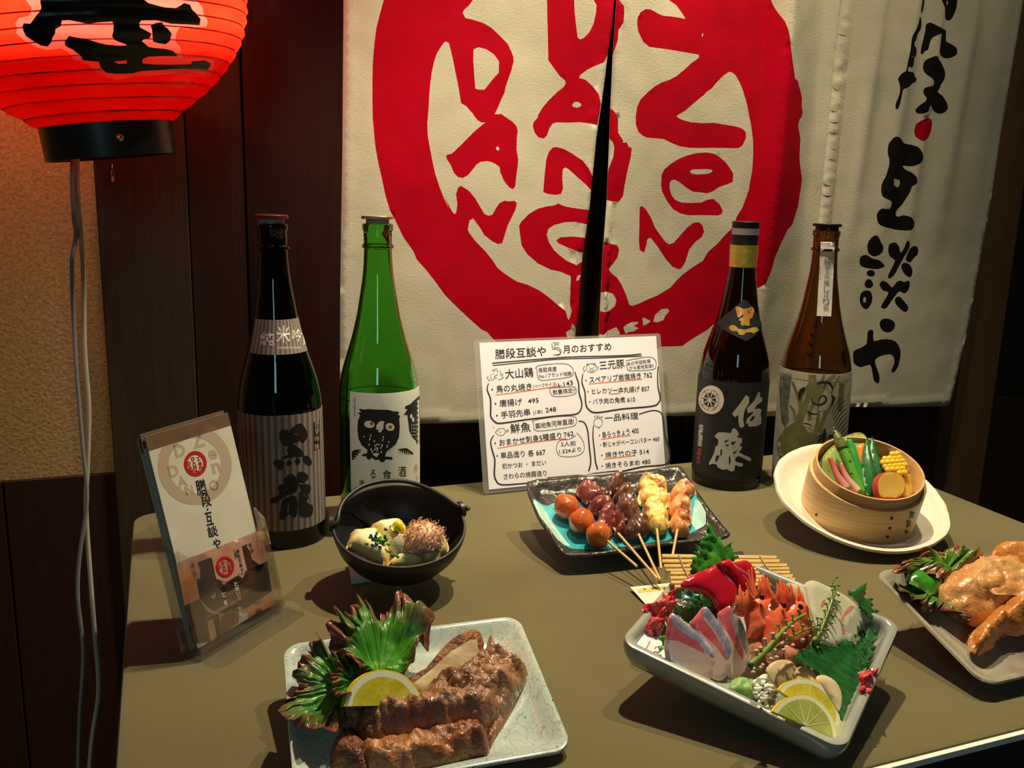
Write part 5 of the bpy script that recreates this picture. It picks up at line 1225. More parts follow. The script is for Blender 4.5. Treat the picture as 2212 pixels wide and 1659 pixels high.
def kbot(x, y, d):
    t = min(1, d / 0.014); return KP.pt(x, y, -0.004 - 0.011 * t)
kp_t = [KP.loc(p, -0.007) for p in k_px([(158,412),(240,415),(300,432),(360,400),(620,385),(900,335),(1240,312),(1570,292),(1810,342),(1880,440),(1938,540),(1948,625),(1850,680),(1790,712),(1640,745),(1500,800),(1200,845),(960,870),(700,882),(560,870),(450,850),(400,825),(330,740),(220,600),(150,460)])]
kp_a = [KP.loc(p, -0.007) for p in k_px([(150,420),(250,440),(330,560),(420,700),(540,840),(480,855),(400,825),(330,740),(220,600),(150,460)])]
kp_b = [KP.loc(p, -0.007) for p in k_px([(1830,400),(1880,440),(1938,540),(1948,625),(1850,680),(1800,600)])]
sheet('dish_body', sm(kl, 2), 0.0042, ktop, [blkg, turq, aqua], sk, [(1, kp_t), (2, kp_a), (2, kp_b)], kbot, side_mat=0, bot_mat=0, sharp=None)
prop(KP, 0.055, 0.030, 0.0152, 'black wedge propping up the skewer plate')

# white crackle plate with the pork rib
PP = Plane(Vector((0.1788, 0.6465, TABLE + 0.0265)), -4.1, 13.6, -0.7)
def crackle():
    m = mat('crackle_glaze', (0.60, 0.66, 0.60), 0.12, (0.40, 0.50, 0.48), 7, coat=0.5, ramp=(0.35, 0.7)); nt = m.node_tree; N = nt.nodes; L = nt.links; b = N['Principled BSDF']
    prev = b.inputs['Base Color'].links[0].from_socket
    tc = N.new('ShaderNodeTexCoord'); n = N.new('ShaderNodeTexNoise'); n.inputs['Scale'].default_value = 60; L.new(tc.outputs['Object'], n.inputs[0])
    mx = N.new('ShaderNodeMixRGB'); mx.inputs[0].default_value = 0.04; L.new(tc.outputs['Object'], mx.inputs[1]); L.new(n.outputs['Color'], mx.inputs[2])
    v = N.new('ShaderNodeTexVoronoi'); v.feature = 'DISTANCE_TO_EDGE'; v.inputs['Scale'].default_value = 95; L.new(mx.outputs[0], v.inputs['Vector'])
    r = N.new('ShaderNodeValToRGB'); r.color_ramp.elements[0].position = 0.0; r.color_ramp.elements[1].position = 0.045; r.color_ramp.elements[0].color = (0.45, 0.45, 0.42, 1); r.color_ramp.elements[1].color = (1, 1, 1, 1)
    L.new(v.outputs['Distance'], r.inputs[0]); mu = N.new('ShaderNodeMixRGB'); mu.blend_type = 'MULTIPLY'; mu.inputs[0].default_value = 0.75
    L.new(prev, mu.inputs[1]); L.new(r.outputs[0], mu.inputs[2])
    v2 = N.new('ShaderNodeTexVoronoi'); v2.inputs['Scale'].default_value = 55; L.new(tc.outputs['Object'], v2.inputs['Vector'])
    r2 = N.new('ShaderNodeValToRGB'); r2.color_ramp.elements[0].position = 0.045; r2.color_ramp.elements[1].position = 0.065; r2.color_ramp.elements[0].color = (0.05, 0.045, 0.04, 1); r2.color_ramp.elements[1].color = (1, 1, 1, 1)
    L.new(v2.outputs['Distance'], r2.inputs[0]); m2 = N.new('ShaderNodeMixRGB'); m2.blend_type = 'MULTIPLY'; m2.inputs[0].default_value = 1; L.new(mu.outputs[0], m2.inputs[1]); L.new(r2.outputs[0], m2.inputs[2]); L.new(m2.outputs[0], b.inputs['Base Color'])
    return m
crack = crackle()
rect_dish('square_plate', 'pale blue white crackle glazed plate with rounded corners under the grilled pork rib', PP, 0.1057, 0.0795,
          [(0.030, -0.016), (0.024, -0.016), (0.020, -0.013), (0.004, -0.0035), (0.0, -0.001), (0.0005, 0.0012), (0.003, 0.0018), (0.007, 0.0), (0.013, -0.0050), (0.020, -0.0082), (0.032, -0.0092), (0.055, -0.0096)], 0.016, crack, wob=0.02)
prop(PP, 0.05, 0.045, 0.0162, 'black wedge propping up the crackle plate')

# square grey sashimi dish
sn = Plane(on_z((1640, 1470), 0.043), 0, 14, -3)
pL, pB, pR = [sn.loc(p) for p in ((1338, 1388), (1826, 1627), (1938, 1345))]
ux, uy = pB[0] - pL[0], pB[1] - pL[1]; lu = math.hypot(ux, uy); ux /= lu; uy /= lu
dv = (pR[0] - pB[0]) * -uy + (pR[1] - pB[1]) * ux
cxl = (pL[0] + ux * lu / 2 - uy * dv / 2, pL[1] + uy * lu / 2 + ux * dv / 2)
SQ = Plane(sn.pt(*cxl), 0, 14, -3, math.degrees(math.atan2(uy, ux)))
grey_g = mat('grey_blue_glaze', (0.42, 0.44, 0.38), 0.18, (0.27, 0.29, 0.26), 9, coat=0.5, ramp=(0.35, 0.7), bump=0.0003, bscale=60)
rect_dish('sashimi_dish', 'square grey glazed dish with raised sides holding assorted sashimi', SQ, lu / 2, dv / 2,
          [(0.016, -0.026), (0.012, -0.026), (0.006, -0.022), (0.0015, -0.012), (0.0, -0.002), (0.001, 0.001), (0.004, 0.0018), (0.0072, 0.0008), (0.009, -0.004), (0.012, -0.013), (0.018, -0.0165), (0.04, -0.0175)], 0.014, grey_g, wob=0.015)
prop(SQ, 0.035, 0.035, 0.0262, 'black wedge propping up the sashimi dish')
print('SQ half', lu / 2, dv / 2)

# long grey plate with the roast chicken
c0 = Plane(on_z((2100, 1350), 0.032), 0, 18, 0)
cl = c0.loc((1878, 1243)); CH, CDp = 0.122, 0.076
CP = Plane(c0.pt(cl[0] + CH, cl[1] - CDp), 0, 18, 0)
ch_g = mat('pebble_glaze', (0.40, 0.36, 0.27), 0.25, (0.22, 0.17, 0.16), 10, coat=0.4, ramp=(0.45, 0.62))
def cfn(x, y): return 0.004 * (x / CH) ** 2 * 1.5
rect_dish('long_plate', 'long grey glazed plate at the right edge carrying roast chicken on lettuce', CP, CH, CDp,
          [(0.022, -0.015), (0.018, -0.015), (0.004, -0.0045), (0.0, -0.001), (0.001, 0.0010), (0.004, 0.0014), (0.008, -0.001), (0.016, -0.0065), (0.026, -0.0085), (0.045, -0.009)], 0.018, ch_g, wob=0.02, fn=cfn)
prop(CP, 0.06, 0.04, 0.0152, 'black wedge propping up the long plate')
# ------------------------------------------------------------------ food helpers
def food(name, label, cat, P, px, group=None, lift=0.0):
    return thing(name, label, cat, P.hit(px, lift), group)
def cen(pts): return (sum(p[0] for p in pts) / len(pts), sum(p[1] for p in pts) / len(pts))
def ellipsoid(name, c, r, m, parent, R=None, rough=0.0, nsc=120, seg=24, base=None, t=None):
    R = R or Matrix.Identity(3); rings = []; sd = random.uniform(0, 40)
    for j in range(seg // 2 + 1):
        th = math.pi * j / (seg // 2); ring = []
        for i in range(seg):
            a = 2 * math.pi * i / seg; v = Vector((math.sin(th) * math.cos(a), math.sin(th) * math.sin(a), math.cos(th)))
            if j in (0, seg // 2): v = Vector((1e-4 * math.cos(a), 1e-4 * math.sin(a), math.cos(th)))
            q = Vector((v.x * r[0], v.y * r[1], v.z * r[2])); k = 1 + rough * noise.noise(q * nsc + Vector((sd, 0, 0)))
            ring.append(c + R @ (q * k))
        rings.append(ring)
    mb = MB(); mb.loft(rings[::-1]); return mb.build(name, m, parent, True, base=base)
def lettuce(name, base_px, outline, P, mats, label=None, cat=None, group=None, lift=0.004, dome=0.012, amp=0.006, freq=26, parent=None, nv=30, nt_=420, seed=1, curl=0.010):
    """frilly leaf: fan from base to a traced edge, rippling more and more towards the edge"""
    b = P.loc(base_px, lift); ol = P.locs(outline, lift + dome * 0.5); ol = resample(sm(ol, 3), 0.0009)
    st_ = len(ol) / nt_; V = []; F = []; tt = []
    sc_ = max(math.hypot(q[0] - b[0], q[1] - b[1]) for q in ol)
    for i in range(nt_):
        e = ol[int(i * st_) % len(ol)]; th = i / nt_ * 2 * math.pi; cx, cy = math.cos(th), math.sin(th)
        for j in range(nv):
            v = j / (nv - 1)
            n1 = noise.noise(Vector((cx * 1.5, cy * 1.5, seed + v * 1.2))); n2 = 0.45 * noise.noise(Vector((cx * freq * .17, cy * freq * .17, seed + 3 + v * 2.0))) + 0.8 * noise.noise(Vector(((b[0] + (e[0] - b[0]) * v) * 62 + seed, (b[1] + (e[1] - b[1]) * v) * 62, seed))); n3 = noise.noise(Vector((cx * freq * .48, cy * freq * .48, seed + 7 + v * 3)))
            rad = v * (1 + 0.10 * n2 * v ** 2 + 0.06 * n3 * v ** 3)
            sw = 0.10 * n3 * v ** 3 * sc_ + 0.10 * n2 * v ** 3 * sc_
            dx, dy = e[0] - b[0], e[1] - b[1]; ll = math.hypot(dx, dy) + 1e-6
            x = b[0] + dx * rad - dy / ll * sw; y = b[1] + dy * rad + dx / ll * sw
            z = lift + dome * math.sin(math.pi * min(1, v * 0.8)) + 1.6 * amp * v * n1 + 2.6 * amp * v ** 2.0 * n2 + 2.2 * amp * v ** 3.5 * n3 + curl * v ** 4 * (0.5 + n1)
            z += 0.0016 * noise.noise(Vector((x * 130 + seed, y * 130, 3))) * (0.4 + v) + 0.010 * noise.noise(Vector((x * 42 + seed, y * 42, 11))) * min(1, v * 2) - 0.0012 * math.exp(-((math.sin(th * 3.5 + 0.5 * n1)) / 0.10) ** 2) * (1 - v)
            V.append(P.pt(x, y, max(z, 0.0006))); tt.append(v * 0.93 + 0.24 * noise.noise(Vector((x * 45, y * 45, seed))))
    for i in range(nt_):
        for j in range(nv - 1):
            a = i * nv + j; c = ((i + 1) % nt_) * nv + j; F.append((a, a + 1, c + 1, c))
    k = len(V); off = P.n * -0.0004
    V += [v + off for v in V]; F += [tuple(q + k for q in f[::-1]) for f in F]
    F += [(i * nv + nv - 1, i * nv + nv - 1 + k, ((i + 1) % nt_) * nv + nv - 1 + k, ((i + 1) % nt_) * nv + nv - 1) for i in range(nt_)]
    o = mesh(name, V, F, mats, parent, True, base=P.pt(*b, 0) if parent is None else None, t=tt + tt)
    return props(o, label, cat, group)
def leaf(name, pts, P, m, label, group=None, lift=0.0, bend=None, th=0.0006, sp=0.0028, cat='leaf', veins=True, parent=None):
    """flat serrated leaf with a traced saw-tooth edge, quilted between the veins"""
    pl = P.locs(pts, lift); c = cen(pl); pl = resample(pl, 0.0013)
    pl = [(c[0] + (x - c[0]) * k, c[1] + (y - c[1]) * k) for i, (x, y) in enumerate(pl) for k in (1 + (0.0009, -0.0009)[i % 2] / (math.hypot(x - c[0], y - c[1]) + 0.004),)]
    tip = max(pl, key=lambda q: math.hypot(q[0] - c[0], q[1] - c[1])); ax = math.atan2(tip[1] - c[1], tip[0] - c[0])
    def bd(x, y):
        u = (x - c[0]) * math.cos(ax) + (y - c[1]) * math.sin(ax); v = -(x - c[0]) * math.sin(ax) + (y - c[1]) * math.cos(ax)
        z = 0.0016 * abs(math.sin((u - abs(v) * 0.7) * 330)) - 0.0012 * math.exp(-(v / 0.0013) ** 2) + 0.0012 * noise.noise(Vector((x * 260, y * 260, 2))) + 0.10 * abs(v) * 0.6 + 0.0012 * noise.noise(Vector((x * 120, y * 120, lift * 99)))
        return z + (bend(x, y) if bend else 0)
    top = lambda x, y, d: P.pt(x, y, lift + bd(x, y)); bot = lambda x, y, d: P.pt(x, y, lift - th + bd(x, y))
    o = sheet(name, pl, sp, top, m, parent, (), bot, base=P.pt(*c, lift) if parent is None else None, sharp=None, tfun=lambda x, y, d: min(1.0, d / 0.012))
    return props(o, label, cat if parent is None else None, group)
green_leaf = attr_mat('lettuce_leaf_mat', [(0.0, (0.24, 0.42, 0.08)), (0.25, (0.07, 0.30, 0.025)), (0.55, (0.035, 0.19, 0.015)), (0.72, (0.10, 0.13, 0.03)), (0.86, (0.17, 0.06, 0.03)), (1.0, (0.24, 0.05, 0.035))], 0.35, bump=0.0008, bscale=160, coat=0.2, nscale=60, namp=0.35)
red_leaf = attr_mat('red_lettuce_mat', [(0.0, (0.28, 0.42, 0.08)), (0.35, (0.12, 0.28, 0.03)), (0.6, (0.13, 0.13, 0.03)), (0.8, (0.26, 0.085, 0.035)), (1.0, (0.34, 0.07, 0.04))], 0.32, bump=0.0005, bscale=180, coat=0.35, nscale=60, namp=0.35)
shiso_m = attr_mat('shiso_mat', [(0.0, (0.030, 0.18, 0.040)), (0.5, (0.012, 0.10, 0.026)), (1.0, (0.022, 0.14, 0.03))], 0.28, bump=0.0008, bscale=400, coat=0.25, nscale=120, namp=0.3)
shiso_l = attr_mat('bright_shiso_mat', [(0.0, (0.05, 0.30, 0.03)), (0.5, (0.04, 0.26, 0.03)), (1.0, (0.10, 0.44, 0.04))], 0.3, bump=0.0004, bscale=400, coat=0.25, nscale=120, namp=0.3)
lem_skin = mat('lemon_skin', (0.88, 0.70, 0.02), 0.35, bump=0.0002, bscale=700); lem_pith = mat('lemon_pith', (0.84, 0.86, 0.62), 0.55)
lem_flesh = mat('lemon_flesh', (0.62, 0.52, 0.02), 0.18, (0.75, 0.68, 0.10), 90, coat=0.5, bump=0.0003, bscale=260, sss=0.3)
lime_flesh = mat('lime_flesh', (0.42, 0.48, 0.08), 0.18, (0.55, 0.58, 0.16), 90, coat=0.5, bump=0.0003, bscale=260, sss=0.3)
memb = mat('membrane', (0.80, 0.80, 0.50), 0.5)
def inset(poly, k, c): return [(c[0] + (x - c[0]) * k, c[1] + (y - c[1]) * k) for x, y in poly]

# ------------------------------------------------------------------ pot: fried tofu, radish, chives, bonito
tofu = attr_mat('fried_tofu', [(0.0, (0.72, 0.40, 0.10)), (0.25, (0.90, 0.66, 0.24)), (0.6, (0.96, 0.86, 0.44)), (1.0, (0.95, 0.88, 0.52))], 0.4, bump=0.0008, bscale=110, coat=0.25, sss=0.2, nscale=40, namp=0.25)
TB = Plane(BW_.pt(0, -0.004, -0.016), 0, 30, -1.8)
def tfn(x, y, d): return min(1.0, d / 0.013)
for lb, pts, h, lf in (
  ('rear golden piece of fried tofu in the iron pot, under the yellow mustard', [(620,740),(640,705),(760,645),(900,630),(980,660),(1010,720),(1020,800),(980,860),(860,860),(790,900),(700,840)], 0.012, 0.004),
  ('right piece of fried tofu in the iron pot, beneath the bonito flakes', [(1180,1060),(1240,930),(1340,860),(1440,830),(1490,900),(1500,985),(1420,1050),(1340,1110),(1240,1130)], 0.014, 0.000),
  ('large left piece of fried tofu sprinkled with chives in the iron pot', [(430,765),(520,770),(625,745),(700,760),(790,870),(850,1000),(840,1080),(800,1160),(700,1130),(560,1060),(430,990),(360,970),(350,930),(390,830)], 0.014, 0.004),
  ('small round piece of fried tofu at the front rim of the iron pot', [(800,1160),(840,1100),(920,1030),(1000,1010),(1100,1020),(1180,1050),(1225,1100),(1225,1150),(1150,1175),(1000,1190),(900,1185)], 0.010, 0.003)):
    pillow('fried_tofu', N_(pts), TB, h, tofu, rough=0.0016, nsc=70, thick=0.010, edge=0.010, lift=lf, tfun=tfn, sp=0.0032, label=lb, cat='tofu', group='fried tofu pieces in the iron pot')
pillow('grated_radish', N_([(800,800),(850,755),(960,770),(1040,830),(1070,950),(1010,1015),(900,1015),(825,960),(795,870)]), TB, 0.016, mat('radish_white', (0.86, 0.80, 0.56), 0.3, (0.76, 0.70, 0.46), 90, coat=0.4, bump=0.0008, bscale=300, sss=0.3), thick=0.004, edge=0.014, lift=0.008, rough=0.001, nsc=140, label='mound of pale grated radish in the middle of the iron pot', cat='radish', sp=0.003)
pillow('mustard_dab', N_([(860,690),(900,660),(960,658),(1010,700),(1005,760),(940,795),(880,775),(855,725)]), TB, 0.010, mat('mustard', (0.95, 0.78, 0.02), 0.35, (0.90, 0.68, 0.02), 90, coat=0.3, bump=0.0008, bscale=300), thick=0.004, edge=0.008, lift=0.022, rough=0.001, nsc=140, label='bright yellow dab of mustard on top of the grated radish', cat='mustard', sp=0.0025)
chd = mat('chive_dark', (0.008, 0.10, 0.03), 0.3, coat=0.3); chl = mat('chive_light', (0.20, 0.50, 0.06), 0.3, coat=0.3)
random.seed(11)
for i, (x, y, lt) in enumerate([(630,815,0),(680,828,0),(655,850,0),(690,872,0),(650,920,0),(695,905,0),(730,945,0),(770,885,0),(800,860,0),(785,832,0),(752,852,1),(740,830,1),(700,775,1),(795,745,0),(855,718,0),(578,905,1),(735,872,1),(820,910,1),(868,1040,0),(898,1030,1),(925,1047,1),(830,990,1),(705,848,0),(765,870,0)]):
    c = TB.hit(N_([(x, y)])[0], 0.0195 if x < 850 else 0.017); a = Vector((random.uniform(-1, 1), random.uniform(-1, 1), random.uniform(-0.5, 0.9))).normalized()
    u = a.orthogonal().normalized(); w = a.cross(u); mb = MB()
    mb.loft([[c + a * h + (u * math.cos(2 * math.pi * k / 10) + w * math.sin(2 * math.pi * k / 10)) * r for k in range(10)] for h, r in ((-0.0016, 0.0016), (0.0016, 0.0016), (0.0016, 0.0010), (-0.0016, 0.0010))], closed=True)
    o = mb.build('chive_ring', chl if lt else chd, None, True, base=c, sharp=40)
    props(o, 'pale green chopped chive ring on the fried tofu in the iron pot' if lt else 'dark green chopped chive ring on the fried tofu in the iron pot', 'chive', 'pale chopped chives' if lt else 'dark chopped chives')
# bonito shavings: a heap nobody could count
bc = TB.hit(N_([(1215, 850)])[0], 0.016); V = []; F = []; random.seed(5)
RB = BW_.R
for i in range(560):
    a = random.uniform(0, 2 * math.pi); ph = math.acos(random.uniform(-0.15, 1)); rr = random.uniform(0.72, 1.0)
    o_ = Vector((math.cos(a) * math.sin(ph) * 0.0235, math.sin(a) * math.sin(ph) * 0.0225, math.cos(ph) * 0.020)) * rr
    p = bc + RB @ o_; dr = Vector((random.gauss(0, 1), random.gauss(0, 1), random.gauss(0, 1))).normalized(); n_ = dr.orthogonal().normalized()
    L_ = random.uniform(0.006, 0.014); w_ = random.uniform(0.0004, 0.0012); cu = random.uniform(200, 700) * random.choice((-1, 1)); k0 = len(V); m_ = 7
    for j in range(m_):
        sdir = dr.cross(n_); V += [p + sdir * w_ / 2, p - sdir * w_ / 2]
        if j: F.append((k0 + 2 * j - 2, k0 + 2 * j - 1, k0 + 2 * j + 1, k0 + 2 * j))
        p = p + dr * (L_ / m_); rot_ = Matrix.Rotation(cu * L_ / m_, 3, sdir) @ Matrix.Rotation(random.uniform(-0.5, 0.5), 3, dr); dr = rot_ @ dr; n_ = (rot_ @ n_).normalized()
o = mesh('bonito_flakes', V, F, mat('bonito', (0.80, 0.48, 0.30), 0.5, (0.90, 0.64, 0.44), 200, sss=0.2), None, True, base=bc)
props(o, 'fluffy heap of curly pinkish brown bonito shavings in the iron pot', 'bonito flakes', kind='stuff')
core = ellipsoid('bonito_core', bc, (0.0195, 0.0185, 0.0165), mat('bonito', (0, 0, 0)), o, RB, rough=0.25, nsc=160); core['kind'] = 'stuff'

# ------------------------------------------------------------------ steamer vegetables
VP = Plane(SP.hit(S_([(1150, 640)])[0], -0.018), 0, 50, -5)
VB = TABLE
cab = attr_mat('cabbage', [(0.0, (0.50, 0.52, 0.14)), (0.3, (0.36, 0.46, 0.13)), (1.0, (0.22, 0.34, 0.10))], 0.35, bump=0.0005, bscale=120, coat=0.3, sss=0.15, nscale=30, namp=0.5)
slab('cabbage_leaf', S_([(600,540),(640,420),(700,340),(790,260),(870,205),(960,168),(1050,185),(1090,225),(1180,290),(1250,370),(1300,440),(1280,560),(1150,720),(900,800),(740,740),(650,640)]), VP, 0.0008, cab, lift=-0.016, sp=0.004,
     bend=lambda x, y: -0.9 * (x * x) * 4 + 0.0025 * math.sin(x * 170 + y * 60) + 0.002 * noise.noise(Vector((x * 60, y * 60, 1))), tfun=lambda x, y, d: min(1, d / 0.03), label='pale green cabbage leaf lining the back of the bamboo steamer', cat='cabbage')
def stalk(name, pts, rs, hs, m, label, cat_, P=VP, seg=14, group=None, extra=None):
    C = [P.hit(p, h) for p, h in zip(S_(pts), hs)]
    q = sm([tuple(c) + (r,) for c, r in zip(C, rs)], 4, False)
    o = thing(name, label, cat_, Vector(q[-1][:3]), group); mb = MB(); mb.tube([Vector(v[:3]) for v in q], [max(0.0004, v[3]) for v in q], seg); mb.build('stalk', m, o, True); 
    return o, q
asp = mat('asparagus', (0.10, 0.36, 0.035), 0.3, (0.14, 0.42, 0.05), 60, coat=0.3); asp_t = mat('asparagus_tip', (0.16, 0.17, 0.05), 0.4, (0.10, 0.12, 0.03), 150, bump=0.0006, bscale=200)
o, q = stalk('asparagus_spear', [(900,250),(930,330),(960,450),(1010,600),(1075,800)], [0.004, 0.0055, 0.006, 0.006, 0.006], [-0.006] * 5, mat('asparagus_b', (0.03, 0.30, 0.05), 0.3, (0.05, 0.38, 0.06), 60, coat=0.3), 'bright green asparagus spear behind the two okra pods', 'asparagus')
o, q = stalk('asparagus_spear', [(745,130),(790,240),(840,350),(890,470),(950,620),(1040,830)], [0.0008, 0.0055, 0.0068, 0.0066, 0.0064, 0.0062], [0.004] * 6, asp, 'tall asparagus spear with a brownish tip leaning over the left back rim of the steamer', 'asparagus')
Q = [Vector(v[:3]) for v in q]
mb = MB(); tq = [tuple(v) for v in q[:9]]; mb.tube([Vector(v[:3]) for v in tq], [v[3] * 1.06 + 0.0003 for v in tq], 14); mb.build('tip', asp_t, o, True)
for i, k in enumerate((1, 2, 3, 4, 5, 6, 7, 10, 13, 16)):
    c = Q[k]; dr = (Q[k - 1] - Q[k + 1]).normalized(); a = i * 2.4; u = dr.orthogonal().normalized(); w = dr.cross(u); rr = q[k][3]; e = (u * math.cos(a) + w * math.sin(a))
    if e.dot(VP.n) < -0.2: e = -e
    s_ = dr.cross(e); b_ = c + e * rr * 0.95; mb = MB(); L2 = 0.006
    mb.add([b_ + s_ * 0.002, b_ - s_ * 0.002, b_ + dr * L2 + e * 0.0002, b_ + dr * L2 * .4 + e * 0.0014], [(0, 3, 2), (3, 1, 2), (0, 1, 3), (0, 2, 1)]); mb.build('scale', asp_t, o, True)
pillow('carrot_stick', S_([(982,310),(1040,282),(1072,290),(1065,400),(1050,520),(1010,520),(990,400)]), VP, 0.005, mat('carrot', (0.85, 0.30, 0.06), 0.35, (0.78, 0.24, 0.04), 40, coat=0.3), thick=0.003, edge=0.004, lift=-0.010, sp=0.003, label='orange carrot stick peeping out behind the okra', cat='carrot')
okm = mat('okra', (0.012, 0.11, 0.028), 0.35, (0.02, 0.16, 0.035), 30, coat=0.3)
pillow('okra_pod', S_([(1148,208),(1160,225),(1180,300),(1230,430),(1278,590),(1250,660),(1210,700),(1170,600),(1140,420),(1122,300),(1130,250)]), VP, 0.006, okm, thick=0.003, edge=0.007, lift=-0.002, sp=0.0028, power=0.8, label='dark green okra pod, the right of the two', cat='okra', group='okra pods in the steamer')
pillow('okra_pod', S_([(1100,220),(1112,240),(1120,300),(1145,400),(1180,520),(1215,660),(1180,800),(1150,840),(1095,830),(1060,700),(1040,560),(1038,450),(1060,330),(1085,245)]), VP, 0.008, okm, thick=0.003, edge=0.009, lift=0.001, sp=0.0028, power=0.8, label='dark green okra pod, the left of the two', cat='okra', group='okra pods in the steamer')
pinkm = attr_mat('pink_shoot', [(0.0, (0.62, 0.05, 0.08)), (0.5, (0.66, 0.22, 0.20)), (1.0, (0.68, 0.50, 0.38))], 0.3, coat=0.3, nscale=60, namp=0.2)
for k, (pts, rs, lb) in enumerate((([(815,500),(850,590),(900,680),(1000,800)], [0.0028, 0.0035, 0.0045, 0.006], 'pale pink ginger shoot beside the asparagus'), ([(702,440),(745,540),(790,640),(880,770)], [0.0028, 0.0036, 0.0045, 0.0060], 'crimson tipped ginger shoot at the left of the steamer'))):
    C = [VP.hit(p, 0.006) for p in S_(pts)]; q = sm([tuple(c) + (r,) for c, r in zip(C, rs)], 5, False); o = thing('ginger_shoot', lb, 'ginger', Vector(q[-1][:3]), 'ginger shoots in the steamer')
    mb = MB(); mb.tube([Vector(v[:3]) for v in q], [v[3] for v in q], 12); nq = len(q); tt = [0.25 * (1 - k) + (0.9 - 0.1 * k) * i / nq for i in range(nq) for _ in range(12)]
    mb.build('shoot', pinkm, o, True, t=tt)
CN = VP
co = food('corn_chunk', 'chunk of yellow sweetcorn at the right back of the steamer', 'corn', VP, S_([(1400, 520)])[0])
pillow('cob', S_([(1400,420),(1480,420),(1495,480),(1560,560),(1590,640),(1480,640),(1380,560)]), VP, 0.008, mat('corn_cob', (0.62, 0.40, 0.26), 0.6, (0.70, 0.50, 0.34), 120, bump=0.0008, bscale=300), co, thick=0.004, edge=0.008, lift=-0.004, sp=0.003, rough=0.002, nsc=200)
V = []; F = []; mb = MB(); random.seed(2)
cornp = S_([(1245,470),(1300,425),(1400,380),(1470,400),(1485,470),(1500,540),(1560,610),(1500,610),(1380,590),(1290,590),(1262,530)]); ci = 0
for r_i in range(9):
    for c_i in range(9):
        x, y = S_([(1270 + c_i * 50 + (r_i % 2) * 22, 404 + r_i * 40 - c_i * 5 + 8)])[0]
        if not pip(np.array([x]), np.array([y]), cornp)[0]: continue
        dx = (c_i - 4) / 5.0; h = 0.006 + 0.006 * (1 - dx * dx); c = VP.hit((x, y), h - 0.002); n = 12
        mb.loft([[c + VP.R @ Vector((0.0053 * math.cos(t) * math.cos(2 * math.pi * i / n), 0.0048 * math.cos(t) * math.sin(2 * math.pi * i / n), 0.0034 * math.sin(t))) for i in range(n)] for t in (-1.2, -0.5, 0, 0.45, 0.9, 1.35)]); ci += 1
ob = mb.build('kernels', mat('corn_kernel', (0.88, 0.52, 0.02), 0.25, (0.92, 0.60, 0.03), 60, coat=0.4, sss=0.2), co, True); ob['kind'] = 'stuff'
skin = mat('sweet_potato_skin', (0.42, 0.03, 0.035), 0.45, (0.55, 0.09, 0.05), 60); pot_f = mat('sweet_potato_flesh', (0.62, 0.42, 0.06), 0.45, (0.68, 0.50, 0.12), 30, bump=0.0002, bscale=200)
for pts, lf, lb in (([(1500,612),(1560,600),(1610,625),(1640,690),(1642,760),(1610,815),(1550,850),(1480,850),(1450,760),(1460,660)], 0.004, 'sweet potato slice with red skin, the one behind'), ([(1215,660),(1265,600),(1340,582),(1420,595),(1480,640),(1505,700),(1503,780),(1470,840),(1400,870),(1300,868),(1240,858),(1212,800),(1205,720)], 0.014, 'sweet potato slice with red skin, the one in front')):
    P2 = Plane(VP.hit(S_([cen(pts)])[0], lf), 12, 62, -5); q2 = S_(pts); cc = cen(q2)
    slab('sweet_potato_slice', q2, P2, 0.009, [skin, pot_f], paints=[(1, inset(sm(q2, 2), 0.94, cc))], sp=0.004, bev=0.001, side_mat=0, label=lb, cat='sweet potato', group='sweet potato slices')

# ------------------------------------------------------------------ skewers
meat_m = {
 'ball': mat('glazed_meatball', (0.50, 0.055, 0.010), 0.2, (0.66, 0.17, 0.04), 45, coat=0.7, bump=0.0008, bscale=90, c3=(0.30, 0.04, 0.01), ramp=(0.35, 0.6)),
 'liver': mat('liver', (0.17, 0.028, 0.022), 0.3, (0.26, 0.06, 0.045), 60, coat=0.6, bump=0.0012, bscale=160),
 'heart': mat('heart', (0.10, 0.036, 0.024), 0.3, (0.18, 0.07, 0.045), 60, coat=0.6, bump=0.0012, bscale=160),
 'yellow': mat('grilled_fat', (0.90, 0.56, 0.10), 0.35, (0.94, 0.70, 0.22), 55, coat=0.4, bump=0.0012, bscale=130, c3=(0.42, 0.13, 0.03), ramp=(0.30, 0.50)),
 'thigh': mat('glazed_thigh', (0.78, 0.26, 0.09), 0.3, (0.88, 0.42, 0.17), 55, coat=0.5, bump=0.0012, bscale=130, c3=(0.36, 0.06, 0.03), ramp=(0.3, 0.52))}
stick_m = mat('bamboo_stick', (0.78, 0.55, 0.22), 0.5, (0.70, 0.46, 0.17), 60)
KF = KP
def skewer(label, a, b, h0=0.001, h1=0.010):
    A = KF.hit(k_px([a])[0], h0); B = KF.hit(k_px([b])[0], h1)
    o = thing('skewer', label, 'skewer', B, 'grilled skewers on the turquoise plate'); mb = MB(); n_ = 14
    q = k_px([(a[0] + (b[0] - a[0]) * 0.45, a[1] + (b[1] - a[1]) * 0.45)])[0]; C_m = KF.hit(q, h0)
    P = [A + (C_m - A) * (i / 6) for i in range(6)] + [C_m + (B - C_m) * (i / 8) for i in range(9)]
    mb.tube(P, [0.0002] + [0.0011] + [0.0016] * (n_ - 1), 8); mb.build('stick', stick_m, o, True, sharp=50); return o
o = skewer('skewer of three glossy orange brown meatballs, leftmost on the turquoise plate', (345, 310), (1230, 1075), 0.006, 0.012)
for c in ((495, 450), (660, 602), (830, 747)):
    cc_ = KF.hit(k_px([c])[0], 0.0062); ellipsoid('meatball', cc_, (0.0158, 0.0158, 0.0152), meat_m['ball'], o, KP.R, rough=0.16, nsc=75, seg=32)
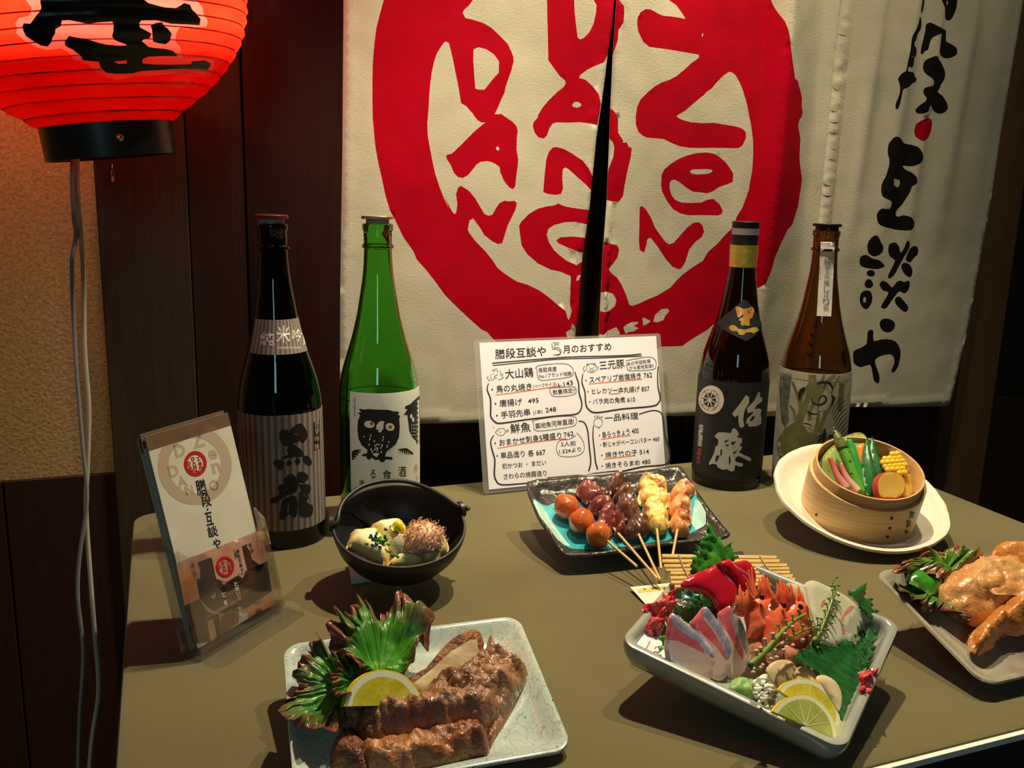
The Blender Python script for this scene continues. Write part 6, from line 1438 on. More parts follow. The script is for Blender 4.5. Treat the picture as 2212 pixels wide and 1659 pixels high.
def pieces(o, nm, lst, mk, h=0.014, rough=0.002, nsc=130, sp=0.0024, edge=0.007):
    for pts in lst: pillow(nm, k_px(pts), KF, h, meat_m[mk], o, thick=0.006, edge=edge, lift=-0.003, rough=rough, nsc=nsc, sp=sp, power=0.55)
o = skewer('skewer of dark red liver pieces, second from the left on the turquoise plate', (597, 225), (1440, 1200))
pieces(o, 'liver_piece', [[(605,270),(640,250),(740,250),(800,270),(840,300),(888,350),(890,400),(840,430),(740,440),(680,420),(640,370),(602,330)], [(725,450),(790,400),(900,395),(950,400),(985,450),(975,500),(900,530),(840,545),(770,540),(730,500)], [(828,530),(880,485),(960,475),(1010,500),(1015,545),(920,610),(850,640),(826,590)], [(885,610),(940,550),(1040,540),(1090,590),(1085,640),(1020,690),(970,720),(910,670)], [(988,730),(1010,680),(1070,655),(1120,690),(1120,740),(1060,770),(1010,775)]], 'liver', 0.015, 0.004)
o = skewer('skewer of brown heart pieces, middle one on the turquoise plate', (960, 130), (1470, 1215))
pieces(o, 'heart_piece', [[(900,250),(945,180),(1010,148),(1085,155),(1100,205),(1070,265),(1010,310),(960,335),(905,320),(895,285)], [(975,365),(1030,290),(1110,262),(1170,290),(1188,340),(1160,390),(1070,415),(995,410)], [(1005,450),(1045,390),(1150,368),(1215,410),(1252,470),(1240,530),(1200,580),(1180,630),(1110,600),(1055,550),(1015,500)], [(1075,740),(1110,670),(1200,585),(1295,565),(1350,625),(1372,700),(1340,755),(1250,800),(1150,795),(1090,775)]], 'heart', 0.016, 0.004)
o = skewer('skewer of pale yellow grilled pieces, second from the right on the turquoise plate', (1380, 150), (1482, 1098))
pieces(o, 'grilled_piece', [[(1225,290),(1248,200),(1280,152),(1400,178),(1512,172),(1540,240),(1540,310),(1450,340),(1300,335)], [(1238,350),(1290,285),(1430,290),(1535,325),(1580,400),(1570,455),(1480,475),(1350,455),(1275,450),(1245,410)], [(1285,480),(1345,405),(1470,440),(1535,490),(1550,560),(1555,615),(1480,665),(1380,650),(1325,605),(1300,550)], [(1345,650),(1400,590),(1500,600),(1548,640),(1545,705),(1475,748),(1400,728),(1365,690)]], 'yellow', 0.014, 0.005, 95)
o = skewer('skewer of orange glazed chicken thigh, rightmost on the turquoise plate', (1735, 232), (1600, 965))
pieces(o, 'thigh_piece', [[(1560,370),(1590,285),(1640,242),(1740,245),(1825,290),(1848,332),(1785,355),(1775,405),(1690,430),(1600,410)], [(1550,490),(1595,395),(1700,395),(1790,435),(1800,490),(1785,550),(1700,570),(1600,565),(1558,535)], [(1580,600),(1600,550),(1680,535),(1785,550),(1806,590),(1780,650),(1700,665),(1620,640)], [(1545,622),(1620,610),(1700,640),(1760,690),(1775,745),(1735,775),(1640,765),(1590,700)]], 'thigh', 0.014, 0.005, 90)

# ------------------------------------------------------------------ pork rib, lettuce, lemon
p_px = lambda pts: Z(600, 1280, 3.3515, pts)
PF = Plane(PP.pt(0, 0, -0.0092), -4.1, 13.6, -0.7)
lettuce('lettuce_leaf', p_px([(740, 640)])[0], p_px([(580,650),(500,560),(430,460),(408,330),(470,220),(520,140),(590,98),(665,130),(700,190),(750,155),(840,125),(900,130),(935,200),(1010,205),(1045,260),(1100,268),(1132,320),(1090,400),(1050,430),(1062,470),(1000,500),(985,590),(930,640),(860,690),(700,720)]), PF, green_leaf,
        'large frilly lettuce leaf with reddish brown edges behind the lemon wedge', 'lettuce', 'lettuce on the crackle plate', 0.012, 0.022, 0.0055, 17, seed=1.3)
lettuce('lettuce_leaf', p_px([(470, 760)])[0], p_px([(570,640),(480,480),(400,500),(350,500),(300,405),(215,465),(240,520),(150,580),(120,640),(170,700),(110,800),(35,825),(25,890),(60,960),(130,1000),(200,1060),(330,1060),(420,1085),(450,1000),(500,920),(560,840)]), PF, green_leaf,
        'frilly lettuce leaf hanging over the left edge of the crackle plate', 'lettuce', 'lettuce on the crackle plate', 0.008, 0.016, 0.005, 15, seed=4.1)
lettuce('lettuce_leaf', p_px([(640, 700)])[0], p_px([(640,600),(560,520),(500,540),(430,500),(380,520),(420,600),(360,650),(400,720),(380,800),(450,850),(520,840),(600,800),(660,740)]), PF, green_leaf,
        'smaller curled lettuce leaf in the gap between the two large leaves', 'lettuce', 'lettuce on the crackle plate', 0.020, 0.014, 0.005, 14, seed=8.8, nt_=300)
pork_m = mat('grilled_pork', (0.12, 0.038, 0.016), 0.36, (0.34, 0.165, 0.085), 30, coat=0.45, bump=0.0022, bscale=260, c3=(0.48, 0.28, 0.15), ramp=(0.34, 0.56), detail=8)
fat_m = mat('grilled_pork_fat', (0.46, 0.21, 0.08), 0.36, (0.27, 0.09, 0.03), 30, coat=0.45, bump=0.002, bscale=260, c3=(0.06, 0.018, 0.01), ramp=(0.4, 0.60), detail=10)
char_m = mat('charred_edge', (0.10, 0.03, 0.012), 0.35, (0.34, 0.13, 0.045), 50, coat=0.25, bump=0.0045, bscale=240)
rib = food('grilled_pork_rib', 'browned grilled pork spare rib with its bone, lying across the crackle plate', 'pork', PF, p_px([(1000, 1000)])[0])
slab('bone', p_px([(955,612),(1080,540),(1190,405),(1310,300),(1440,256),(1490,320),(1500,400),(1480,470),(1400,530),(1250,640),(1080,730),(1000,720)]), Plane(PF.hit(p_px([(1230, 500)])[0], 0.018), 0, 40, 12), 0.008, [mat('bone_face', (0.42, 0.30, 0.17), 0.5, (0.56, 0.44, 0.28), 40, bump=0.0008, bscale=150, stretch=(1, 1, 1)), char_m], rib,
     paints=[(1, p_px([(940,620),(1080,530),(1190,395),(1310,290),(1450,245),(1510,320),(1505,430),(1480,480),(1450,400),(1440,340),(1390,345),(1250,430),(1110,560),(985,655)]))], sp=0.0035, bev=0.003, side_mat=1, rough=0.0015)
pillow('meat', p_px([(410,930),(450,880),(520,862),(600,880),(680,850),(900,820),(1030,795),(1050,710),(1170,650),(1200,620),(1300,615),(1340,560),(1450,500),(1505,420),(1515,365),(1550,358),(1600,450),(1650,510),(1720,520),(1800,570),(1812,610),(1770,700),(1700,820),(1600,960),(1500,1040),(1350,1060),(1100,1090),(850,1120),(700,1160),(600,1110),(555,1040),(560,1000),(470,1000),(420,960)]), PF, 0.026, pork_m, rib, thick=0.002, edge=0.014, lift=0.004, rough=0.009, nsc=60, sp=0.0020, power=0.6)
pillow('fat_strip', p_px([(560,1120),(640,1130),(740,1130),(900,1090),(1100,1060),(1300,1010),(1480,960),(1520,1040),(1535,1180),(1500,1220),(1400,1235),(1280,1290),(1120,1340),(900,1380),(700,1380),(600,1330)]), PF, 0.022, fat_m, rib, thick=0.002, edge=0.010, lift=0.000, rough=0.006, nsc=65, sp=0.0022, power=0.5)['label'] = 'golden fat along the front of the rib'
pillow('charred_end', p_px([(375,1200),(385,1140),(440,1070),(530,1040),(600,1080),(680,1160),(700,1260),(690,1380),(560,1380),(450,1330),(390,1280)]), PF, 0.018, char_m, rib, thick=0.002, edge=0.012, lift=0.0, rough=0.006, nsc=70, sp=0.003)['label'] = 'dark charred end of the rib'
pillow('side_flap', p_px([(1500,1090),(1560,960),(1660,830),(1745,720),(1770,720),(1715,830),(1620,990),(1560,1090),(1530,1160)]), PF, 0.016, fat_m, rib, thick=0.001, edge=0.008, lift=0.0, rough=0.003, nsc=70, sp=0.003)
LMP = Plane(PF.hit(p_px([(760, 830)])[0], 0.030), 6, 58, 0)
def lemon(name, label, arc, P, m_flesh, th=0.007, group=None, spokes=0, kk=(0.965, 0.80)):
    """half slice: arc is the rind from one end of the cut edge to the other"""
    q = sm(arc, 3, False); c = ((q[0][0] + q[-1][0]) / 2, (q[0][1] + q[-1][1]) / 2); base_ = P.hit(c, 0)
    o = thing(name, label, 'lemon', base_, group)
    i1 = [(c[0] + (x - c[0]) * kk[0], c[1] + (y - c[1]) * kk[0]) for x, y in q]; i2 = [(c[0] + (x - c[0]) * kk[1], c[1] + (y - c[1]) * kk[1]) for x, y in q]
    pl_ = P.locs(q)
    sheet('slice', pl_, 0.0032, lambda x, y, d: P.pt(x, y, 0), [lem_skin, lem_pith, m_flesh], o, [(1, P.locs(i1)), (2, P.locs(i2))], lambda x, y, d: P.pt(x, y, -th), side_mat=0, sharp=40)
    if spokes:
        d = Decal(plane_hit(P), 0.0002)
        for i in range(1, spokes):
            e = i2[int(i * (len(i2) - 1) / spokes)]; d.stroke([c, e], [2.6, 1.0], 0)
        ob = d.build('membrane', [memb], o); ob['kind'] = 'stuff'
    return o
lemon('lemon_wedge', 'half round lemon wedge standing on its cut edge against the pork rib', p_px([(480,824),(500,740),(560,645),(640,585),(720,560),(800,560),(880,580),(950,625),(1005,690),(1035,750),(1047,812)]), LMP, lem_flesh, 0.011)
# ------------------------------------------------------------------ sashimi dish
c1 = lambda pts: Z(1320, 1160, 4.809, pts)
c2 = lambda pts: Z(1550, 1230, 3.868, pts)
def fl(p, h=0.0): return SQ.hit(p, -0.0170 + h)       # point above the dish floor
def standing(px, h, yaw=20, tilt=62, roll=0): return Plane(fl(px, h), yaw, tilt, roll)
# printed paper liner in the left corner
SF = Plane(SQ.pt(0, 0, -0.0165), 0, 14, -3, math.degrees(math.atan2(uy, ux)))
o = slab('paper_liner', c1([(235,1120),(350,1000),(440,1010),(640,1080),(760,1250),(760,1400),(600,1330),(420,1230)]), SF, 0.0004, [paper_w], sp=0.01, bev=0.0003, lift=0.0095, smooth_n=1, label='white paper liner with red brush marks in the left corner of the sashimi dish', cat='paper')
for pts in ([(405,1080),(375,1140),(335,1200)], [(415,1240),(440,1200),(470,1190),(490,1215)], [(470,1140),(450,1160)]):
    d = Decal(plane_hit(SF, 0.0097), 0.0002); d.stroke(c1(pts), [3.0, 1.6], 0); d.build('red_mark', [red_ink], o) if False else mesh('red_mark', d.v, d.f, [mat('red_brush_ink', (0.6, 0.05, 0.03), 0.5)], o)
# little price card behind the dish
cpl = Plane(on_z(c1([(420, 560)])[0], 0.004), 0, 4, 0)
o = slab('menu_card', c1([(198,517),(625,474),(700,560),(560,760),(372,712)]), cpl, 0.0006, [mat('card_white', (0.78, 0.74, 0.62), 0.6)], sp=0.012, bev=0.0003, smooth_n=1, label='small white card with a yellow stripe lying behind the sashimi dish', cat='card')
d = Decal(plane_hit(cpl), 0.0003); d.poly(c1([(270,545),(590,512),(600,545),(290,578)]), 0, 8); d.build('yellow_stripe', [mat('yellow_print', (0.85, 0.62, 0.12), 0.5)], o)
d = Decal(plane_hit(cpl), 0.0006); d.text('いろは', c1([(430, 552)])[0], c1([(560, 538)])[0], 7); d.build('card_writing', [mat('brown_print', (0.35, 0.16, 0.03), 0.5)], o)
# rolled bamboo mat behind: single slats
MT = Plane(on_z(c1([(1200, 350)])[0], 0.080), 4, 36, 0)
mo = thing('bamboo_mat', 'small mat of split bamboo slats at the back of the sashimi dish', 'mat', MT.c)
slat_m = mat('bamboo_slat', (0.86, 0.62, 0.26), 0.5, (0.74, 0.50, 0.18), 30); thread = mat('mat_thread', (0.55, 0.42, 0.26), 0.8)
ys_l = [(520, 186, 1708, 202, 34), (520, 240, 1738, 240, 34), (540, 292, 1815, 284, 32), (560, 340, 1840, 322, 26), (605, 368, 1845, 358, 30), (605, 415, 1875, 396, 34), (612, 462, 1900, 432, 34), (650, 508, 1700, 478, 30)]
for i, (xa_, ya_, xb_, yb_, w) in enumerate(ys_l):
    q = MT.locs(c1([(xa_, ya_), (xb_, yb_), (xb_, yb_ + w), (xa_ + 6, ya_ + w)]))
    mb = MB(); mb.loft([[MT.pt(q[0][0], q[0][1], 0), MT.pt(q[1][0], q[1][1], 0), MT.pt(q[2][0], q[2][1], 0), MT.pt(q[3][0], q[3][1], 0)][::-1], [MT.pt(q[0][0], q[0][1] - .0003, 0.0022), MT.pt(q[1][0], q[1][1] - .0003, 0.0022), MT.pt(q[2][0], q[2][1] + .0003, 0.0022), MT.pt(q[3][0], q[3][1] + .0003, 0.0022)][::-1]]); mb.build('slat', slat_m, mo)
for xs_ in ([(705,180),(740,290),(780,370),(830,500)], [(1545,188),(1600,290),(1670,370),(1720,460)]):
    mb = MB(); mb.tube([MT.hit(p, 0.003) for p in sm(c1(xs_), 4, False)], 0.0007, 6); mb.build('thread', thread, mo, True)
prp = thing('mat_prop', 'dark support under the small bamboo mat', 'stand', Vector((MT.c.x, MT.c.y, TABLE)))
mb = MB(); a_, b_ = MT.pt(-0.02, 0.004, -0.001), MT.pt(0.03, 0.018, -0.001)
mb.add([Vector((x, y, TABLE + 0.0003)) for x, y in ((a_.x, a_.y), (b_.x, a_.y), (b_.x, b_.y), (a_.x, b_.y))] + [Vector((a_.x, a_.y, a_.z)), Vector((b_.x, a_.y, a_.z)), Vector((b_.x, b_.y, b_.z)), Vector((a_.x, b_.y, b_.z))], [(3, 2, 1, 0), (4, 5, 6, 7), (0, 1, 5, 4), (1, 2, 6, 5), (2, 3, 7, 6), (3, 0, 4, 7)]); mb.build('support', prop_m, prp)
# shiso leaves
K2 = lambda pts: Z(1340, 1000, 6.912, pts)
leaf('shiso_leaf', K2([(1290,878),(1340,940),(1380,1030),(1420,1090),(1440,1130),(1480,1092),(1512,1108),(1500,1170),(1520,1260),(1570,1240),(1655,1178),(1640,1250),(1675,1300),(1655,1360),(1700,1390),(1757,1368),(1740,1420),(1690,1450),(1640,1500),(1560,1600),(1400,1700),(1200,1720),(1080,1680),(1030,1620),(1060,1580),(1030,1530),(1075,1500),(1030,1410),(1100,1400),(1160,1410),(1100,1375),(1078,1325),(1190,1350),(1110,1275),(1108,1220),(1205,1262),(1180,1205),(1200,1150),(1185,1110),(1270,1110),(1280,1000),(1272,920)]),
     standing(c1([(1050, 330)])[0], 0.048, 0, 60), shiso_l, 'bright green shiso leaf standing upright behind the red tuna', 'shiso leaves in the sashimi dish')
leaf('shiso_leaf', c1([(1055,398),(1065,480),(1055,600),(1090,640),(1152,615),(1130,660),(1120,690),(1165,740),(1140,775),(1160,830),(1100,860),(980,860),(900,900),(850,930),(810,900),(760,880),(700,830),(655,740),(665,715),(700,750),(770,800),(775,760),(772,695),(830,735),(840,690),(828,630),(870,650),(905,675),(925,590),(980,560),(1010,490)]),
     standing(c1([(930, 780)])[0], 0.024, 15, 55), shiso_m, 'dark green shiso leaf between the tuna and the silver skinned fish', 'shiso leaves in the sashimi dish')
leaf('shiso_leaf', c1([(560,880),(600,920),(640,1000),(640,1300),(575,1315),(540,1290),(470,1225),(540,1225),(560,1215),(510,1190),(470,1145),(530,1150),(560,1130),(520,1080),(480,1040),(530,1030),(585,1020),(570,950)]), standing(c1([(560, 1150)])[0], 0.010, 20, 50), shiso_l, 'narrow bright shiso leaf at the left of the silver skinned fish', 'shiso leaves in the sashimi dish')
leaf('curly_leaf', c1([(670,625),(705,600),(720,565),(770,560),(800,535),(850,545),(900,535),(925,560),(975,560),(950,600),(900,625),(880,660),(800,665),(740,650),(700,660)]), standing(c1([(800, 610)])[0], 0.034, 10, 45), mat('teal_leaf', (0.05, 0.20, 0.12), 0.3, (0.10, 0.30, 0.18), 120, coat=0.3), 'small blue green curly leaf beside the red seaweed', None, bend=lambda x, y: 0.003 * math.sin(x * 500) * math.sin(y * 400))
leaf('shiso_leaf', c2([(1252,108),(1235,180),(1225,240),(1285,252),(1270,280),(1295,300),(1270,322),(1335,355),(1300,372),(1265,425),(1225,360),(1150,275),(1110,232),(1070,218),(1078,172),(1100,195),(1125,185),(1180,150)]), standing(c2([(1200, 260)])[0], 0.030, 40, 55), shiso_m, 'shiso leaf sticking up behind the white fish at the right', 'shiso leaves in the sashimi dish')
leaf('shiso_leaf', c2([(1348,438),(1320,470),(1335,510),(1290,540),(1328,590),(1280,612),(1312,650),(1265,672),(1302,712),(1250,740),(1265,790),(1200,800),(1180,700),(1220,600),(1250,500),(1262,440),(1290,450)]), standing(c2([(1260, 620)])[0], 0.016, 40, 45), shiso_m, 'shiso leaf along the right rim of the sashimi dish', 'shiso leaves in the sashimi dish')
leaf('shiso_leaf', c2([(1248,495),(1238,545),(1225,590),(1215,650),(1180,710),(1245,755),(1190,790),(1262,838),(1170,860),(1205,890),(1165,925),(1215,955),(1168,985),(1225,1040),(1160,1050),(1190,1110),(1130,1140),(1150,1200),(1100,1210),(1090,1260),(1030,1310),(1000,1200),(960,1000),(850,880),(780,830),(700,810),(660,780),(600,720),(660,740),(640,680),(700,720),(685,670),(752,692),(762,610),(812,640),(840,590),(870,615),(895,565),(920,620),(975,625),(970,550),(1010,605),(1035,590),(1055,600),(1130,545),(1150,560),(1170,530)]),
     standing(c2([(960, 880)])[0], 0.014, 25, 44), shiso_m, 'broad dark shiso leaf behind the scallops and lemon slices', 'shiso leaves in the sashimi dish', sp=0.003)
# red seaweed
sea_m = mat('red_seaweed', (0.60, 0.03, 0.045), 0.15, (0.85, 0.28, 0.24), 80, coat=0.6, sss=0.3, bump=0.0012, bscale=200, ramp=(0.4, 0.7))
def seaweed(label, pts, P, h, seed):
    o = thing('red_seaweed', label, 'seaweed', P.c)
    pillow('fronds', pts, P, h, sea_m, o, thick=0.002, edge=0.008, rough=0.015, nsc=150, sp=0.0018, smooth_n=2)
    return o
seaweed('tangle of glossy red seaweed at the left of the sashimi dish', c1([(320,745),(350,700),(430,700),(500,690),(545,650),(530,575),(570,605),(600,570),(655,560),(662,600),(700,650),(660,700),(650,780),(600,830),(580,900),(540,950),(520,1015),(450,1030),(400,1010),(355,950),(400,880),(385,810),(335,785)]), standing(c1([(500, 850)])[0], 0.014, 10, 35), 0.008, 1)
seaweed('small tuft of red seaweed over the right rim of the sashimi dish', c2([(1170,865),(1200,850),(1250,845),(1280,855),(1310,850),(1335,890),(1300,930),(1300,970),(1270,1000),(1275,1050),(1230,1035),(1200,1045),(1180,990),(1200,950),(1160,920),(1190,890)]), standing(c2([(1250, 950)])[0], 0.018, 20, 30), 0.007, 2)
# tuna
tuna_m = mat('tuna', (0.62, 0.012, 0.035), 0.2, (0.46, 0.008, 0.028), 22, coat=0.4, sss=0.25, bump=0.0002, bscale=120); tuna_e = mat('tuna_sinew', (0.66, 0.16, 0.16), 0.3, coat=0.4)
slab('tuna_slice', c1([(1130,270),(1180,245),(1240,225),(1290,258),(1400,235),(1450,255),(1495,310),(1522,400),(1510,500),(1480,560),(1380,560),(1300,440),(1200,340)]), standing(c1([(1350, 400)])[0], 0.050, 10, 58), 0.008, [tuna_m, tuna_e], paints=[(1, c1([(1235,228),(1245,225),(1320,310),(1420,370),(1470,440),(1465,450),(1400,380),(1300,320)]))], bev=0.003, side_mat=0, label='deep red tuna slice, the rear one', cat='tuna', group='tuna slices')
slab('tuna_slice', c1([(765,490),(785,445),(840,400),(900,370),(1050,310),(1140,272),(1200,330),(1300,450),(1335,520),(1320,640),(1290,740),(1200,760),(1120,730),(1060,620),(950,560),(800,530)]), standing(c1([(1050, 500)])[0], 0.050, 10, 55), 0.009, [tuna_m, tuna_e], paints=[(1, c1([(1130,290),(1150,280),(1190,380),(1280,450),(1330,520),(1322,530),(1270,480),(1180,410)]))], bev=0.004, side_mat=0, label='deep red tuna slice, the front one with a pointed left end', cat='tuna', group='tuna slices')
# silver skinned fish
fish_w = mat('fish_flesh', (0.84, 0.58, 0.48), 0.2, (0.90, 0.70, 0.58), 30, coat=0.35, sss=0.35, bump=0.0002, bscale=200); fish_r = mat('fish_blood_line', (0.78, 0.06, 0.12), 0.22, (0.86, 0.28, 0.26), 45, coat=0.35, sss=0.2)
fish_s = mat('fish_silver_skin', (0.30, 0.31, 0.44), 0.28, (0.66, 0.58, 0.66), 70, metal=0.2, coat=0.1, bump=0.0004, bscale=350)
fish_g = mat('fish_golden_skin', (0.34, 0.30, 0.30), 0.28, (0.64, 0.52, 0.42), 60, metal=0.2, coat=0.1, bump=0.0004, bscale=350)
SL = [
 ('silver skinned fish slice, rightmost of the three', [(1110,800),(1170,750),(1240,713),(1290,790),(1345,850),(1390,950),(1422,1080),(1440,1200),(1420,1330),(1335,1460),(1270,1488),(1215,1450),(1200,1300),(1180,1100),(1130,900)],
  [(1100,800),(1170,740),(1225,720),(1250,880),(1310,1030),(1370,1180),(1372,1275),(1310,1200),(1250,1060),(1160,910)], [(1232,715),(1260,720),(1300,780),(1360,860),(1410,1000),(1440,1150),(1405,1225),(1330,1050),(1270,930),(1230,830)], fish_g, 0.024, -24),
 ('silver skinned fish slice, middle of the three', [(815,900),(850,860),(900,800),(960,728),(1010,738),(1060,800),(1120,880),(1200,1000),(1250,1150),(1255,1300),(1225,1420),(1150,1492),(1070,1480),(1000,1400),(950,1200),(880,1000)],
  [(820,900),(850,850),(900,790),(957,735),(960,850),(1050,960),(1130,1090),(1200,1220),(1202,1295),(1100,1150),(950,1010),(850,950)], [(957,728),(1010,735),(1100,840),(1175,960),(1240,1100),(1258,1200),(1210,1285),(1150,1120),(1080,970),(990,860),(948,800)], fish_s, 0.026, -24),
 ('silver skinned fish slice, leftmost and frontmost of the three', [(598,850),(625,800),(660,795),(760,890),(900,980),(1000,1090),(1065,1190),(1082,1300),(1062,1420),(1020,1492),(930,1482),(820,1430),(700,1380),(590,1310),(562,1200),(560,1100),(575,990)],
  [(590,850),(640,830),(660,920),(750,980),(880,1060),(960,1150),(972,1215),(850,1150),(700,1080),(560,1065),(570,980)], [(622,805),(665,790),(800,915),(925,990),(1015,1090),(1072,1190),(1078,1270),(990,1210),(900,1090),(760,1000),(670,930),(640,870)], fish_s, 0.028, -24)]
for lb, ol, rd, sv, sm_, h, yw in SL:
    slab('mackerel_slice', c1(ol), standing(c1([cen(ol)])[0], h, yw, 62), 0.006, [fish_w, fish_r, sm_], paints=[(1, c1(rd)), (2, c1(sv))], bev=0.002, side_mat=0, sp=0.0028, label=lb, cat='fish slice', group='silver skinned fish slices')
# shrimps
shr = mat('shrimp_shell', (0.86, 0.11, 0.045), 0.2, (0.92, 0.24, 0.11), 45, coat=0.6, sss=0.35, bump=0.0006, bscale=160); shr2 = mat('shrimp_meat', (0.88, 0.32, 0.18), 0.2, (0.92, 0.48, 0.30), 45, coat=0.5, sss=0.4, bump=0.0004, bscale=160)
feel = mat('shrimp_feeler', (0.85, 0.16, 0.06), 0.3, coat=0.3); eye_m = mat('shrimp_eye', (0.006, 0.004, 0.006), 0.15, coat=0.6)
def shrimp(label, P, body, spikes, eye, tail=None):
    o = thing('shrimp', label, 'shrimp', P.hit(cen(c1(body)), 0), 'sweet shrimps')
    if tail: pillow('tail_meat', c1(tail), P, 0.007, shr2, o, thick=0.004, edge=0.009, rough=0.001, sp=0.003, lift=-0.002)
    pillow('body', c1(body), P, 0.009, shr, o, thick=0.004, edge=0.010, rough=0.0016, nsc=110, sp=0.0028, lift=0.0)
    for s_ in spikes:
        b0, tip, w = s_; A_0, T_0 = P.hit(c1([b0])[0], 0.003), P.hit(c1([tip])[0], 0.007); ax_ = T_0 - A_0; sd = ax_.cross(P.n).normalized(); rings = []
        for k in range(9):
            f = k / 8; wd = w / 4.809 / FPX * (A_0 - EYE).length * 0.5 * (1 - f) ** 0.75 + 0.0002; jag = 1 + 0.22 * math.sin(k * 2.4)
            c_ = A_0 + ax_ * f + P.n * 0.002 * math.sin(math.pi * f)
            rings.append([c_ + sd * wd * jag * math.cos(t) + P.n * wd * 0.55 * math.sin(t) for t in [i * math.pi / 5 for i in range(10)]])
        mb = MB(); mb.loft(rings); mb.build('head_spike', shr, o, True)
    c = P.hit(c1([eye])[0], 0.0115); mb = MB(); ellipsoid('eye', c, (0.0022, 0.0028, 0.0022), eye_m, o, P.R, seg=14)
    return o
P3 = standing(c1([(1900, 950)])[0], 0.024, 22, 58)
o = shrimp('red sweet shrimp, rightmost of the three', P3, [(1790,780),(1830,680),(1880,630),(1960,640),(2010,720),(2045,860),(2065,1000),(2050,1120),(1960,1180),(1850,1150),(1790,1000)], [((1835,720),(1815,500),60), ((1860,710),(1858,470),70), ((1890,710),(1885,560),50), ((1935,720),(1938,490),75), ((1975,740),(1972,560),50)], (1968, 725), [(1800,1100),(1950,1120),(2045,1100),(2010,1250),(1920,1330),(1820,1300)])
P2 = standing(c1([(1700, 950)])[0], 0.026, 20, 58)
o = shrimp('red sweet shrimp, middle of the three', P2, [(1590,1040),(1575,880),(1600,740),(1660,650),(1740,690),(1800,680),(1835,760),(1830,900),(1800,1060),(1740,1180),(1620,1160)], [((1755,720),(1752,418),130), ((1715,700),(1722,470),90), ((1795,700),(1792,470),80), ((1690,760),(1635,515),110), ((1740,800),(1655,560),60)], (1797, 710), [(1600,1100),(1740,1130),(1800,1080),(1800,1250),(1720,1330),(1620,1300)])
P1 = standing(c1([(1480, 950)])[0], 0.028, 18, 58)
o = shrimp('red sweet shrimp, leftmost of the three with long raised feelers', P1, [(1400,920),(1375,790),(1400,690),(1460,620),(1540,600),(1610,620),(1645,740),(1635,900),(1590,1050),(1500,1080),(1420,1050)], [((1565,650),(1578,372),150), ((1525,640),(1535,420),90), ((1605,650),(1622,415),90), ((1310,800),(1335,488),110), ((1365,780),(1418,505),110), ((1340,820),(1372,560),80), ((1290,780),(1305,600),60), ((1425,700),(1440,590),60)], (1567, 625), [(1420,1010),(1550,1030),(1590,1020),(1580,1180),(1520,1270),(1440,1240)])
for pts in ([(1490,640),(1450,540),(1410,450),(1372,398)], [(1500,630),(1465,520),(1440,430),(1428,340)], [(1510,620),(1480,500),(1465,400),(1460,318)], [(1480,650),(1440,590),(1400,480)]):
    mb = MB(); q = [P1.hit(p, 0.008) for p in sm(c1(pts), 4, False)]; mb.tube(q, [0.0022 - 0.0018 * i / len(q) for i in range(len(q))], 6); mb.build('feeler', feel, o, True)
# white fish
wf = mat('white_fish', (0.80, 0.76, 0.56), 0.2, (0.68, 0.68, 0.50), 18, coat=0.4, sss=0.4, bump=0.0003, bscale=140); wp = mat('white_fish_pink', (0.78, 0.24, 0.17), 0.25, (0.74, 0.34, 0.26), 60, coat=0.4)
slab('white_fish_slice', c2([(590,118),(640,112),(700,130),(750,165),(800,230),(850,340),(880,460),(870,580),(800,560),(740,470),(710,320),(660,200)]), standing(c2([(760, 330)])[0], 0.026, 26, 55), 0.005, [wf, wp], bev=0.0025, label='translucent white fish slice, the left one behind the shrimps', cat='fish slice', group='white fish slices')
slab('white_fish_slice', c2([(752,115),(780,92),(820,88),(880,110),(960,150),(1050,195),(1130,250),(1205,330),(1252,420),(1268,490),(1245,570),(1210,650),(1180,705),(1140,700),(1100,600),(1000,640),(900,620),(850,500),(800,350),(770,210)]), standing(c2([(1020, 380)])[0], 0.028, 28, 52), 0.005, [wf, wp],
     paints=[(1, c2([(1100,312),(1125,300),(1145,315),(1120,352),(1065,392),(1048,450),(1070,545),(1050,552),(1030,490),(1028,420),(1062,355)])), (1, c2([(1255,430),(1268,490),(1240,590),(1190,700),(1165,700),(1210,600),(1240,520)])), (1, c2([(860,300),(880,260),(905,250),(900,300),(870,330)])), (1, c2([(880,470),(905,440),(920,470),(900,500)]))], bev=0.0025, label='broad translucent white fish slice with pink streaks at the right', cat='fish slice', group='white fish slices')
# scallops
sc = mat('scallop', (0.80, 0.62, 0.36), 0.25, (0.84, 0.70, 0.44), 16, coat=0.4, sss=0.4, bump=0.0002, bscale=140)
for pts, lb, h in (([(855,880),(920,878),(1000,925),(1048,1010),(1055,1100),(1030,1170),(980,1100),(900,1000),(850,930)], 'scallop slice, rightmost of three, half hidden by lemon', 0.018), ([(690,810),(750,805),(830,855),(868,945),(860,1020),(760,1000),(680,930),(670,860)], 'scallop slice, middle of three behind the lemon', 0.021), ([(428,835),(465,775),(550,745),(630,762),(690,825),(708,900),(690,980),(600,1010),(530,1000),(470,910)], 'scallop slice, leftmost of three and fully in view', 0.024)):
    slab('scallop_slice', c2(pts), standing(c2([cen(pts)])[0], h, 20, 45), 0.006, sc, bev=0.003, label=lb, cat='scallop', group='scallop slices')
lemon('lemon_slice', 'half lemon slice, the rear one in the sashimi dish', c2([(510,1005),(560,950),(640,917),(740,912),(850,950),(940,1020),(1000,1110),(1033,1200),(1032,1280),(1005,1350)]), standing(c2([(760, 1150)])[0], 0.019, 18, 50), lem_flesh, 0.003, 'lemon slices', 5, (0.965, 0.84))
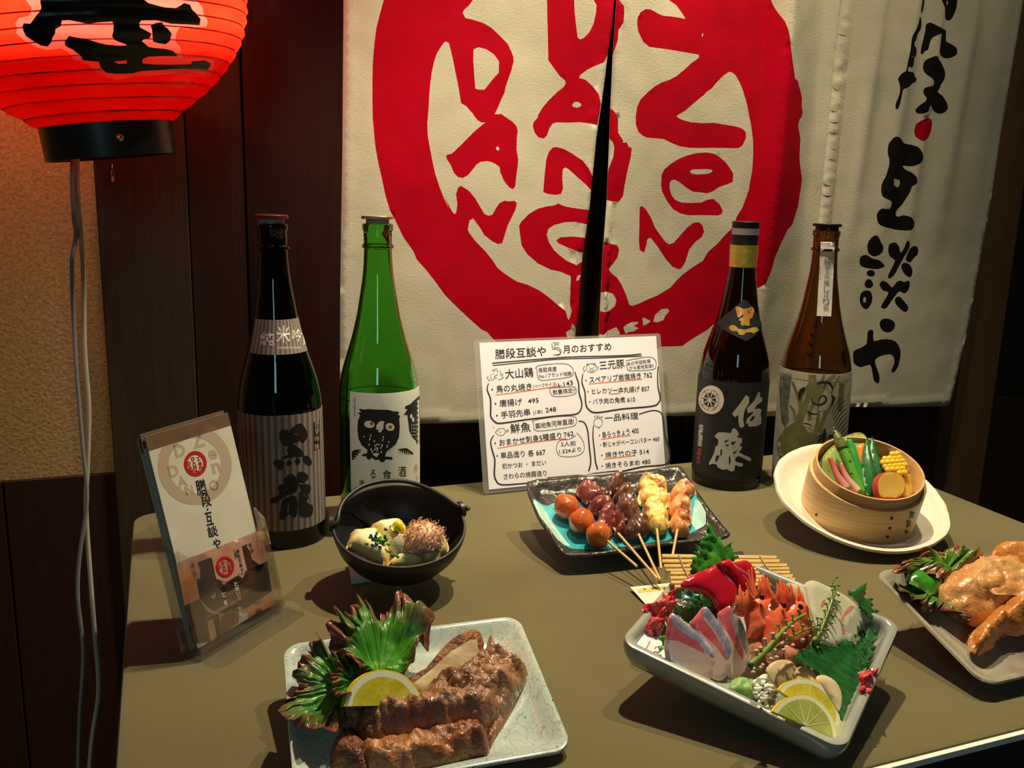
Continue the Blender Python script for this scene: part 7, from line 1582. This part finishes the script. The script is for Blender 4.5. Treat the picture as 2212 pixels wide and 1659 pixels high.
lemon('lemon_slice', 'half lemon slice with greenish flesh, frontmost in the sashimi dish', c2([(458,1185),(515,1115),(600,1062),(700,1041),(800,1065),(885,1130),(950,1210),(992,1310),(1010,1425)]), standing(c2([(720, 1230)])[0], 0.022, 18, 50), lime_flesh, 0.003, 'lemon slices', 6, (0.965, 0.84))
pillow('wasabi', c2([(85,1012),(100,970),(130,925),(165,905),(220,900),(265,950),(290,1000),(302,1060),(298,1105),(230,1098),(130,1052)]), standing(c2([(200, 1040)])[0], 0.005, 10, 38), 0.008, mat('wasabi_paste', (0.22, 0.42, 0.10), 0.45, (0.28, 0.50, 0.14), 90, bump=0.0008, bscale=260, sss=0.2), thick=0.003, edge=0.010, rough=0.004, nsc=130, sp=0.0024, label='pale green mound of wasabi at the front of the sashimi dish', cat='wasabi')
# radish threads
random.seed(9); mb = MB()
for (x0_, y0_, x1_, y1_, n_) in ((280, 880, 500, 1180, 24),):
    for i in range(n_):
        cx_ = random.uniform(x0_ + 30, x1_ - 40); cy_ = random.uniform(y0_ + 30, y1_ - 30)
        if cx_ < 330 and cy_ > 1050: continue
        a0 = random.uniform(0, 6.28); r_ = random.uniform(30, 60); pts = [(cx_ + r_ * math.cos(a0 + t * 0.45), cy_ + r_ * 0.7 * math.sin(a0 + t * 0.45)) for t in range(9)]
        hgt = random.uniform(0.002, 0.010); mb.tube([SF.hit(p, 0.0015 + hgt * (0.6 + 0.4 * math.sin(k))) for k, p in enumerate(c2(pts))], 0.0012, 6)
o = mb.build('radish_threads', mat('radish_thread', (0.92, 0.90, 0.82), 0.5, sss=0.5), None, True, base=SF.hit(c2([(390, 1000)])[0], 0)); props(o, 'tangle of white shredded radish threads beside the wasabi', 'radish', kind='stuff')
mb = MB()
for i in range(12):
    cx_ = random.uniform(700, 830); cy_ = random.uniform(655, 720); a0 = random.uniform(0, 6.28); pts = [(cx_ + 32 * math.cos(a0 + t * 0.5), cy_ + 26 * math.sin(a0 + t * 0.5)) for t in range(8)]
    mb.tube([standing(c1([(760, 690)])[0], 0.030, 10, 40).hit(p, random.uniform(0, 0.003)) for p in c1(pts)], 0.0007, 5)
o = mb.build('radish_threads', mat('radish_thread', (0, 0, 0)), None, True, base=SF.hit(c1([(760, 690)])[0], 0.02)); props(o, 'few white radish threads behind the left shiso leaf', 'radish', kind='stuff')
# flowering shiso stalks
stem_m = mat('flower_stem', (0.20, 0.30, 0.05), 0.4, (0.14, 0.24, 0.04), 60, coat=0.2); bud_m = mat('flower_bud', (0.22, 0.34, 0.07), 0.4); bud_p = mat('flower_bud_pink', (0.72, 0.42, 0.34), 0.6)
FP = standing(c2([(700, 600)])[0], 0.036, 22, 55)
def flower(label, pts, buds, pink, r0=0.0022, P=FP):
    q = [P.hit(p, 0.004) for p in sm(c2(pts), 5, False)]
    o = thing('flower_stalk', label, 'flower stalk', q[0], 'flowering shiso stalks'); n_ = len(q)
    mb = MB(); mb.tube(q, [r0 * (0.45 + 0.55 * (1 - i / n_)) for i in range(n_)], 7); mb.build('stem', stem_m, o, True)
    random.seed(len(pts) * 7 + buds)
    for i in range(buds):
        k = int((i + 0.5) / buds * (n_ - 1)); sd = 1 if i % 2 else -1; t = (q[min(k + 1, n_ - 1)] - q[k - 1]).normalized(); s_ = t.cross(P.n).normalized() * sd
        e = q[k] + s_ * random.uniform(0.004, 0.007) + t * 0.002 + P.n * random.uniform(0, 0.003)
        mb = MB(); mb.tube([q[k], (q[k] + e) / 2 + t * 0.0006, e], 0.0005, 5); mb.build('bud_stalk', stem_m, o, True)
        rr = 0.0019 if i / buds < pink else 0.0013
        ellipsoid('bud', e, (rr, rr, rr * 1.2), bud_p if i / buds < pink else bud_m, o, P.R, seg=10, rough=0.2, nsc=400)
flower('flowering shiso stalk leaning right over the shrimps, its tip bare and green', [(270,800),(380,700),(470,600),(560,500),(640,430),(735,375)], 16, 0.45, 0.0028)
flower('thin shiso stalk lying low across the shrimps', [(280,770),(430,680),(560,600),(680,530),(800,480),(870,460)], 16, 0.6, 0.0014)
flower('tall shiso stalk with green buds rising in front of the white fish', [(800,600),(850,530),(890,440),(925,350),(960,250),(985,170),(955,105)], 20, 0.0, 0.0020)

# ------------------------------------------------------------------ chicken plate
c3_ = lambda pts: Z(1850, 1150, 4.740, pts)
CF = Plane(CP.pt(0, 0, -0.0085), 0, 18, 0)
lettuce('lettuce_leaf', c3_([(900, 420)])[0], c3_([(820,520),(700,470),(560,420),(430,440),(365,480),(370,430),(440,370),(490,300),(560,310),(610,290),(650,220),(700,200),(735,155),(790,200),(830,240),(880,180),(920,200),(970,215),(1010,270),(1060,320),(1080,260),(1150,235),(1220,260),(1280,265),(1250,320),(1150,400),(1000,480)]), CF, red_leaf, 'reddish brown frilly lettuce leaf behind the roast chicken', 'lettuce', 'lettuce under the chicken', 0.010, 0.018, 0.005, 19, seed=2.2)
lettuce('lettuce_leaf', c3_([(830, 620)])[0], c3_([(850,520),(700,500),(560,520),(440,550),(400,600),(405,660),(470,690),(540,720),(600,790),(650,860),(700,880),(760,850),(860,880),(950,930),(1050,990),(1120,960),(1150,900),(1000,800)]), CF, green_leaf, 'green and brown lettuce leaf under the left edge of the roast chicken', 'lettuce', 'lettuce under the chicken', 0.004, 0.012, 0.0035, 15, seed=6.3)
gl = attr_mat('bright_fold', [(0.0, (0.07, 0.20, 0.02)), (0.5, (0.03, 0.20, 0.012)), (1.0, (0.05, 0.27, 0.02))], 0.25, bump=0.0006, bscale=120, coat=0.5, nscale=40, namp=0.3)
pillow('lettuce_fold', c3_([(505,480),(545,395),(620,378),(740,435),(860,475),(900,520),(850,600),(760,640),(690,600),(600,550),(530,520)]), CF, 0.008, gl, thick=0.002, edge=0.014, lift=0.018, rough=0.003, nsc=60, tfun=lambda x, y, d: min(1, d / .012), label='smooth bright green lettuce fold left of the chicken, the lower one', cat='lettuce', group='bright lettuce folds')
pillow('lettuce_fold', c3_([(755,340),(790,300),(860,310),(930,350),(1000,390),(960,440),(880,470),(800,430)]), CF, 0.007, gl, thick=0.002, edge=0.012, lift=0.022, rough=0.003, nsc=60, tfun=lambda x, y, d: min(1, d / .012), label='smooth bright green lettuce fold behind the chicken, the upper one', cat='lettuce', group='bright lettuce folds')
chk = mat('roast_chicken_skin', (0.56, 0.22, 0.06), 0.34, (0.66, 0.38, 0.15), 22, coat=0.4, bump=0.0014, bscale=200, c3=(0.34, 0.11, 0.03), ramp=(0.34, 0.58), detail=9)
chk2 = mat('roast_chicken_crisp', (0.62, 0.25, 0.05), 0.34, (0.42, 0.13, 0.025), 28, coat=0.4, bump=0.0014, bscale=200, c3=(0.70, 0.46, 0.20), ramp=(0.36, 0.60), detail=9)
ck = food('roast_chicken', 'golden half roast chicken with glossy skin at the right edge', 'chicken', CF, c3_([(1400, 700)])[0])
pillow('back_leg', c3_([(1385,220),(1405,170),(1455,143),(1600,150),(1780,165),(1960,200),(2050,300),(2000,430),(1850,440),(1680,390),(1560,330),(1450,280)]), CF, 0.020, chk2, ck, thick=0.002, edge=0.018, lift=0.018, rough=0.003, nsc=70, sp=0.0034)
pillow('breast', c3_([(755,590),(800,530),(880,455),(1000,368),(1090,335),(1180,320),(1350,320),(1480,310),(1600,350),(1780,430),(2000,480),(2200,640),(2180,900),(1900,980),(1700,930),(1500,900),(1300,960),(1190,965),(1080,920),(1000,885),(930,830),(870,780),(800,710),(765,650)]), CF, 0.030, chk, ck, thick=0.002, edge=0.030, lift=0.008, rough=0.007, nsc=44, sp=0.0030,
       bend=lambda x, y: 0.0)
pillow('leg', c3_([(1140,1140),(1160,1050),(1240,970),(1340,880),(1410,780),(1440,690),(1540,640),(1700,640),(1860,700),(1900,850),(1800,1000),(1640,1070),(1540,1055),(1420,1170),(1330,1220),(1250,1262),(1170,1225)]), CF, 0.026, chk2, ck, thick=0.002, edge=0.018, lift=0.012, rough=0.006, nsc=60, sp=0.0028)
pillow('wing', c3_([(1350,560),(1450,520),(1600,505),(1750,510),(1950,560),(1950,640),(1750,650),(1550,640),(1400,630)]), CF, 0.006, chk, ck, thick=0.002, edge=0.012, lift=0.032, rough=0.003, nsc=60, sp=0.0034)
